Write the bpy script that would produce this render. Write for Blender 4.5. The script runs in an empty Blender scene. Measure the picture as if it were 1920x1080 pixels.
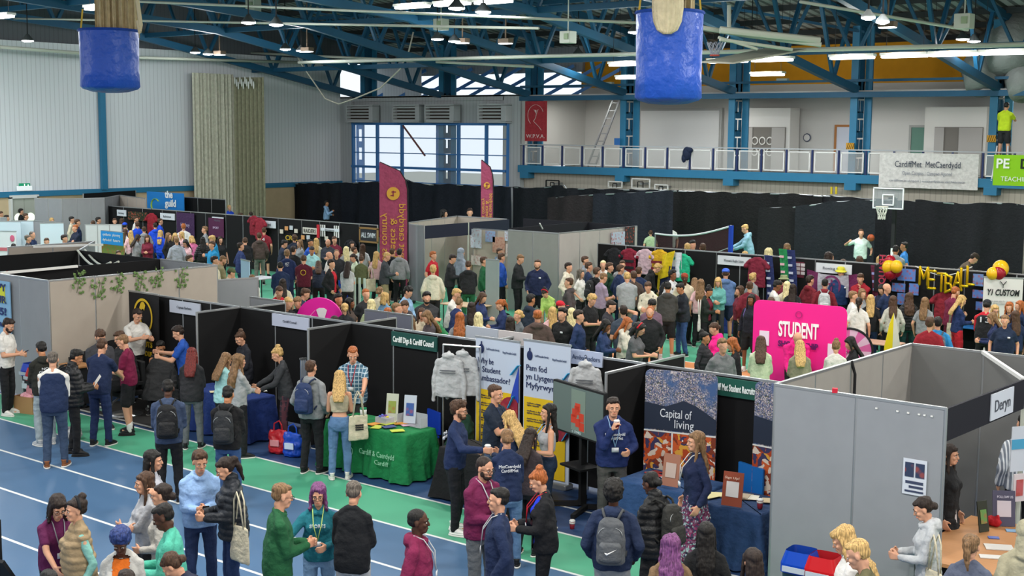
import bpy, math, random
from mathutils import Vector, Matrix, noise
C = bpy.context.scene.collection
R = math.radians
random.seed(7)
# ------------------------------------------------------------- camera, world, exposure
EYE = 5.35
FPX, PIT, ROL, YAW = 2478.37, .118953, .0077398, .685557
def _cam_axes():
    cp, sp = math.cos(PIT), math.sin(PIT)
    f = Vector((0, cp, -sp)); u = Vector((0, sp, cp)); x = Vector((1, 0, 0))
    x1 = math.cos(ROL)*x+math.sin(ROL)*u; u1 = -math.sin(ROL)*x+math.cos(ROL)*u
    m = Matrix.Rotation(YAW, 3, 'Z')
    return m@x1, m@u1, m@f
AX, AU, AW = _cam_axes()
def ray(px, py): return AX*((px-960)/FPX)-AU*((py-540)/FPX)+AW
def at(px, py, z=0):
    r = ray(px, py); t = (z-EYE)/r.z; return Vector((r.x*t, r.y*t, z))
def atd(px, py, axis, val):
    r = ray(px, py); t = val/r[axis]; return Vector((r.x*t, r.y*t, r.z*t+EYE))
cam = bpy.data.cameras.new('camera'); camo = bpy.data.objects.new('camera', cam); C.objects.link(camo)
cam.sensor_width = 36; cam.lens = FPX/1920*36; cam.clip_end = 400
m4 = Matrix((AX, AU, -AW)).transposed().to_4x4(); m4.translation = Vector((0, 0, EYE)); camo.matrix_world = m4
sc = bpy.context.scene; sc.camera = camo
sc.view_settings.view_transform = 'Standard'; sc.view_settings.look = 'None'; sc.view_settings.gamma = 1
sc.view_settings.exposure = .0
sc.view_settings.use_curve_mapping = False
sc.cycles.use_denoising = True; sc.cycles.max_bounces = 5; sc.cycles.diffuse_bounces = 3; sc.cycles.glossy_bounces = 2
sc.cycles.transmission_bounces = 4; sc.cycles.transparent_max_bounces = 8
sc.cycles.caustics_reflective = False; sc.cycles.caustics_refractive = False
w = bpy.data.worlds.new('world'); sc.world = w; w.use_nodes = True
nt = w.node_tree; bg = nt.nodes['Background']
tc = nt.nodes.new('ShaderNodeTexCoord'); sx = nt.nodes.new('ShaderNodeSeparateXYZ'); rp = nt.nodes.new('ShaderNodeValToRGB')
nt.links.new(tc.outputs['Generated'], sx.inputs[0]); mr = nt.nodes.new('ShaderNodeMapRange')
mr.inputs[1].default_value = -1; mr.inputs[2].default_value = 1
nt.links.new(sx.outputs['X'], mr.inputs[0]); nt.links.new(mr.outputs[0], rp.inputs[0]); nt.links.new(rp.outputs[0], bg.inputs[0])
rp.color_ramp.elements[0].color = (.75, .88, 1, 1); rp.color_ramp.elements[1].color = (1, .93, .82, 1)
bg.inputs[1].default_value = 1.25
LAMP = 170
def glow(name, loc, r, power, col, parent=None):
    L = bpy.data.lights.new(name, 'POINT'); L.shadow_soft_size = r; L.energy = power; L.color = col
    o = bpy.data.objects.new(name, L); C.objects.link(o); o.location = loc; o.parent = parent; return o
def area(name, loc, sxx, syy, power, col, parent=None, rot=(0, 0, 0)):
    L = bpy.data.lights.new(name, 'AREA'); L.shape = 'RECTANGLE'; L.size = sxx; L.size_y = syy; L.energy = power; L.color = col
    o = bpy.data.objects.new(name, L); C.objects.link(o); o.location = loc; o.rotation_euler = rot
    if parent: o.parent = parent
    return o
# ------------------------------------------------------------- materials
def lin(h):
    if isinstance(h, tuple): return h
    v = [int(h[i:i+2], 16)/255 for i in (1, 3, 5)]
    return tuple((c/12.92 if c <= .04045 else ((c+.055)/1.055)**2.4) for c in v)
_M = {}
def mat(col, rough=.6, kind='', metal=0, spec=.3, emit=0, alpha=1, trans=0):
    k = (col, rough, kind, metal, emit, alpha, trans)
    if k in _M: return _M[k]
    m = bpy.data.materials.new(kind or 'paint'); m.use_nodes = True; n = m.node_tree; b = n.nodes['Principled BSDF']
    c = lin(col); b.inputs['Base Color'].default_value = (*c, 1); b.inputs['Roughness'].default_value = rough
    b.inputs['Metallic'].default_value = metal; b.inputs['Specular IOR Level'].default_value = spec
    if emit: b.inputs['Emission Color'].default_value = (*c, 1); b.inputs['Emission Strength'].default_value = emit
    if alpha < 1: b.inputs['Alpha'].default_value = alpha
    if trans: b.inputs['Transmission Weight'].default_value = trans
    def N(t, **kw):
        q = n.nodes.new('ShaderNode'+t)
        for a, v in kw.items(): setattr(q, a, v)
        return q
    def obco(): return N('TexCoord').outputs['Object']
    def bump(src, s, d):
        bp = N('Bump'); bp.inputs['Strength'].default_value = s; bp.inputs['Distance'].default_value = d
        n.links.new(src, bp.inputs['Height']); n.links.new(bp.outputs[0], b.inputs['Normal'])
    def nz(sc_, det=3, co=None):
        q = N('TexNoise'); q.inputs['Scale'].default_value = sc_; q.inputs['Detail'].default_value = det
        n.links.new(co or obco(), q.inputs['Vector']); return q
    def mix(fac, a, bb):
        q = N('Mix', data_type='RGBA'); 
        if isinstance(fac, float): q.inputs[0].default_value = fac
        else: n.links.new(fac, q.inputs[0])
        for i, v in ((6, a), (7, bb)):
            if isinstance(v, tuple): q.inputs[i].default_value = (*v[:3], 1)
            else: n.links.new(v, q.inputs[i])
        return q.outputs[2]
    def ramp(src, stops, interp='LINEAR'):
        q = N('ValToRGB'); q.color_ramp.interpolation = interp
        while len(q.color_ramp.elements) < len(stops): q.color_ramp.elements.new(.5)
        for e, (p, cc) in zip(q.color_ramp.elements, stops): e.position = p; e.color = (*lin(cc), 1)
        n.links.new(src, q.inputs[0]); return q.outputs[0]
    def base(s): n.links.new(s, b.inputs['Base Color'])
    d8 = tuple(x*.88 for x in c); l8 = tuple(min(1, x*1.08+.001) for x in c)
    if kind == 'cloth':
        q = nz(7, 3); base(mix(ramp(q.outputs[0], [(.35, '#000000'), (.65, '#ffffff')]), d8, l8)); bump(nz(13, 5).outputs[0], .7, .035)
    elif kind == 'hair':
        co = obco(); mp = N('Mapping'); mp.inputs['Scale'].default_value = (60, 60, 6); n.links.new(co, mp.inputs[0])
        q = nz(1.5, 3, mp.outputs[0]); base(mix(ramp(q.outputs[0], [(.35, '#000000'), (.65, '#ffffff')]), tuple(x*.55 for x in c), tuple(min(1, x*1.5+.004) for x in c))); bump(q.outputs[0], .6, .01)
    elif kind == 'skin':
        q = nz(5, 2); base(mix(q.outputs[0], tuple(a*f for a, f in zip(c, (.95, .84, .8))), l8)); b.inputs['Subsurface Weight'].default_value = 0
    elif kind in ('plaid', 'check', 'floral', 'stripe'):
        co = obco(); s3 = N('SeparateXYZ'); n.links.new(co, s3.inputs[0])
        def wave(out, f, th):
            a = N('Math', operation='MULTIPLY'); a.inputs[1].default_value = f; n.links.new(out, a.inputs[0])
            f_ = N('Math', operation='FRACT'); n.links.new(a.outputs[0], f_.inputs[0])
            g = N('Math', operation='LESS_THAN'); g.inputs[1].default_value = th; n.links.new(f_.outputs[0], g.inputs[0]); return g.outputs[0]
        if kind == 'stripe': base(mix(wave(s3.outputs[0], 26, .4), c, lin('#d9dde2')))
        elif kind == 'floral':
            v = N('TexVoronoi'); v.inputs['Scale'].default_value = 48; n.links.new(co, v.inputs['Vector'])
            base(ramp(v.outputs['Color'], [(0, '#5a2340'), (.35, '#6e4a63'), (.5, '#2c2f4a'), (.62, '#8fa5a6'), (.75, '#7b2d55'), (.9, '#c8b9c4')], 'CONSTANT'))
        else:
            lc = lin('#aebfca') if kind == 'plaid' else lin('#5b3640'); f = 17 if kind == 'plaid' else 11
            m1 = mix(wave(s3.outputs[0], f, .2), c, lc); base(mix(wave(s3.outputs[2], f, .2), m1, lc))
    elif kind == 'ribbed':
        co = obco(); s3 = N('SeparateXYZ'); n.links.new(co, s3.inputs[0])
        ad = N('Math', operation='ADD'); n.links.new(s3.outputs[0], ad.inputs[0]); n.links.new(s3.outputs[1], ad.inputs[1])
        a = N('Math', operation='MULTIPLY'); a.inputs[1].default_value = 4.6; n.links.new(ad.outputs[0], a.inputs[0])
        f_ = N('Math', operation='FRACT'); n.links.new(a.outputs[0], f_.inputs[0])
        g = N('Math', operation='LESS_THAN'); g.inputs[1].default_value = .16; n.links.new(f_.outputs[0], g.inputs[0])
        base(mix(g.outputs[0], c, tuple(x*.8 for x in c))); bump(g.outputs[0], .5, .03)
    elif kind == 'deck':
        co = obco(); s3 = N('SeparateXYZ'); n.links.new(co, s3.inputs[0])
        a = N('Math', operation='MULTIPLY'); a.inputs[1].default_value = 2.2; n.links.new(s3.outputs[0], a.inputs[0])
        f_ = N('Math', operation='FRACT'); n.links.new(a.outputs[0], f_.inputs[0])
        g = N('Math', operation='LESS_THAN'); g.inputs[1].default_value = .42; n.links.new(f_.outputs[0], g.inputs[0])
        base(mix(g.outputs[0], c, tuple(x*.3 for x in c))); bump(g.outputs[0], .7, .05)
    elif kind == 'felt':
        base(mix(nz(3, 4).outputs[0], tuple(x*.9 for x in c), l8)); bump(nz(300, 2).outputs[0], .15, .004)
    elif kind == 'drape':
        q = nz(1.2, 3); base(mix(q.outputs[0], d8, l8)); bump(nz(2.5, 4).outputs[0], .6, .15)
    elif kind == 'track':
        q = nz(.35, 4); base(mix(ramp(q.outputs[0], [(.35, '#000000'), (.7, '#ffffff')]), tuple(x*.86 for x in c), l8)); bump(nz(150, 2).outputs[0], .2, .004)
    elif kind == 'wood':
        co = obco(); mp = N('Mapping'); mp.inputs['Scale'].default_value = (2, 14, 2); n.links.new(co, mp.inputs[0])
        base(mix(nz(2, 4, mp.outputs[0]).outputs[0], d8, l8))
    elif kind == 'aerial':
        v = N('TexVoronoi'); v.inputs['Scale'].default_value = 75; n.links.new(obco(), v.inputs['Vector'])
        col2 = ramp(v.outputs['Color'], [(0, '#3d4a6e'), (.25, '#6d7188'), (.42, '#b7adae'), (.55, '#4b5148'), (.68, '#8d7f86'), (.85, '#c9c3c6')], 'CONSTANT')
        q = nz(3, 4); base(mix(ramp(q.outputs[0], [(.5, '#000000'), (.62, '#ffffff')]), col2, lin('#3f5a86')))
    elif kind == 'collage':
        v = N('TexVoronoi'); v.inputs['Scale'].default_value = 20; n.links.new(mix(.25, obco(), nz(4).outputs[1]), v.inputs['Vector'])
        base(ramp(v.outputs['Color'], [(0, '#a8401e'), (.3, '#c4582b'), (.45, '#7a3420'), (.58, '#d3c3b4'), (.68, '#3a3558'), (.78, '#d39a3c'), (.9, '#e4dcd6')], 'CONSTANT'))
    elif kind == 'photo':
        v = N('TexVoronoi'); v.inputs['Scale'].default_value = 12; n.links.new(obco(), v.inputs['Vector'])
        base(mix(ramp(v.outputs['Distance'], [(.25, '#ffffff'), (.5, '#000000')]), c, mix(v.outputs['Color'], c, lin('#a54a3a'))))
    elif kind == 'screen':
        s3 = N('SeparateXYZ'); n.links.new(obco(), s3.inputs[0])
        cc = ramp(s3.outputs[2], [(0, '#25302f'), (.35, '#43524f'), (.8, '#5d6b68')]); base(cc)
        n.links.new(cc, b.inputs['Emission Color']); b.inputs['Emission Strength'].default_value = .12
    elif kind == 'glow':
        n.links.new(b.inputs['Base Color'].links[0].from_socket, b.inputs['Emission Color']) if b.inputs['Base Color'].links else None
    _M[k] = m; return m
# ------------------------------------------------------------- mesh builder
class MB:
    def __init__(s): s.v = []; s.f = []; s.m = []; s.k = 0
    def add(s, vs, fs):
        b = len(s.v); s.v += [tuple(v) for v in vs]; s.f += [tuple(b+i for i in f) for f in fs]; s.m += [s.k]*len(fs); return s
    def box(s, c, d, rz=0, rx=0):
        c = Vector(c); h = [x/2 for x in d]; m = Matrix.Rotation(rz, 3, 'Z')@Matrix.Rotation(rx, 3, 'X')
        vs = [c+m@Vector((x*h[0], y*h[1], z*h[2])) for z in (-1, 1) for x, y in ((-1, -1), (1, -1), (1, 1), (-1, 1))]
        return s.add(vs, [(0, 3, 2, 1), (4, 5, 6, 7), (0, 1, 5, 4), (1, 2, 6, 5), (2, 3, 7, 6), (3, 0, 4, 7)])
    def rbox(s, c, d, r=.02, rz=0, seg=4):
        # box with rounded vertical edges (outline rounded in XY)
        pts = []
        for qx, qy, a0 in ((1, 1, 0), (-1, 1, 90), (-1, -1, 180), (1, -1, 270)):
            for i in range(seg+1):
                a = R(a0+90*i/seg); pts.append((qx*(d[0]/2-r)+r*math.cos(a), qy*(d[1]/2-r)+r*math.sin(a)))
        m = Matrix.Rotation(rz, 3, 'Z'); n = len(pts); e = min(r*.5, d[2]*.2)
        lv = [(-d[2]/2, .96), (-d[2]/2+e, 1), (d[2]/2-e, 1), (d[2]/2, .96)]
        vs = [Vector(c)+m@Vector((x*k, y*k, z)) for z, k in lv for x, y in pts]
        fs = [tuple(range(n-1, -1, -1)), tuple(3*n+i for i in range(n))]
        for l in range(3):
            fs += [(l*n+i, l*n+(i+1) % n, (l+1)*n+(i+1) % n, (l+1)*n+i) for i in range(n)]
        return s.add(vs, fs)
    def beam(s, p, q, w, h=None):
        p, q = Vector(p), Vector(q); h = h or w; d = (q-p).normalized(); up = Vector((0, 0, 1)) if abs(d.z) < .95 else Vector((1, 0, 0))
        x = d.cross(up).normalized()*(w/2); y = x.cross(d).normalized()*(h/2)
        vs = [a+b for a in (p, q) for b in (-x-y, x-y, x+y, -x+y)]
        return s.add(vs, [(0, 1, 2, 3), (7, 6, 5, 4), (0, 4, 5, 1), (1, 5, 6, 2), (2, 6, 7, 3), (3, 7, 4, 0)])
    def tube(s, pts, r, n=8, cap=True):
        pts = [Vector(p) for p in pts]; rs = r if isinstance(r, (list, tuple)) else [r]*len(pts); vs = []; ref = None
        for i, p in enumerate(pts):
            d = (pts[min(i+1, len(pts)-1)]-pts[max(i-1, 0)]).normalized()
            if ref is None: ref = d.orthogonal().normalized()
            x = (ref-d*ref.dot(d)).normalized(); ref = x; y = d.cross(x)
            vs += [p+(x*math.cos(2*math.pi*j/n)+y*math.sin(2*math.pi*j/n))*rs[i] for j in range(n)]
        fs = [(i*n+j, i*n+(j+1) % n, (i+1)*n+(j+1) % n, (i+1)*n+j) for i in range(len(pts)-1) for j in range(n)]
        if cap: fs += [tuple(range(n-1, -1, -1)), tuple((len(pts)-1)*n+j for j in range(n))]
        return s.add(vs, fs)
    def rings(s, rs, T=None):
        n = len(rs[0]); vs = [T(p) if T else p for r in rs for p in r]
        fs = [(i*n+j, i*n+(j+1) % n, (i+1)*n+(j+1) % n, (i+1)*n+j) for i in range(len(rs)-1) for j in range(n)]
        fs += [tuple(range(n-1, -1, -1)), tuple((len(rs)-1)*n+j for j in range(n))]
        return s.add(vs, fs)
    def lathe(s, prof, c=(0, 0, 0), n=16):
        return s.rings([[(c[0]+r*math.cos(2*math.pi*j/n), c[1]+r*math.sin(2*math.pi*j/n), c[2]+z) for j in range(n)] for r, z in prof])
    def ell(s, c, r, T=None, n=12, m=8, rot=None):
        vs = []; 
        for i in range(m+1):
            a = math.pi*i/m; rr = max(math.sin(a), .02)
            for j in range(n):
                b = 2*math.pi*j/n; p = Vector((r[0]*rr*math.cos(b), r[1]*rr*math.sin(b), -r[2]*math.cos(a)))
                if rot: p = rot@p
                p = Vector(c)+p; vs.append(T(p) if T else p)
        fs = [(i*n+j, i*n+(j+1) % n, (i+1)*n+(j+1) % n, (i+1)*n+j) for i in range(m) for j in range(n)]
        fs += [tuple(range(n-1, -1, -1)), tuple(m*n+j for j in range(n))]
        return s.add(vs, fs)
    def cap(s, p, q, r0, r1, T=None, n=10):
        p, q = Vector(p), Vector(q)
        if T: p, q = T(p), T(q)
        d = q-p; L = d.length
        if L < 1e-5: return s.ell(p, (r0, r0, r0), None, n)
        d /= L; x = d.orthogonal().normalized(); y = d.cross(x); vs = []; prof = []
        for k in range(1, 4): a = R(90-30*k); prof.append((-r0*math.sin(a), r0*math.cos(a)))
        prof = [(-r0*.98, r0*.18)]+[(-r0*math.sin(R(60)), r0*.5), (-r0*.5, r0*.866), (0, r0), (L, r1), (L+r1*.5, r1*.866), (L+r1*.866, r1*.5), (L+r1*.98, r1*.18)]
        for t, rr in prof: vs += [p+d*t+(x*math.cos(2*math.pi*j/n)+y*math.sin(2*math.pi*j/n))*rr for j in range(n)]
        m = len(prof)-1
        fs = [(i*n+j, i*n+(j+1) % n, (i+1)*n+(j+1) % n, (i+1)*n+j) for i in range(m) for j in range(n)]
        fs += [tuple(range(n-1, -1, -1)), tuple(m*n+j for j in range(n))]
        return s.add(vs, fs)
    def grid(s, fn, nu, nv):
        vs = [fn(i/nu, j/nv) for i in range(nu+1) for j in range(nv+1)]; w_ = nv+1
        return s.add(vs, [(i*w_+j, (i+1)*w_+j, (i+1)*w_+j+1, i*w_+j+1) for i in range(nu) for j in range(nv)])
    def slab(s, pts, nrm, t):
        # polygon outline extruded by t along nrm
        nrm = Vector(nrm)*t; pts = [Vector(p) for p in pts]; n = len(pts)
        return s.add(pts+[p+nrm for p in pts], [tuple(range(n-1, -1, -1)), tuple(range(n, 2*n))]+[(i, (i+1) % n, n+(i+1) % n, n+i) for i in range(n)])
    def mesh(s, name='mesh', smooth=False):
        me = bpy.data.meshes.new(name); me.from_pydata(s.v, [], s.f)
        if any(s.m): me.polygons.foreach_set('material_index', s.m)
        if smooth: me.polygons.foreach_set('use_smooth', [True]*len(me.polygons))
        me.update(); return me
def obj(name, mb, mats=None, parent=None, loc=None, rz=0, smooth=False, label=None, cat=None, group=None, kind=None):
    me = mb.mesh(name, smooth) if isinstance(mb, MB) else mb
    o = bpy.data.objects.new(name, me); C.objects.link(o)
    if mats is not None:
        mats = mats if isinstance(mats, (list, tuple)) else [mats]
        if me.materials: 
            for i, m in enumerate(mats):
                if i < len(me.materials): o.material_slots[i].link = 'OBJECT'; o.material_slots[i].material = m
        else:
            for m in mats: me.materials.append(m)
    if parent: o.parent = parent
    if loc is not None: o.location = loc
    if rz: o.rotation_euler.z = rz
    tag(o, label, cat, group, kind); return o
def tag(o, label=None, cat=None, group=None, kind=None):
    if label: o['label'] = label
    if cat: o['category'] = cat
    if group: o['group'] = group
    if kind: o['kind'] = kind
    return o
def thing(name, label, cat, loc=(0, 0, 0), rz=0, group=None, kind=None):
    o = bpy.data.objects.new(name, None); C.objects.link(o); o.location = loc; o.rotation_euler.z = rz
    o.empty_display_size = .1
    return tag(o, label, cat, group, kind)
_T = {}
def text(s, size, parent, loc, rot=(R(90), 0, 0), m=None, name='lettering', ext=.002, sx=1.0, align='CENTER', shear=0, bold=0, width=None, mirror=False):
    k = (s, size, ext, sx, align, shear, bold, width)
    if k not in _T:
        cu = bpy.data.curves.new(name, 'FONT'); cu.body = s; cu.size = size; cu.extrude = ext; cu.align_x = align; cu.shear = shear; cu.offset = bold; cu.resolution_u = 3
        cu.space_line = .95
        o = bpy.data.objects.new('t', cu); C.objects.link(o); dg = bpy.context.evaluated_depsgraph_get()
        me = bpy.data.meshes.new_from_object(o.evaluated_get(dg)); bpy.data.objects.remove(o)
        f = sx
        if width:
            xs = [v.co.x for v in me.vertices]; f = width/max(.01, max(xs)-min(xs))
        for v in me.vertices: v.co.x *= f
        me.materials.clear(); me.materials.append(None); _T[k] = me
    o = bpy.data.objects.new(name, _T[k]); C.objects.link(o); o.parent = parent; o.location = loc; o.rotation_euler = rot
    if mirror: o.scale.x = -1
    o.material_slots[0].link = 'OBJECT'; o.material_slots[0].material = m
    return o
BLACKP = lambda: mat('#101012', .9, 'felt')
# ------------------------------------------------------------- the hall
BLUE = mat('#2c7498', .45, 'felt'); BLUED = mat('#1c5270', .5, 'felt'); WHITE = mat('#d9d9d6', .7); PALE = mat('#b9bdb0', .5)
GREYM = mat('#9a9ea0', .4, metal=.6); DARK = mat('#18191b', .7); CHROME = mat('#c8cacc', .3, metal=.9)
def floor():
    m = MB(); mats = [mat('#436487', .5, 'track'), mat('#4a9d7c', .5, 'track'), mat('#d2d5d3', .5), mat('#29436c', .5, 'track'), mat('#c98352', .5, 'track')]
    ys = []; cur = -6
    def strip(y, k): nonlocal cur; ys.append((cur, y, k)); cur = y
    for L in (5.1, 6.33, 7.57, 8.8, 10.04, 11.27, 12.52): strip(L-.025, 0); strip(L+.025, 2)
    strip(13.715, 1); strip(13.765, 2); strip(14.73, 3); strip(14.78, 2); strip(18.2, 3); strip(24.9, 1); strip(24.95, 2); strip(25.5, 4); strip(25.55, 2)
    strip(26.2, 4); strip(26.25, 2); strip(31.7, 1); strip(53, 1)
    for a, b, k in ys:
        m.k = k; x = -60
        while x < 12: m.add([(x, a, 0), (x+6, a, 0), (x+6, b, 0), (x, b, 0)], [(0, 1, 2, 3)]); x += 6
    obj('floor', m, mats, kind='structure')
    obj('exterior_ground', MB().box((-40, 90, -.25), (160, 75, .2)), mat('#9aa09a', .9), kind='structure')
floor()
# left wall
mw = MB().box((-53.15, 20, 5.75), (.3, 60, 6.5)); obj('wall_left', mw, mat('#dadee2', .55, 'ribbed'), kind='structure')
obj('wall_left_lower', MB().box((-53.12, 20, 1.2), (.3, 60, 2.4)), mat('#c2ad8c', .7, 'felt'), kind='structure')
obj('trim_1', MB().box((-52.95, 20, 2.42), (.14, 60, .24)), BLUE, kind='structure')
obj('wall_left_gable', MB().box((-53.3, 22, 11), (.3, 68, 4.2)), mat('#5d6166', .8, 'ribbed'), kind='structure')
pl = atd(193, 300, 0, -52.9); obj('trim_2', MB().box((-52.85, pl.y, 5.6), (.18, .28, 6.2)), BLUE, kind='structure')
# window wall
CX = [-51.44, -45.74, -40.09, -34.5, -28.85, -23.25, -17.62, -12.0, -6.4]
wallm = mat('#aeb2b4', .6, 'ribbed')
m = MB().box((-52.6, 50.15, 3.5), (.9, .3, 7.05)).box((-41.0, 50.15, 3.5), (1.1, .3, 7.05)).box((-46.8, 50.15, 6.92), (10.6, .3, .26)).box((-46.8, 50.15, .9), (10.6, .3, 1.8)).box((-46.8, 50.2, 6.2), (10.6, .1, 1.2))
obj('wall_back', m, wallm, kind='structure')
w1 = thing('window_1', None, None, (-46.7, 50, 0), kind='structure')
fr = MB(); fx = lambda px: atd(px, 300, 1, 50).x+46.7
for px in (663, 708, 754, 860, 912, 953): fr.beam((fx(px), 0, 1.8), (fx(px), 0, 5.65), .16, .12)
for z, t in ((5.62, .14), (3.35, .22), (1.85, .14)): fr.beam((-5.4, 0, z), (5.4, 0, z), t, .12)
for z in (4.9, 4.1, 2.6): fr.beam((-5.4, 0, z), (5.4, 0, z), .05, .05)
obj('window_frame', fr, mat('#3f79b8', .5), w1)
obj('glass', MB().box((0, .08, 3.7), (10.8, .01, 3.8)), mat('#dfe9f5', .05, alpha=.12), w1)
obj('brace', MB().beam((fx(754), .0, 5.6), (fx(797), .0, 4.0), .07), mat('#7d4a4a', .6), w1)
for px in (676, 826):
    c = atd(px, 300, 1, 51.2); m = MB()
    for dx in (-.22, .22): m.box((dx, 0, 2.9), (.1, .12, 5.8))
    for z in (.5, 1.5, 2.5, 3.5, 4.5, 5.5): m.box((0, 0, z), (.4, .08, .34))
    obj('exterior_column', m, mat('#5d8fd0', .5), None, (c.x, 51.2, 0), kind='structure')
for px0, px1 in ((655, 706), (742, 793), (803, 858), (902, 955)):
    a, b = atd(px0, 215, 1, 49.8), atd(px1, 215, 1, 49.8); cx = (a.x+b.x)/2; wd = b.x-a.x
    t = thing('ventilation_louvre', 'white slatted ventilation louvre box above the big window, %s' % {655: 'nearest the ribbed side wall', 742: 'just before the middle blue post', 803: 'just after the middle blue post', 902: 'nearest the red banner'}[px0], 'vent', (cx, 49.75, 6.15), group='louvres above the window')
    obj('housing', MB().box((0, 0, .42), (wd, .5, .08)).box((0, 0, -.42), (wd, .5, .08)).box((-wd/2+.05, 0, 0), (.1, .5, .8)).box((wd/2-.14, 0, 0), (.28, .5, .8)), mat('#b4b7b9', .6), t)
    obj('backing', MB().box((-.1, .1, 0), (wd-.3, .1, .8)), mat('#4b4038', .8), t)
    m = MB()
    for k in range(5): m.box((-.1, -.2, -.33+k*.16), (wd-.35, .08, .06), rx=.5)
    obj('slat', m, mat('#c3c6c8', .6), t)
# clerestory + upper walls
obj('wall_clerestory', MB().box((-47, 54.5, 9.6), (14, .2, 2.6)), mat('#8d9296', .8, 'ribbed'), kind='structure')
obj('wall_clerestory_end', MB().box((-51.6, 52.9, 7.9), (3.6, .2, 2.2)), wallm, kind='structure')
m = MB()
for k in range(9): m.beam((-53+k*1.7, 52.6, 7.0), (-50.6+k*1.7, 54.2, 8.6), .16)
m.beam((-53, 53, 7.5), (-39, 53, 7.5), .1); obj('trim_3', m, mat('#3f79b8', .5), kind='structure')
obj('trim_4', MB().box((-46.8, 50.6, 7.02), (13, 1.2, .08)), wallm, kind='structure')
# balcony side
XL = -40.5
bw = MB().box((-15.5, 55.1, 5.2), (52, .2, 3.6)); obj('wall_balcony', bw, mat('#cdcdc9', .8), kind='structure')
bw = MB().box((-40.35, 52.6, 5.3), (.25, 5, 3.4)); obj('wall_balcony_end', bw, mat('#c4c4c0', .8), kind='structure')
obj('wall_upper_white', MB().box((-15.5, 55.05, 7.25), (50, .15, .5)), mat('#d0cec6', .8), kind='structure')
obj('wall_upper_orange', MB().box((-15.5, 55.05, 8.45), (50, .15, 1.9)), mat('#e09c12', .7, 'felt'), kind='structure')
obj('wall_right_lower', MB().box((-15.5, 50.5, 1.7), (51, .3, 3.3)), mat('#b3aca0', .8, 'ribbed'), kind='structure')
obj('floor_balcony', MB().box((-15.5, 52.6, 3.45), (50, 5.2, .22)), mat('#8a8b8a', .8), kind='structure')
obj('trim_5', MB().box((-15.4, 49.95, 3.5), (50.2, .14, .34)), BLUE, kind='structure')
obj('trim_6', MB().box((-15.5, 50.05, 6.86), (50, .2, .22)).box((-15.5, 50.05, 7.42), (50, .1, .1)), BLUED, kind='structure')
obj('ceiling_balcony', MB().box((-15.5, 52.6, 7.0), (50, 5, .06)), mat('#a9a9a4', .9), kind='structure')
for i, x in enumerate(CX):
    c = thing('steel_column', 'blue steel column at the back wall of the hall', 'column', (x, 50.35, 0), kind='structure', group='blue steel columns')
    z0 = 7.05 if x < -41 else 3.6
    if i == 1: z0 = 1.8
    H_ = 9.6-z0
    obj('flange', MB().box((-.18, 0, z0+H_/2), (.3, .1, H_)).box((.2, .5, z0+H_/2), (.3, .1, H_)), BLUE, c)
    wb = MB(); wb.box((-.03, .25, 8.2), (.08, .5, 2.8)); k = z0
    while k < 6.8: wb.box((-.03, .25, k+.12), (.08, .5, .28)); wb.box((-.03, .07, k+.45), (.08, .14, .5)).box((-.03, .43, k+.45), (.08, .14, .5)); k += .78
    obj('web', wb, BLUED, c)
    if x > -41: obj('bracket', MB().box((0, -.2, 3.2), (.5, .6, .3)), BLUE, c)
# railing
rail = thing('balcony_railing', 'long balcony railing with dark blue posts and white framed mesh panels', 'railing', (0, 49.95, 3.66), kind='structure')
obj('handrail', MB().beam((XL, 0, 1.0), (9, 0, 1.0), .05), mat('#a9adb0', .4), rail)
x = -40.2; k = 0
while x < -8:
    obj('railing_post', MB().box((x, 0, .48), (.07, .07, .98)), mat('#24335f', .5), rail)
    f = MB()
    for a, b in (((x+.1, 0, .1), (x+1.07, 0, .1)), ((x+.1, 0, .88), (x+1.07, 0, .88)), ((x+.12, 0, .1), (x+.12, 0, .88)), ((x+1.05, 0, .1), (x+1.05, 0, .88))): f.beam(a, b, .045)
    obj('panel_frame', f, mat('#e3e4e0', .5), rail)
    obj('panel_mesh', MB().box((x+.585, 0, .49), (.9, .012, .76)), mat('#c9c9c4', .6, alpha=.22), rail)
    x += 1.17
# things on the balcony wall
def quadY(px0, py0, px1, py1, Y):
    a, b = atd(px0, py0, 1, Y), atd(px1, py1, 1, Y); return (a.x+b.x)/2, (a.z+b.z)/2, abs(b.x-a.x), abs(a.z-b.z)
def wallbox(name, px0, py0, px1, py1, Y, m, t=.1, label=None, cat=None, kind=None, parent=None):
    x, z, wd, h = quadY(px0, py0, px1, py1, Y); return obj(name, MB().box((0, 0, 0), (wd, t, h)), m, parent, (x, Y, z), label=label, cat=cat, kind=kind)
def wdoor(n, px0, py0, px1, m, fm):
    x, z, wd, h = quadY(px0, py0, px1, 318, 54.95); h = z+h/2-3.56; z = 3.56+h/2
    d = thing('door_%d' % n, None, None, (x, 54.95, z), kind='structure')
    obj('door_leaf', MB().box((0, 0, 0), (wd, .08, h)), m, d); obj('door_frame', MB().box((-wd/2-.05, 0, 0), (.1, .14, h)).box((wd/2+.05, 0, 0), (.1, .14, h)).box((0, 0, h/2+.05), (wd+.2, .14, .1)), fm, d)
    obj('door_handle', MB().box((wd*.35, -.08, 0), (.12, .05, .03)), CHROME, d)
wdoor(1, 1058, 236, 1074, mat('#efe0c4', .6), mat('#b98d5c', .6)); wdoor(2, 1570, 238, 1600, mat('#c9cfdc', .6), mat('#a8713f', .6)); wdoor(3, 1710, 239, 1740, mat('#5f8678', .6), mat('#9fa19d', .6))
wallbox('projector_screen', 1203, 208, 1347, 330, 54.7, mat('#dcdedd', .7), .15, 'wide white roller screen on the balcony wall between two blue columns', 'screen')
wallbox('trim_7', 1190, 203, 1352, 330, 54.85, mat('#b7b9b7', .8), .2, kind='structure')
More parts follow.
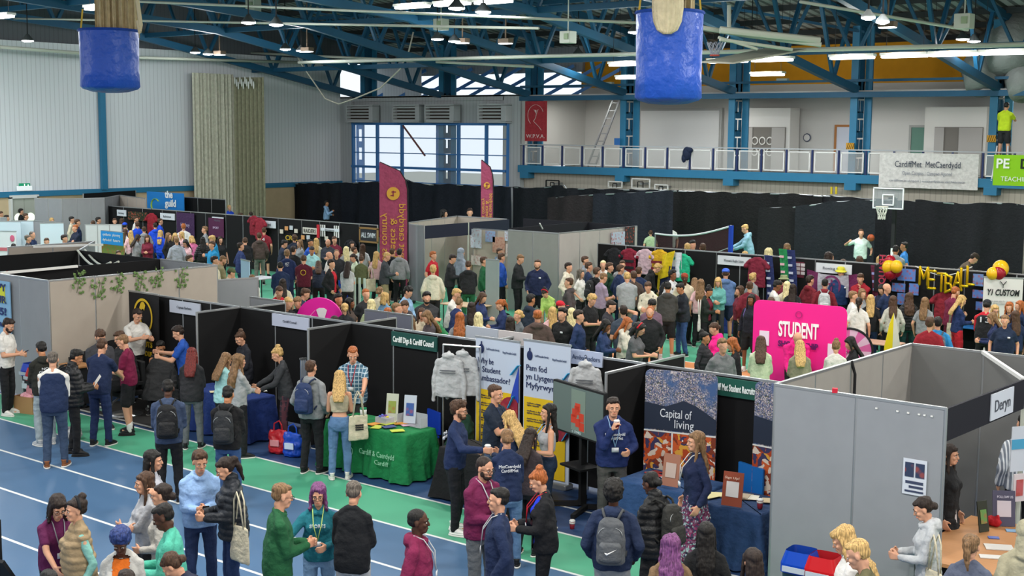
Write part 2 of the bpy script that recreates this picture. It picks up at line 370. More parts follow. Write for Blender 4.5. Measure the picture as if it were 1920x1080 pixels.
wallbox('trim_8', 1389, 203, 1487, 330, 54.3, mat('#d9d9d5', .8), .9, kind='structure')
wallbox('trim_9', 1743, 201, 1852, 330, 54.3, mat('#d9d9d4', .8), .9, kind='structure')
def cupboard(px0, px1, pyt, lab, dark0, dark1):
    x, z, wd, h = quadY(px0, pyt, px1, 330, 53.8); z0 = 3.56; zt = z+h/2
    c = thing('wall_cupboard', lab, 'cupboard', (x, 53.8, z0))
    H_ = zt-z0
    obj('carcass', MB().box((0, .02, H_/2), (wd, .04, H_)), mat('#77746e', .8), c)
    a, b = (dark0-px0)/(px1-px0)*wd-wd/2, (dark1-px0)/(px1-px0)*wd-wd/2
    obj('cupboard_door', MB().box(((-wd/2+a)/2, -.02, H_/2), (a+wd/2-.02, .06, H_-.05)), mat('#a7a5a1', .6), c)
    obj('cupboard_door', MB().box(((b+wd/2)/2, -.02, H_/2), (wd/2-b-.02, .06, H_-.05)), mat('#a7a5a1', .6), c)
    return c, a, b, H_
c, a, b, H_ = cupboard(1390, 1470, 238, 'open grey wall cupboard holding two rows of round dials', 1412, 1446)
for i in range(3):
    for j in range(2):
        m = MB(); cx = a+.12+i*(b-a-.2)/2
        for q in range(16): m.add([(cx+(r*math.cos(2*math.pi*(q+e)/16)), y-.0, H_-.62-j*.5+r*math.sin(2*math.pi*(q+e)/16)*1.1) for r, e, y in ((.17, 0, -.04), (.17, 1, -.04), (.12, 1, -.05), (.12, 0, -.05))], [(0, 1, 2, 3)])
        obj('dial', m, mat('#d5d5d0', .5), c)
c, a, b, H_ = cupboard(1753, 1839, 238, 'grey double-door wall cupboard left ajar over a dark shelf', 1771, 1797)
obj('shelf', MB().box(((a+b)/2, 0, H_*.42), (b-a, .2, .04)).box(((a+b)/2, 0, H_*.2), (b-a, .2, .04)), mat('#55524d', .7), c)
m = MB(); cc = atd(1513, 258, 1, 54.9)
for q in range(24): m.add([(r*math.cos(2*math.pi*(q+e)/24), y, r*math.sin(2*math.pi*(q+e)/24)) for r, e, y in ((.19, 0, 0), (.19, 1, 0), (.15, 1, -.02), (.15, 0, -.02))], [(0, 1, 2, 3)])
o = thing('wall_clock', 'small round wall clock with a dark rim on the white balcony wall', 'clock', cc); obj('clock_rim', m, mat('#3b4660', .5), o)
obj('clock_face', MB().rings([[(.15*math.cos(a_), y, .15*math.sin(a_)) for a_ in [2*math.pi*i/16 for i in range(16)]] for y in (.02, 0)]), WHITE, o)
def exitsign(x, y, z, rz, lab):
    o = thing('exit_sign', lab, 'sign', (x, y, z), rz)
    obj('sign_box', MB().box((0, 0, 0), (.5, .06, .25)), mat('#12805a', .4, emit=.5), o)
    obj('running_figure', MB().ell((-.02, -.04, .07), (.025, .01, .03)).box((-.02, -.04, -.01), (.04, .01, .12)).box((-.05, -.04, -.07), (.09, .01, .03), 0).box((.02, -.04, -.06), (.03, .01, .08)).box((.15, -.04, 0), (.05, .01, .14)), mat('#f2fff6', .5, emit=.6), o)
p = atd(1070, 212, 1, 54.96); exitsign(p.x, 54.96, p.z, 0, 'small green exit sign on the white balcony wall beside the red banner')
p = atd(46, 349, 0, -52.9); exitsign(-52.9, p.y, p.z, R(90), 'green exit sign low on the ribbed side wall above the porthole doors')
# red WPVA banner
x, z, wd, h = quadY(985, 190, 1025, 265, 49.7)
b = thing('wall_banner', 'red hanging banner with a white gymnast emblem and letters', 'banner', (x, 49.7, z))
obj('banner_cloth', MB().box((0, 0, 0), (wd, .03, h)), mat('#a32f38', .7, 'cloth'), b)
m = MB(); 
for k in range(14):
    a0, a1 = R(20+k*15), R(35+k*15); m.beam((.72*wd/2*math.cos(a0), -.03, h*.2+.5*math.sin(a0)-.1), (.72*wd/2*math.cos(a1), -.03, h*.2+.5*math.sin(a1)-.1), .035, .01)
pts = [(-.1, .55), (.05, .35), (0, .15), (-.12, 0), (0, -.1), (.2, -.25), (.35, -.42)]
for q in range(6): m.beam((pts[q][0], -.03, pts[q][1]), (pts[q+1][0], -.03, pts[q+1][1]), .05, .01)
m.beam((.05, -.03, .35), (.15, -.03, .55), .04, .01); m.ell((0, -.03, .48), (.05, .01, .06))
obj('emblem', m, mat('#d9c4c0', .7), b); text('W.P.V.A.', .26, b, (0, -.03, -h/2+.15), m=mat('#e2d2cf', .7), width=wd*.85)
# balcony banners
x, z, wd, h = quadY(1648, 286, 1831, 357, 49.75)
b = thing('balcony_banner', 'white banner with dark serif lettering hung over the balcony rail', 'banner', (x, 49.84, z))
obj('banner_cloth', MB().grid(lambda u, v: (-wd/2+u*wd, -.0+.03*math.sin(u*19)*v, h/2-v*h), 30, 6), mat('#d6d5d0', .8, 'cloth'), b)
ink = mat('#3a4252', .7); text('CardiffMet  MetCaerdydd', .34, b, (0, -.06, h*.1), m=ink, width=wd*.66)
text('Open Campus | Campws Agored', .2, b, (0, -.06, -.12*h), m=mat('#8c919b', .7), width=wd*.5)
text('cardiffmet.ac.uk/sport | metcaerdydd.ac.uk/chwaraeon', .12, b, (0, -.06, -h*.32), m=mat('#7b818c', .7), width=wd*.76)
x, z, wd, h = quadY(1861, 290, 1935, 350, 49.7)
b = thing('balcony_banner', 'lime green banner with bold letters at the end of the balcony rail', 'banner', (x, 49.86, z))
obj('banner_cloth', MB().grid(lambda u, v: (-wd/2+u*(wd+1.5), .02*math.sin(u*9), h/2-v*h), 10, 4), mat('#8cc919', .7), b)
text('PE', .5, b, (-wd/2+.1, -.04, .08), m=mat('#f0f4e8', .7), align='LEFT', bold=.012); text('DI', .5, b, (-wd/2+.98, -.04, .08), m=mat('#1d2a1a', .7), align='LEFT', bold=.012)
text('TEACHING', .24, b, (-wd/2+.3, -.04, -.4), m=mat('#f0f4e8', .7), align='LEFT')
# jacket over the rail, worker on ladder, small sign
p = atd(1288, 290, 1, 49.85); obj('jacket', MB().ell((0, 0, 0), (.22, .14, .3)).ell((-.12, -.05, -.2), (.12, .08, .2)).ell((.1, 0, .14), (.2, .13, .14)), mat('#1b2740', .8, 'cloth'), None, (p.x, 49.85, p.z+.05), smooth=True, label='dark navy jacket slung over the balcony rail', cat='jacket')
p = atd(1140, 316, 1, 54.0)
o = thing('climbing_tower', 'tall grey ladder leaning up beside a blue balcony column', 'ladder', (p.x, 52.5, 3.56)); q = atd(1150, 178, 1, 52.5)
obj('ladder_rail', MB().beam((-.2, 0, 0), (q.x-p.x+.0, 0, 3.3), .07), GREYM, o); obj('ladder_rail', MB().beam((.25, 0, 0), (q.x-p.x+.4, 0, 3.3), .07), GREYM, o)
for k in range(9):
    f = (k+.5)/9; obj('rung', MB().beam((-.2+f*(q.x-p.x+.2), 0, 3.3*f), (.25+f*(q.x-p.x+.15), 0, 3.3*f), .05), GREYM, o)
wallbox('blue_notice', 1152, 259, 1162, 272, 50.1, mat('#2c66a8', .5), .03, 'small blue notice with a white figure on the balcony column', 'sign')
for px, kk in ((1594, 0), (1859, 1)):
    p = atd(px, 274-kk*14, 1, 50.2); o = thing('hazard_sign', 'black and yellow hazard sticker on the blue column by the %s' % ('white banner' if kk == 0 else 'worker on the ladder'), 'sign', (p.x, 50.2, p.z))
    obj('sticker', MB().box((0, 0, 0), (.34, .03, .26)), mat('#c7932c', .6), o); m = MB()
    for k in range(4): m.beam((-.14+k*.08, -.02, -.12), (-.06+k*.08, -.02, .12), .03, .01)
    obj('hazard_stripe', m, DARK, o)
# ------------------------------------------------------------- roof
def roofz(y): 
    P_ = [(-8, 8.2), (0, 9.5), (14, 11.6), (25, 12.6), (36, 11.9), (44, 10.7), (52, 9.5), (56, 9.0)]
    for (a, za), (b_, zb) in zip(P_, P_[1:]):
        if y <= b_: return za+(zb-za)*(y-a)/(b_-a)
    return 9.0
def chz(y):
    P_ = [(-8, 6.9), (0, 7.4), (14, 9.4), (25, 10.2), (36, 9.45), (44, 8.12), (50, 7.05)]
    for (a, za), (b_, zb) in zip(P_, P_[1:]):
        if y <= b_: return za+(zb-za)*(y-a)/(b_-a)
    return 7.05
m = MB(); ys = [8, 14, 19, 25, 30, 36, 40, 44, 48, 52, 56]
for a, b_ in zip(ys, ys[1:]): m.add([(-54, a, roofz(a)+.35), (12, a, roofz(a)+.35), (12, b_, roofz(b_)+.35), (-54, b_, roofz(b_)+.35)], [(0, 1, 2, 3)])
obj('ceiling', m, mat('#9a9c97', .7, 'deck'), kind='structure')
y = 24
while y < 55: obj('trim_%d' % (10+int(y)), MB().beam((-53, y, roofz(y)+.18), (10, y, roofz(y)+.18), .12, .22), mat('#2c2f30', .8), kind='structure'); y += 2.2
for i, x in enumerate([-51.44, -45.74, -40.09, -34.5, -28.85, -23.25, -17.62, -12.0, -6.4, -.7]):
    t = thing('roof_truss', 'blue steel roof truss spanning the hall', 'truss', (x, 0, 0), kind='structure', group='blue roof trusses')
    m = MB(); P_ = [50.2, 47, 44, 40, 36, 30, 25, 20, 14]
    for a, b_ in zip(P_, P_[1:]): m.beam((0, a, chz(a)), (0, b_, chz(b_)), .22, .3)
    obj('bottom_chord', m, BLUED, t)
    m = MB(); Q_ = [52, 44, 36, 25, 14]
    for a, b_ in zip(Q_, Q_[1:]): m.beam((0, a, roofz(a)), (0, b_, roofz(b_)), .2, .28)
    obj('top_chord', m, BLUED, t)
    n_ = [48, 44, 40, 36, 32, 28, 24]
    for a in n_: obj('strut', MB().beam((0, a, chz(a)), (0, a+1.3, roofz(a+1.3)), .13).beam((0, a, chz(a)), (0, a-1.3, roofz(a-1.3)), .13), BLUED, t)
for yy in (44, 36.5, 29):
    t = thing('roof_truss', 'blue lengthwise lattice beam tying the roof trusses together', 'truss', (0, yy, 0), kind='structure', group='lengthwise roof beams')
    z0, z1 = chz(yy)+.1, roofz(yy)-.1
    obj('bottom_chord', MB().beam((-53, 0, z0), (8, 0, z0), .2, .2), BLUED, t); obj('top_chord', MB().beam((-53, 0, z1), (8, 0, z1), .16, .16), BLUED, t)
    x = -51.44
    while x < 4:
        for k in range(2): obj('strut', MB().beam((x+k*2.82, 0, z0), (x+k*2.82+1.2, 0, z1), .1).beam((x+k*2.82+2.5, 0, z0), (x+k*2.82+1.3, 0, z1), .1), BLUED, t)
        x += 5.65
    m = MB(); 
    for k in range(0, 10, 2): m.beam((-51.4+k*5.65, 0, z1), (-45.8+k*5.65, 6.5 if yy > 40 else 7.5, roofz(yy+7)-.3), .1)
    obj('wind_brace', m, BLUED, t)
# lamps -----------------------------------------------------------------
LW = (1, .97, .91); LC = (.93, .97, 1)
def tube_lamp(x, y, z, L=1.5, n=0, lab=None, on=1, pw=1.0):
    t = thing('strip_light', lab or 'long white fluorescent strip light under the roof', 'lamp', (x, y, z), group='fluorescent strip lights')
    obj('housing', MB().box((0, 0, .06), (L, .34, .08)), mat('#c9cbc6', .5), t)
    obj('diffuser', MB().rbox((0, 0, -.02), (L-.05, .28, .08), .03), mat('#ffffff', .4, emit=4.5), t)
    obj('suspension_wire', MB().beam((-L*.4, 0, .1), (-L*.4, 0, roofz(y)-z), .012).beam((L*.4, 0, .1), (L*.4, 0, roofz(y)-z), .012), DARK, t)
    area('strip_light_source', (0, 0, -.09), L-.1, .28, LAMP*pw, LW if x > -20 else LC, t); glow('strip_light_spill', (0, -.3, .0), .2, LAMP*.35*pw, LW, t)
for px in (1176, 1365, 1448, 1598, 1696, 1788, 1885): p = atd(px, 104, 1, 40); tube_lamp(p.x, 40, 7.74, 1.5, pw=1.1)
for px in (1182, 1440): p = atd(px, 163 if px < 1300 else 112, 1, 46); tube_lamp(p.x, 46, 7.55, 1.4)
for px, py in ((773, 12), (848, 7), (925, 3)): p = atd(px, py, 1, 32); tube_lamp(p.x, 32, p.z, 1.45)
for x in (-48, -42, -36, -20, -14, -8, -2, 4):
    for y in ((24, 10) if x < -20 else (28, 19, 8)): tube_lamp(x+(y % 3), y, 9.0 if y > 10 else 8.4, 1.6, pw=3.4 if x < -34 else 2.0)  # extra rows, mostly out of frame, added to light the hall
for k, (px, py) in enumerate(((52, 76), (466, 42), (518, 46), (366, 98), (390, 101), (535, 92), (565, 95), (856, 15), (906, 22), (820, 73), (852, 77), (1084, 101), (1190, 60), (1409, 86), (1805, 73), (1826, 77), (1628, 32), (1655, 40))):
    p = at(px, py, 8.6) if k < 16 else at(px, py, 7.6)
    if p.y > 48: p = atd(px, py, 1, 47)
    t = thing('high_bay_lamp', 'round white high bay lamp hanging below the roof trusses', 'lamp', p, group='round high bay lamps')
    s = 1.0 if k < 16 else .62
    s *= .8; obj('reflector', MB().lathe([(.08*s, .30*s), (.12*s, .22*s), (.27*s, .06*s), (.29*s, 0)]), mat('#4a4f50' if k < 16 else '#b9bcbb', .5, metal=.3), t, smooth=True)
    obj('lens', MB().lathe([(.27*s, .01), (.27*s, -.03), (.1*s, -.06)]), mat('#ffffff', .4, emit=7), t, smooth=True)
    obj('stem', MB().tube([(0, 0, .3*s), (0, 0, max(.6, roofz(p.y)-p.z))], .02), DARK, t)
    glow('high_bay_source', (0, 0, -.2), .2, LAMP*.7, LC, t)
for px, py in ((412, 104), (576, 98), (867, 82), (1664, 53), (948, 83)):
    p = atd(px, py, 1, 38); o = thing('floodlight', 'small square floodlight clamped to a roof truss', 'lamp', p, group='square floodlights')
    obj('lamp_housing', MB().box((0, 0, .12), (.5, .3, .16)).beam((0, 0, .2), (0, 0, roofz(38)-p.z), .04), mat('#6b5b4c', .7), o); obj('lens', MB().box((0, 0, .02), (.46, .26, .03)), mat('#ffffff', .4, emit=4), o)
for x in (-38, -31, -24, -17, -10):
    t = thing('balcony_fill_lamp', 'added unseen ceiling lamp brightening the balcony walkway', 'lamp', (x, 51.6, 6.93), group='added lamps over the balcony'); obj('lamp_disc', MB().lathe([(.2, .03), (.22, -.03), (.1, -.05)]), mat('#ffffff', .4, emit=3), t, smooth=True); area('balcony_fill_lamp_source', (0, 0, -.1), 1.2, .5, LAMP*.45, LW, t)  # added lamps, not seen, to brighten the balcony wall
for x in (-36, -27, -18, -9):
    t = thing('added_wall_lamp', 'added lamp on the tie beam brightening the orange upper wall', 'lamp', (x, 51, 7.6), group='added lamps on the tie beam'); obj('lamp_body', MB().box((0, 0, -.05), (.5, .2, .1)), PALE, t); glow('added_wall_lamp_source', (0, .2, .3), .2, LAMP*.25, LW, t)  # added lights that lift the orange wall out of the dark
# rails, pipes, cable
def pipe(name, pts, r, m, lab, cat='pipe'): return obj(name, MB().tube(pts, r, 8), m, smooth=True, label=lab, cat=cat)
a, b = atd(560, 117, 1, 39), atd(1930, 83, 1, 39); pipe('curtain_track', [a, b], .07, PALE, 'long pale curtain track running under the roof above the strip lights', 'rail')
a, b = atd(200, 112, 1, 43.5), atd(1000, 125, 1, 43.5); pipe('curtain_track', [(-52.5, 43.5, a.z), (b.x, 43.5, b.z)], .06, PALE, 'pale curtain track crossing in front of the off-white drape', 'rail')
pipe('curtain_track', [atd(0, 88, 0, -50.5), atd(260, 108, 0, -50.5), atd(560, 117, 0, -50.5)], .07, PALE, 'bright curtain track along the ribbed side wall', 'rail')
pipe('service_pipe', [atd(0, 34, 1, 30), atd(1010, 53, 1, 30)], .04, PALE, 'thin service pipe strung under the nearest roof beam'); pipe('service_pipe', [atd(262, 3, 1, 28), atd(1250, 45, 1, 34)], .045, PALE, 'thin service pipe above the window wall passing behind the blue bag')
pipe('service_pipe', [atd(1500, 3, 1, 33), atd(1815, 56, 1, 38)], .045, PALE, 'thin service pipe slanting past the high bay lamps over the orange wall')
pts = [atd(775+dx, y, 1, 44) for dx, y in ((0, 60), (-8, 95), (-25, 130), (-62, 165), (-110, 185), (-140, 195), (-165, 185), (-210, 120), (-225, 90))]; pipe('rope', pts, .035, mat('#cfcabb', .8), 'pale rope looping down in front of the window wall', 'rope')
for px, py, s in ((475, 11, 1), (827, 46, .8), (1065, 70, .8), (1808, 40, .8), (26, 48, 1)):
    p = atd(px, py, 1, 36); o = thing('cable_box', 'pale square junction box under a roof beam', 'box', p, group='junction boxes under the roof'); obj('box_body', MB().rbox((0, 0, 0), (.55*s, .4, .5*s), .03).beam((0, 0, .1), (0, 0, roofz(36)-p.z), .03), PALE, o); obj('cover', MB().box((.1*s, -.22, .02), (.2*s, .05, .24*s)), mat('#8fa07f', .6), o)
# air ducts on the upper right
for px, py, r in ((1895, 92, 1.2), (1845, 132, 1.0), (1922, 146, .9)):
    p = atd(px, py, 1, 50.9); r *= .8; o = obj('air_duct', MB().tube([(-.2, 2, 1.4*r), (0, .6, .5*r), (0, -.3, 0), (.25, -.9, -.8*r)], [r, r, r*.95, r*.7], 20), mat('#8b8e8a', .6, 'drape'), None, p, smooth=True, label='huge grey air duct bulging out over the balcony, ' + ('topmost' if py == 92 else 'lower one beside the blue column' if px == 1845 else 'lower one at the frame edge'), cat='duct')
# net bags hanging from the roof
def netbag(pxl, pxr, pyt, pyb, Y, lab, netpx0, netpx1, spill):
    a, b, c = atd(pxl, pyt, 1, Y), atd(pxr, pyt, 1, Y), atd(pxl, pyb, 1, Y); wd = (pxr-pxl)/FPX*((a+b)/2-Vector((0, 0, EYE))).dot(AW); h = a.z-c.z
    t = thing('net_storage_bag', lab, 'bag', ((a.x+b.x)/2, Y, c.z))
    n = 32; f = .6
    def ring(z, k, sag=0): return [(wd/2*k*math.cos(2*math.pi*i/n), wd*f*k*math.sin(2*math.pi*i/n), z) for i in range(n)]
    rz = -YAW+(pxl+pxr-1920)/2/FPX; m = MB().rings([ring(-.12, .25), ring(-.1, .6), ring(-.03, .92), ring(.03, 1), ring(h*.3, .975), ring(h*.6, .985), ring(h, 1.0)])
    m.f = m.f[:-1]; m.m = m.m[:-1]
    obj('bag_body', m, mat('#2450b4', .38, 'drape'), t, rz=-rz, smooth=True)
    obj('hem', MB().tube([(wd/2*math.cos(2*math.pi*i/n), wd*f*math.sin(2*math.pi*i/n), h) for i in range(n+1)], .035, 6), mat('#1c3f96', .5), t, rz=-rz)
    for sx_ in (-1, 1): obj('strap', MB().beam((sx_*wd*.46, 0, h), (sx_*wd*.42, 0, h+.5), .04), mat('#c8a93a', .6), t, rz=-rz)
    k_ = ((a+b)/2-Vector((0, 0, EYE))).dot(AW)/FPX; nw = (netpx1-netpx0)*k_; cx = ((netpx0+netpx1)/2-(pxl+pxr)/2)*k_
    def fold(u, v, y0, y1, x0, x1, zt, zb): return (x0+(x1-x0)*u, y0+.05*math.sin(u*40)+.03*math.sin(u*90), zt+(zb-zt)*v)
    m = MB().grid(lambda u, v: fold(u, v, -.1, 0, cx-nw/2, cx+nw/2, h+3.4, h-.15), 60, 4).grid(lambda u, v: fold(u, v, -.1, 0, cx+nw/2, cx-nw/2, h+3.4, h-.15), 2, 4)
    obj('folded_net', m, mat('#c5b48f', .9, 'cloth'), t, rz=-rz)
    if spill:
        m = MB().rings([[(cx-nw*.2+rr*math.cos(2*math.pi*i/48)*(1+.1*math.sin(2.1*i)), -wd*f-.04+.1*math.sin(2*math.pi*i/48)*(1+.2*math.sin(2.1*i)), z) for i in range(48)] for z, rr in ((h+.6, .3), (h, .3), (h-.25, .27), (h-.42, .2), (h-.5, .08))])
        obj('net_spill', m, mat('#cdbf9f', .9, 'cloth'), t, rz=-rz, smooth=True)
    else:
        obj('net_spill', MB().tube([(cx+nw*.38, -wd*f-.05, h+1.2), (cx+nw*.5, -wd*f-.1, h+.1), (cx+nw*.48, -wd*f-.1, h-.08), (cx+nw*.44, -wd*f-.05, h+.2)], .05, 6), mat('#cdbf9f', .9), t, rz=-rz)
netbag(1194, 1320, 28, 186, 24, 'larger blue net bag hanging from the roof with netting spilling over its rim', 1232, 1303, True)
netbag(151, 260, 62, 166, 19, 'smaller blue net bag hanging from the roof before the ribbed side wall', 181, 261, False)
# off-white drape by the side wall
a, b = atd(362, 250, 0, -52.3), atd(437, 250, 0, -52.3); z1 = atd(400, 138, 0, -52.3).z
t = thing('wall_drape', 'tall off-white drape hanging against the ribbed side wall', 'curtain', (-52.3, a.y, 0))
L1 = b.y-a.y
obj('drape_panel', MB().grid(lambda u, v: (.1*math.sin(u*70)+.05*math.sin(u*170), u*L1, z1-v*z1), 120, 3), mat('#c6c5b3', .9, 'cloth'), t, smooth=True)
c = atd(497, 250, 1, b.y+.5)
obj('drape_panel', MB().grid(lambda u, v: (u*(c.x+52.3), L1+.5*u+.1*math.sin(u*50), z1-.15-v*z1), 80, 3), mat('#8c8b72', .9, 'cloth'), t, smooth=True)  # same drape; darker colour stands in for shade on the turned part
m = MB()
for k in range(12): m.ell(((c.x+52.3)*(.15+k*.07), L1-.05, z1-.3-.12*(k % 3)), (.05, .03, .2), n=6, m=4)
obj('frayed_edge', m, mat('#d8dbd6', .9), t)
# porthole double doors in the side wall
p0, p1 = atd(18, 372, 0, -52.95), atd(68, 372, 0, -52.95); yc = (p0.y+p1.y)/2; wd = p1.y-p0.y; zt = p0.z
d = thing('door_4', None, None, (-52.92, yc, 0), R(90), kind='structure')
for s in (-1, 1):
    lf = obj('door_leaf', MB().box((s*wd*.22, 0, zt/2), (wd*.43, .08, zt)), mat('#a6aaa0', .6), d)
    obj('porthole', MB().rings([[(s*wd*.22+wd*.16*math.cos(2*math.pi*i/20), y, zt*.62+wd*.16*math.sin(2*math.pi*i/20)) for i in range(20)] for y in (-.03, -.06)]), mat('#e9f5df', .3, emit=1.0), lf)
obj('door_frame', MB().box((-wd*.5, -.02, zt/2), (wd*.08, .2, zt+.1)).box((wd*.5, -.02, zt/2), (wd*.08, .2, zt+.1)).box((0, -.02, zt+.06), (wd*1.08, .2, .14)), mat('#d4d6d4', .6), d)
obj('door_sign', MB().box((0, -.12, zt+.42), (.7, .05, .2)), mat('#e9eef0', .5, emit=.3), d)
# black drapes round the back
def drape(pts, Y, lab, col='#14151a', rail_=True):
    a, b = atd(*pts[0], 1, Y), atd(*pts[-1], 1, Y); zs = [atd(*p, 1, Y) for p in pts]
    t = thing('black_drape', lab, 'curtain', (a.x, Y, 0)); W_ = b.x-a.x; ph = random.random()*6
    def top(x):
        for p, q in zip(zs, zs[1:]):
            if x <= q.x+1e-4: return p.z+(q.z-p.z)*(x-p.x)/(q.x-p.x)
        return zs[-1].z
    fo = lambda x, v: .13*math.sin(x*3.1+ph+v*.6)+.06*math.sin(x*7.3+ph*2+v*1.7)+.05*v*math.sin(x*1.3+v*4)
    obj('drape_cloth', MB().grid(lambda u, v: (u*W_, fo(a.x+u*W_, v)*.7, max(.01, top(a.x+u*W_)*(1-v)+.02*math.sin(u*W_*6)*(1-v))), max(8, int(abs(W_)*9)), 14), mat(col, .85, 'cloth'), t, smooth=True)
    if rail_: obj('drape_pole', MB().tube([(z.x-a.x, .1, z.z-.03) for z in zs], .03, 6), GREYM, t)
drape([(433, 346), (520, 344), (640, 343)], 46.5, 'black drape section hanging behind the row of sports stalls, nearest the off-white drape', '#13151d')
drape([(640, 343), (700, 341), (762, 337), (775, 342)], 46.5, 'black drape section under the big window behind the tall maroon flag', '#121722')
drape([(775, 342), (800, 346), (840, 345), (900, 349), (960, 350)], 46.5, 'dark navy-black drape section under the window beside the narrow flag', '#121722')
drape([(960, 350), (1000, 353), (1055, 346), (1060, 353), (1265, 357)], 46.5, 'long black drape section below the start of the balcony', '#12151c')
drape([(1262, 357), (1370, 361), (1484, 363), (1540, 367)], 46.4, 'black drape section behind the badminton net', '#131314')
drape([(1538, 366), (1640, 373), (1720, 378)], 46.5, 'black drape section behind the portable basketball hoop', '#15171c')
drape([(1718, 374), (1760, 378), (1800, 382), (1870, 380), (1925, 384)], 46.5, 'black drape section below the lime green banner', '#131419')
drape([(1025, 371), (1115, 364)], 42.6, 'short brownish-black drape standing in front of the main black curtain', '#241e20')
drape([(1113, 364), (1180, 361), (1266, 357)], 42.6, 'bluish-black drape standing beside the short brownish drape', '#181c26')
drape([(1421, 390), (1494, 387)], 44.4, 'narrow black drape hung from a low slanting pole behind the player in light blue', '#131315')
drape([(1494, 387), (1560, 378), (1640, 374)], 44.4, 'wide black drape hung from a slanting pole behind the basketball player', '#161a20')
# ------------------------------------------------------------- exhibition stalls
GREYF = mat('#85888c', .9, 'felt'); FELT_WARM_LIT = mat('#a59b90', .9, 'felt'); BLK = mat('#0d0d0f', .9, 'felt'); ALU = mat('#a5a8aa', .35, metal=.7)  # beige copy of the grey felt has warm light put into its colour
HS, HB = 2.41, 2.03   # tall shell stalls, low black stalls
def stall(label, runs, h, fm, group=None, name='exhibition_stall', post=True, t=.035):
    o = runs[0][0]; s = thing(name, label, 'stall', (o[0], o[1], 0), group=group)
    done = set()
    for a, b, n, *mm in runs:
        A, B = Vector((*a, 0)), Vector((*b, 0)); d = (B-A)/n; ang = math.atan2(d.y, d.x)
        for i in range(n):
            c = A+d*(i+.5)-Vector((o[0], o[1], 0))
            obj('wall_panel', MB().box((0, 0, h/2+.02), (d.length-.03, t, h-.06)), mm[0] if mm else fm, s, (c.x, c.y, 0), ang)
        for i in range(n+1):
            c = A+d*i-Vector((o[0], o[1], 0)); k = (round(c.x, 1), round(c.y, 1))
            if k in done or not post: continue
            done.add(k); obj('post', MB().tube([(0, 0, 0), (0, 0, h+.01)], .022, 8), ALU, s, (c.x, c.y, 0))
        c = (A+B)/2-Vector((o[0], o[1], 0)); obj('top_rail', MB().box((0, 0, h), ((B-A).length, .045, .03)), ALU, s, (c.x, c.y, 0), ang)
    return s
def fascia(s, a, b, z, hh, m, txt=None, tm=None, tw=.8, back=False, th=.03, sign=None, ts=None):
    o = s.location; A, B = Vector((*a, z))-o, Vector((*b, z))-o; A.z = B.z = z; d = B-A; ang = math.atan2(d.y, d.x)
    f = obj('fascia', MB().box((0, 0, 0), (d.length, th, hh)), m, s, ((A.x+B.x)/2, (A.y+B.y)/2, z), ang)
    if sign: obj('name_board', MB().box((sign[0], -th/2-.01, 0), (sign[1], .012, hh*.86)), mat('#c3c8d4', .7), f)
    if txt: text(txt, ts or hh*.55, f, (sign[0] if sign else 0, -th/2-.02, -hh*.18), m=tm or mat('#3a3f4a', .7), width=d.length*tw)
    return f
# big stall with warm-lit beige felt, left
s = stall('large warm-lit beige stall with ivy trailing over its wall beside the barber corner', [((-22.8, 13.85), (-24.86, 13.85), 2, GREYF), ((-22.8, 13.85), (-22.8, 17.85), 4, FELT_WARM_LIT), ((-22.8, 17.85), (-24.8, 17.85), 2, GREYF)], HS, FELT_WARM_LIT)
fascia(s, (-24.86, 13.85), (-24.8, 17.85), HS-.18, .36, BLK); fascia(s, (-24.8, 17.85), (-28.0, 17.85), HS-.18, .36, BLK)
obj('post', MB().tube([(-2.05, 2.0, 0), (-2.05, 2.0, HS)], .03, 8), WHITE, s)
obj('tie_bar', MB().beam((-1.9, .1, HS), (-2.0, 1.9, HS), .05), WHITE, s)
s = stall('warm-lit beige stall behind the ivy stall, with a red sign showing over its black fascia', [((-29.9, 17.1), (-29.9, 19.5), 2, FELT_WARM_LIT), ((-29.9, 19.5), (-28.0, 17.85), 2, GREYF)], HS, FELT_WARM_LIT)
fascia(s, (-28.1, 15.3), (-28.0, 17.8), HS-.18, .36, BLK)
obj('tie_bar', MB().beam((.3, .5, HS), (1.0, 2.0, HS), .05), WHITE, s)
for k in (0, 1): obj('tie_bar', MB().tube([(1.9+3*u, .7-1.1*u+.2*k, HS-.22*math.sin(u*3.14)) for u in [i/8 for i in range(9)]], .025, 6), PALE, s)
sg = thing('stall_sign', 'orange-red sign with white capital letters behind a black fascia', 'sign', tuple(atd(52, 506, 1, 18.8)))
obj('sign_panel', MB().box((0, 0, 0), (1.15, .04, .5)), mat('#cf3d22', .6), sg, rz=R(35)); text('LLAIS', .3, sg, (-.12, -.06, -.16), (R(90), 0, R(35)), m=mat('#f3e8e2', .6), align='CENTER', bold=.01)
# ivy sprigs over the beige wall
for px, py in ((145, 520), (183, 530), (220, 522), (263, 520), (292, 513), (339, 512)):
    c = atd(px, py, 0, -22.79); m = MB(); random.seed(px)
    for k in range(26):
        q = (.04*random.random(), random.uniform(-.16, .16), random.uniform(-.32, .12)); a = random.random()*6; r = .035
        m.add([(q[0]+.02, q[1]+r*math.cos(a), q[2]+r*math.sin(a)), (q[0], q[1]+r*math.cos(a+1.6), q[2]+r*math.sin(a+1.6)), (q[0]+.03, q[1]+r*math.cos(a+3.1), q[2]+r*math.sin(a+3.1)), (q[0]+.01, q[1]+r*math.cos(a+4.7), q[2]+r*math.sin(a+4.7))], [(0, 1, 2, 3)])
    o = thing('ivy_sprig', 'sprig of green ivy trailing over the beige stall wall', 'plant', c, group='ivy sprigs on the beige stall'); obj('leaves', m, mat('#5f7a45', .7), o)
    obj('stem', MB().tube([(0, 0, .14), (.01, .05, 0), (.01, -.03, -.3)], .006, 5), mat('#4c5a34', .8), o)
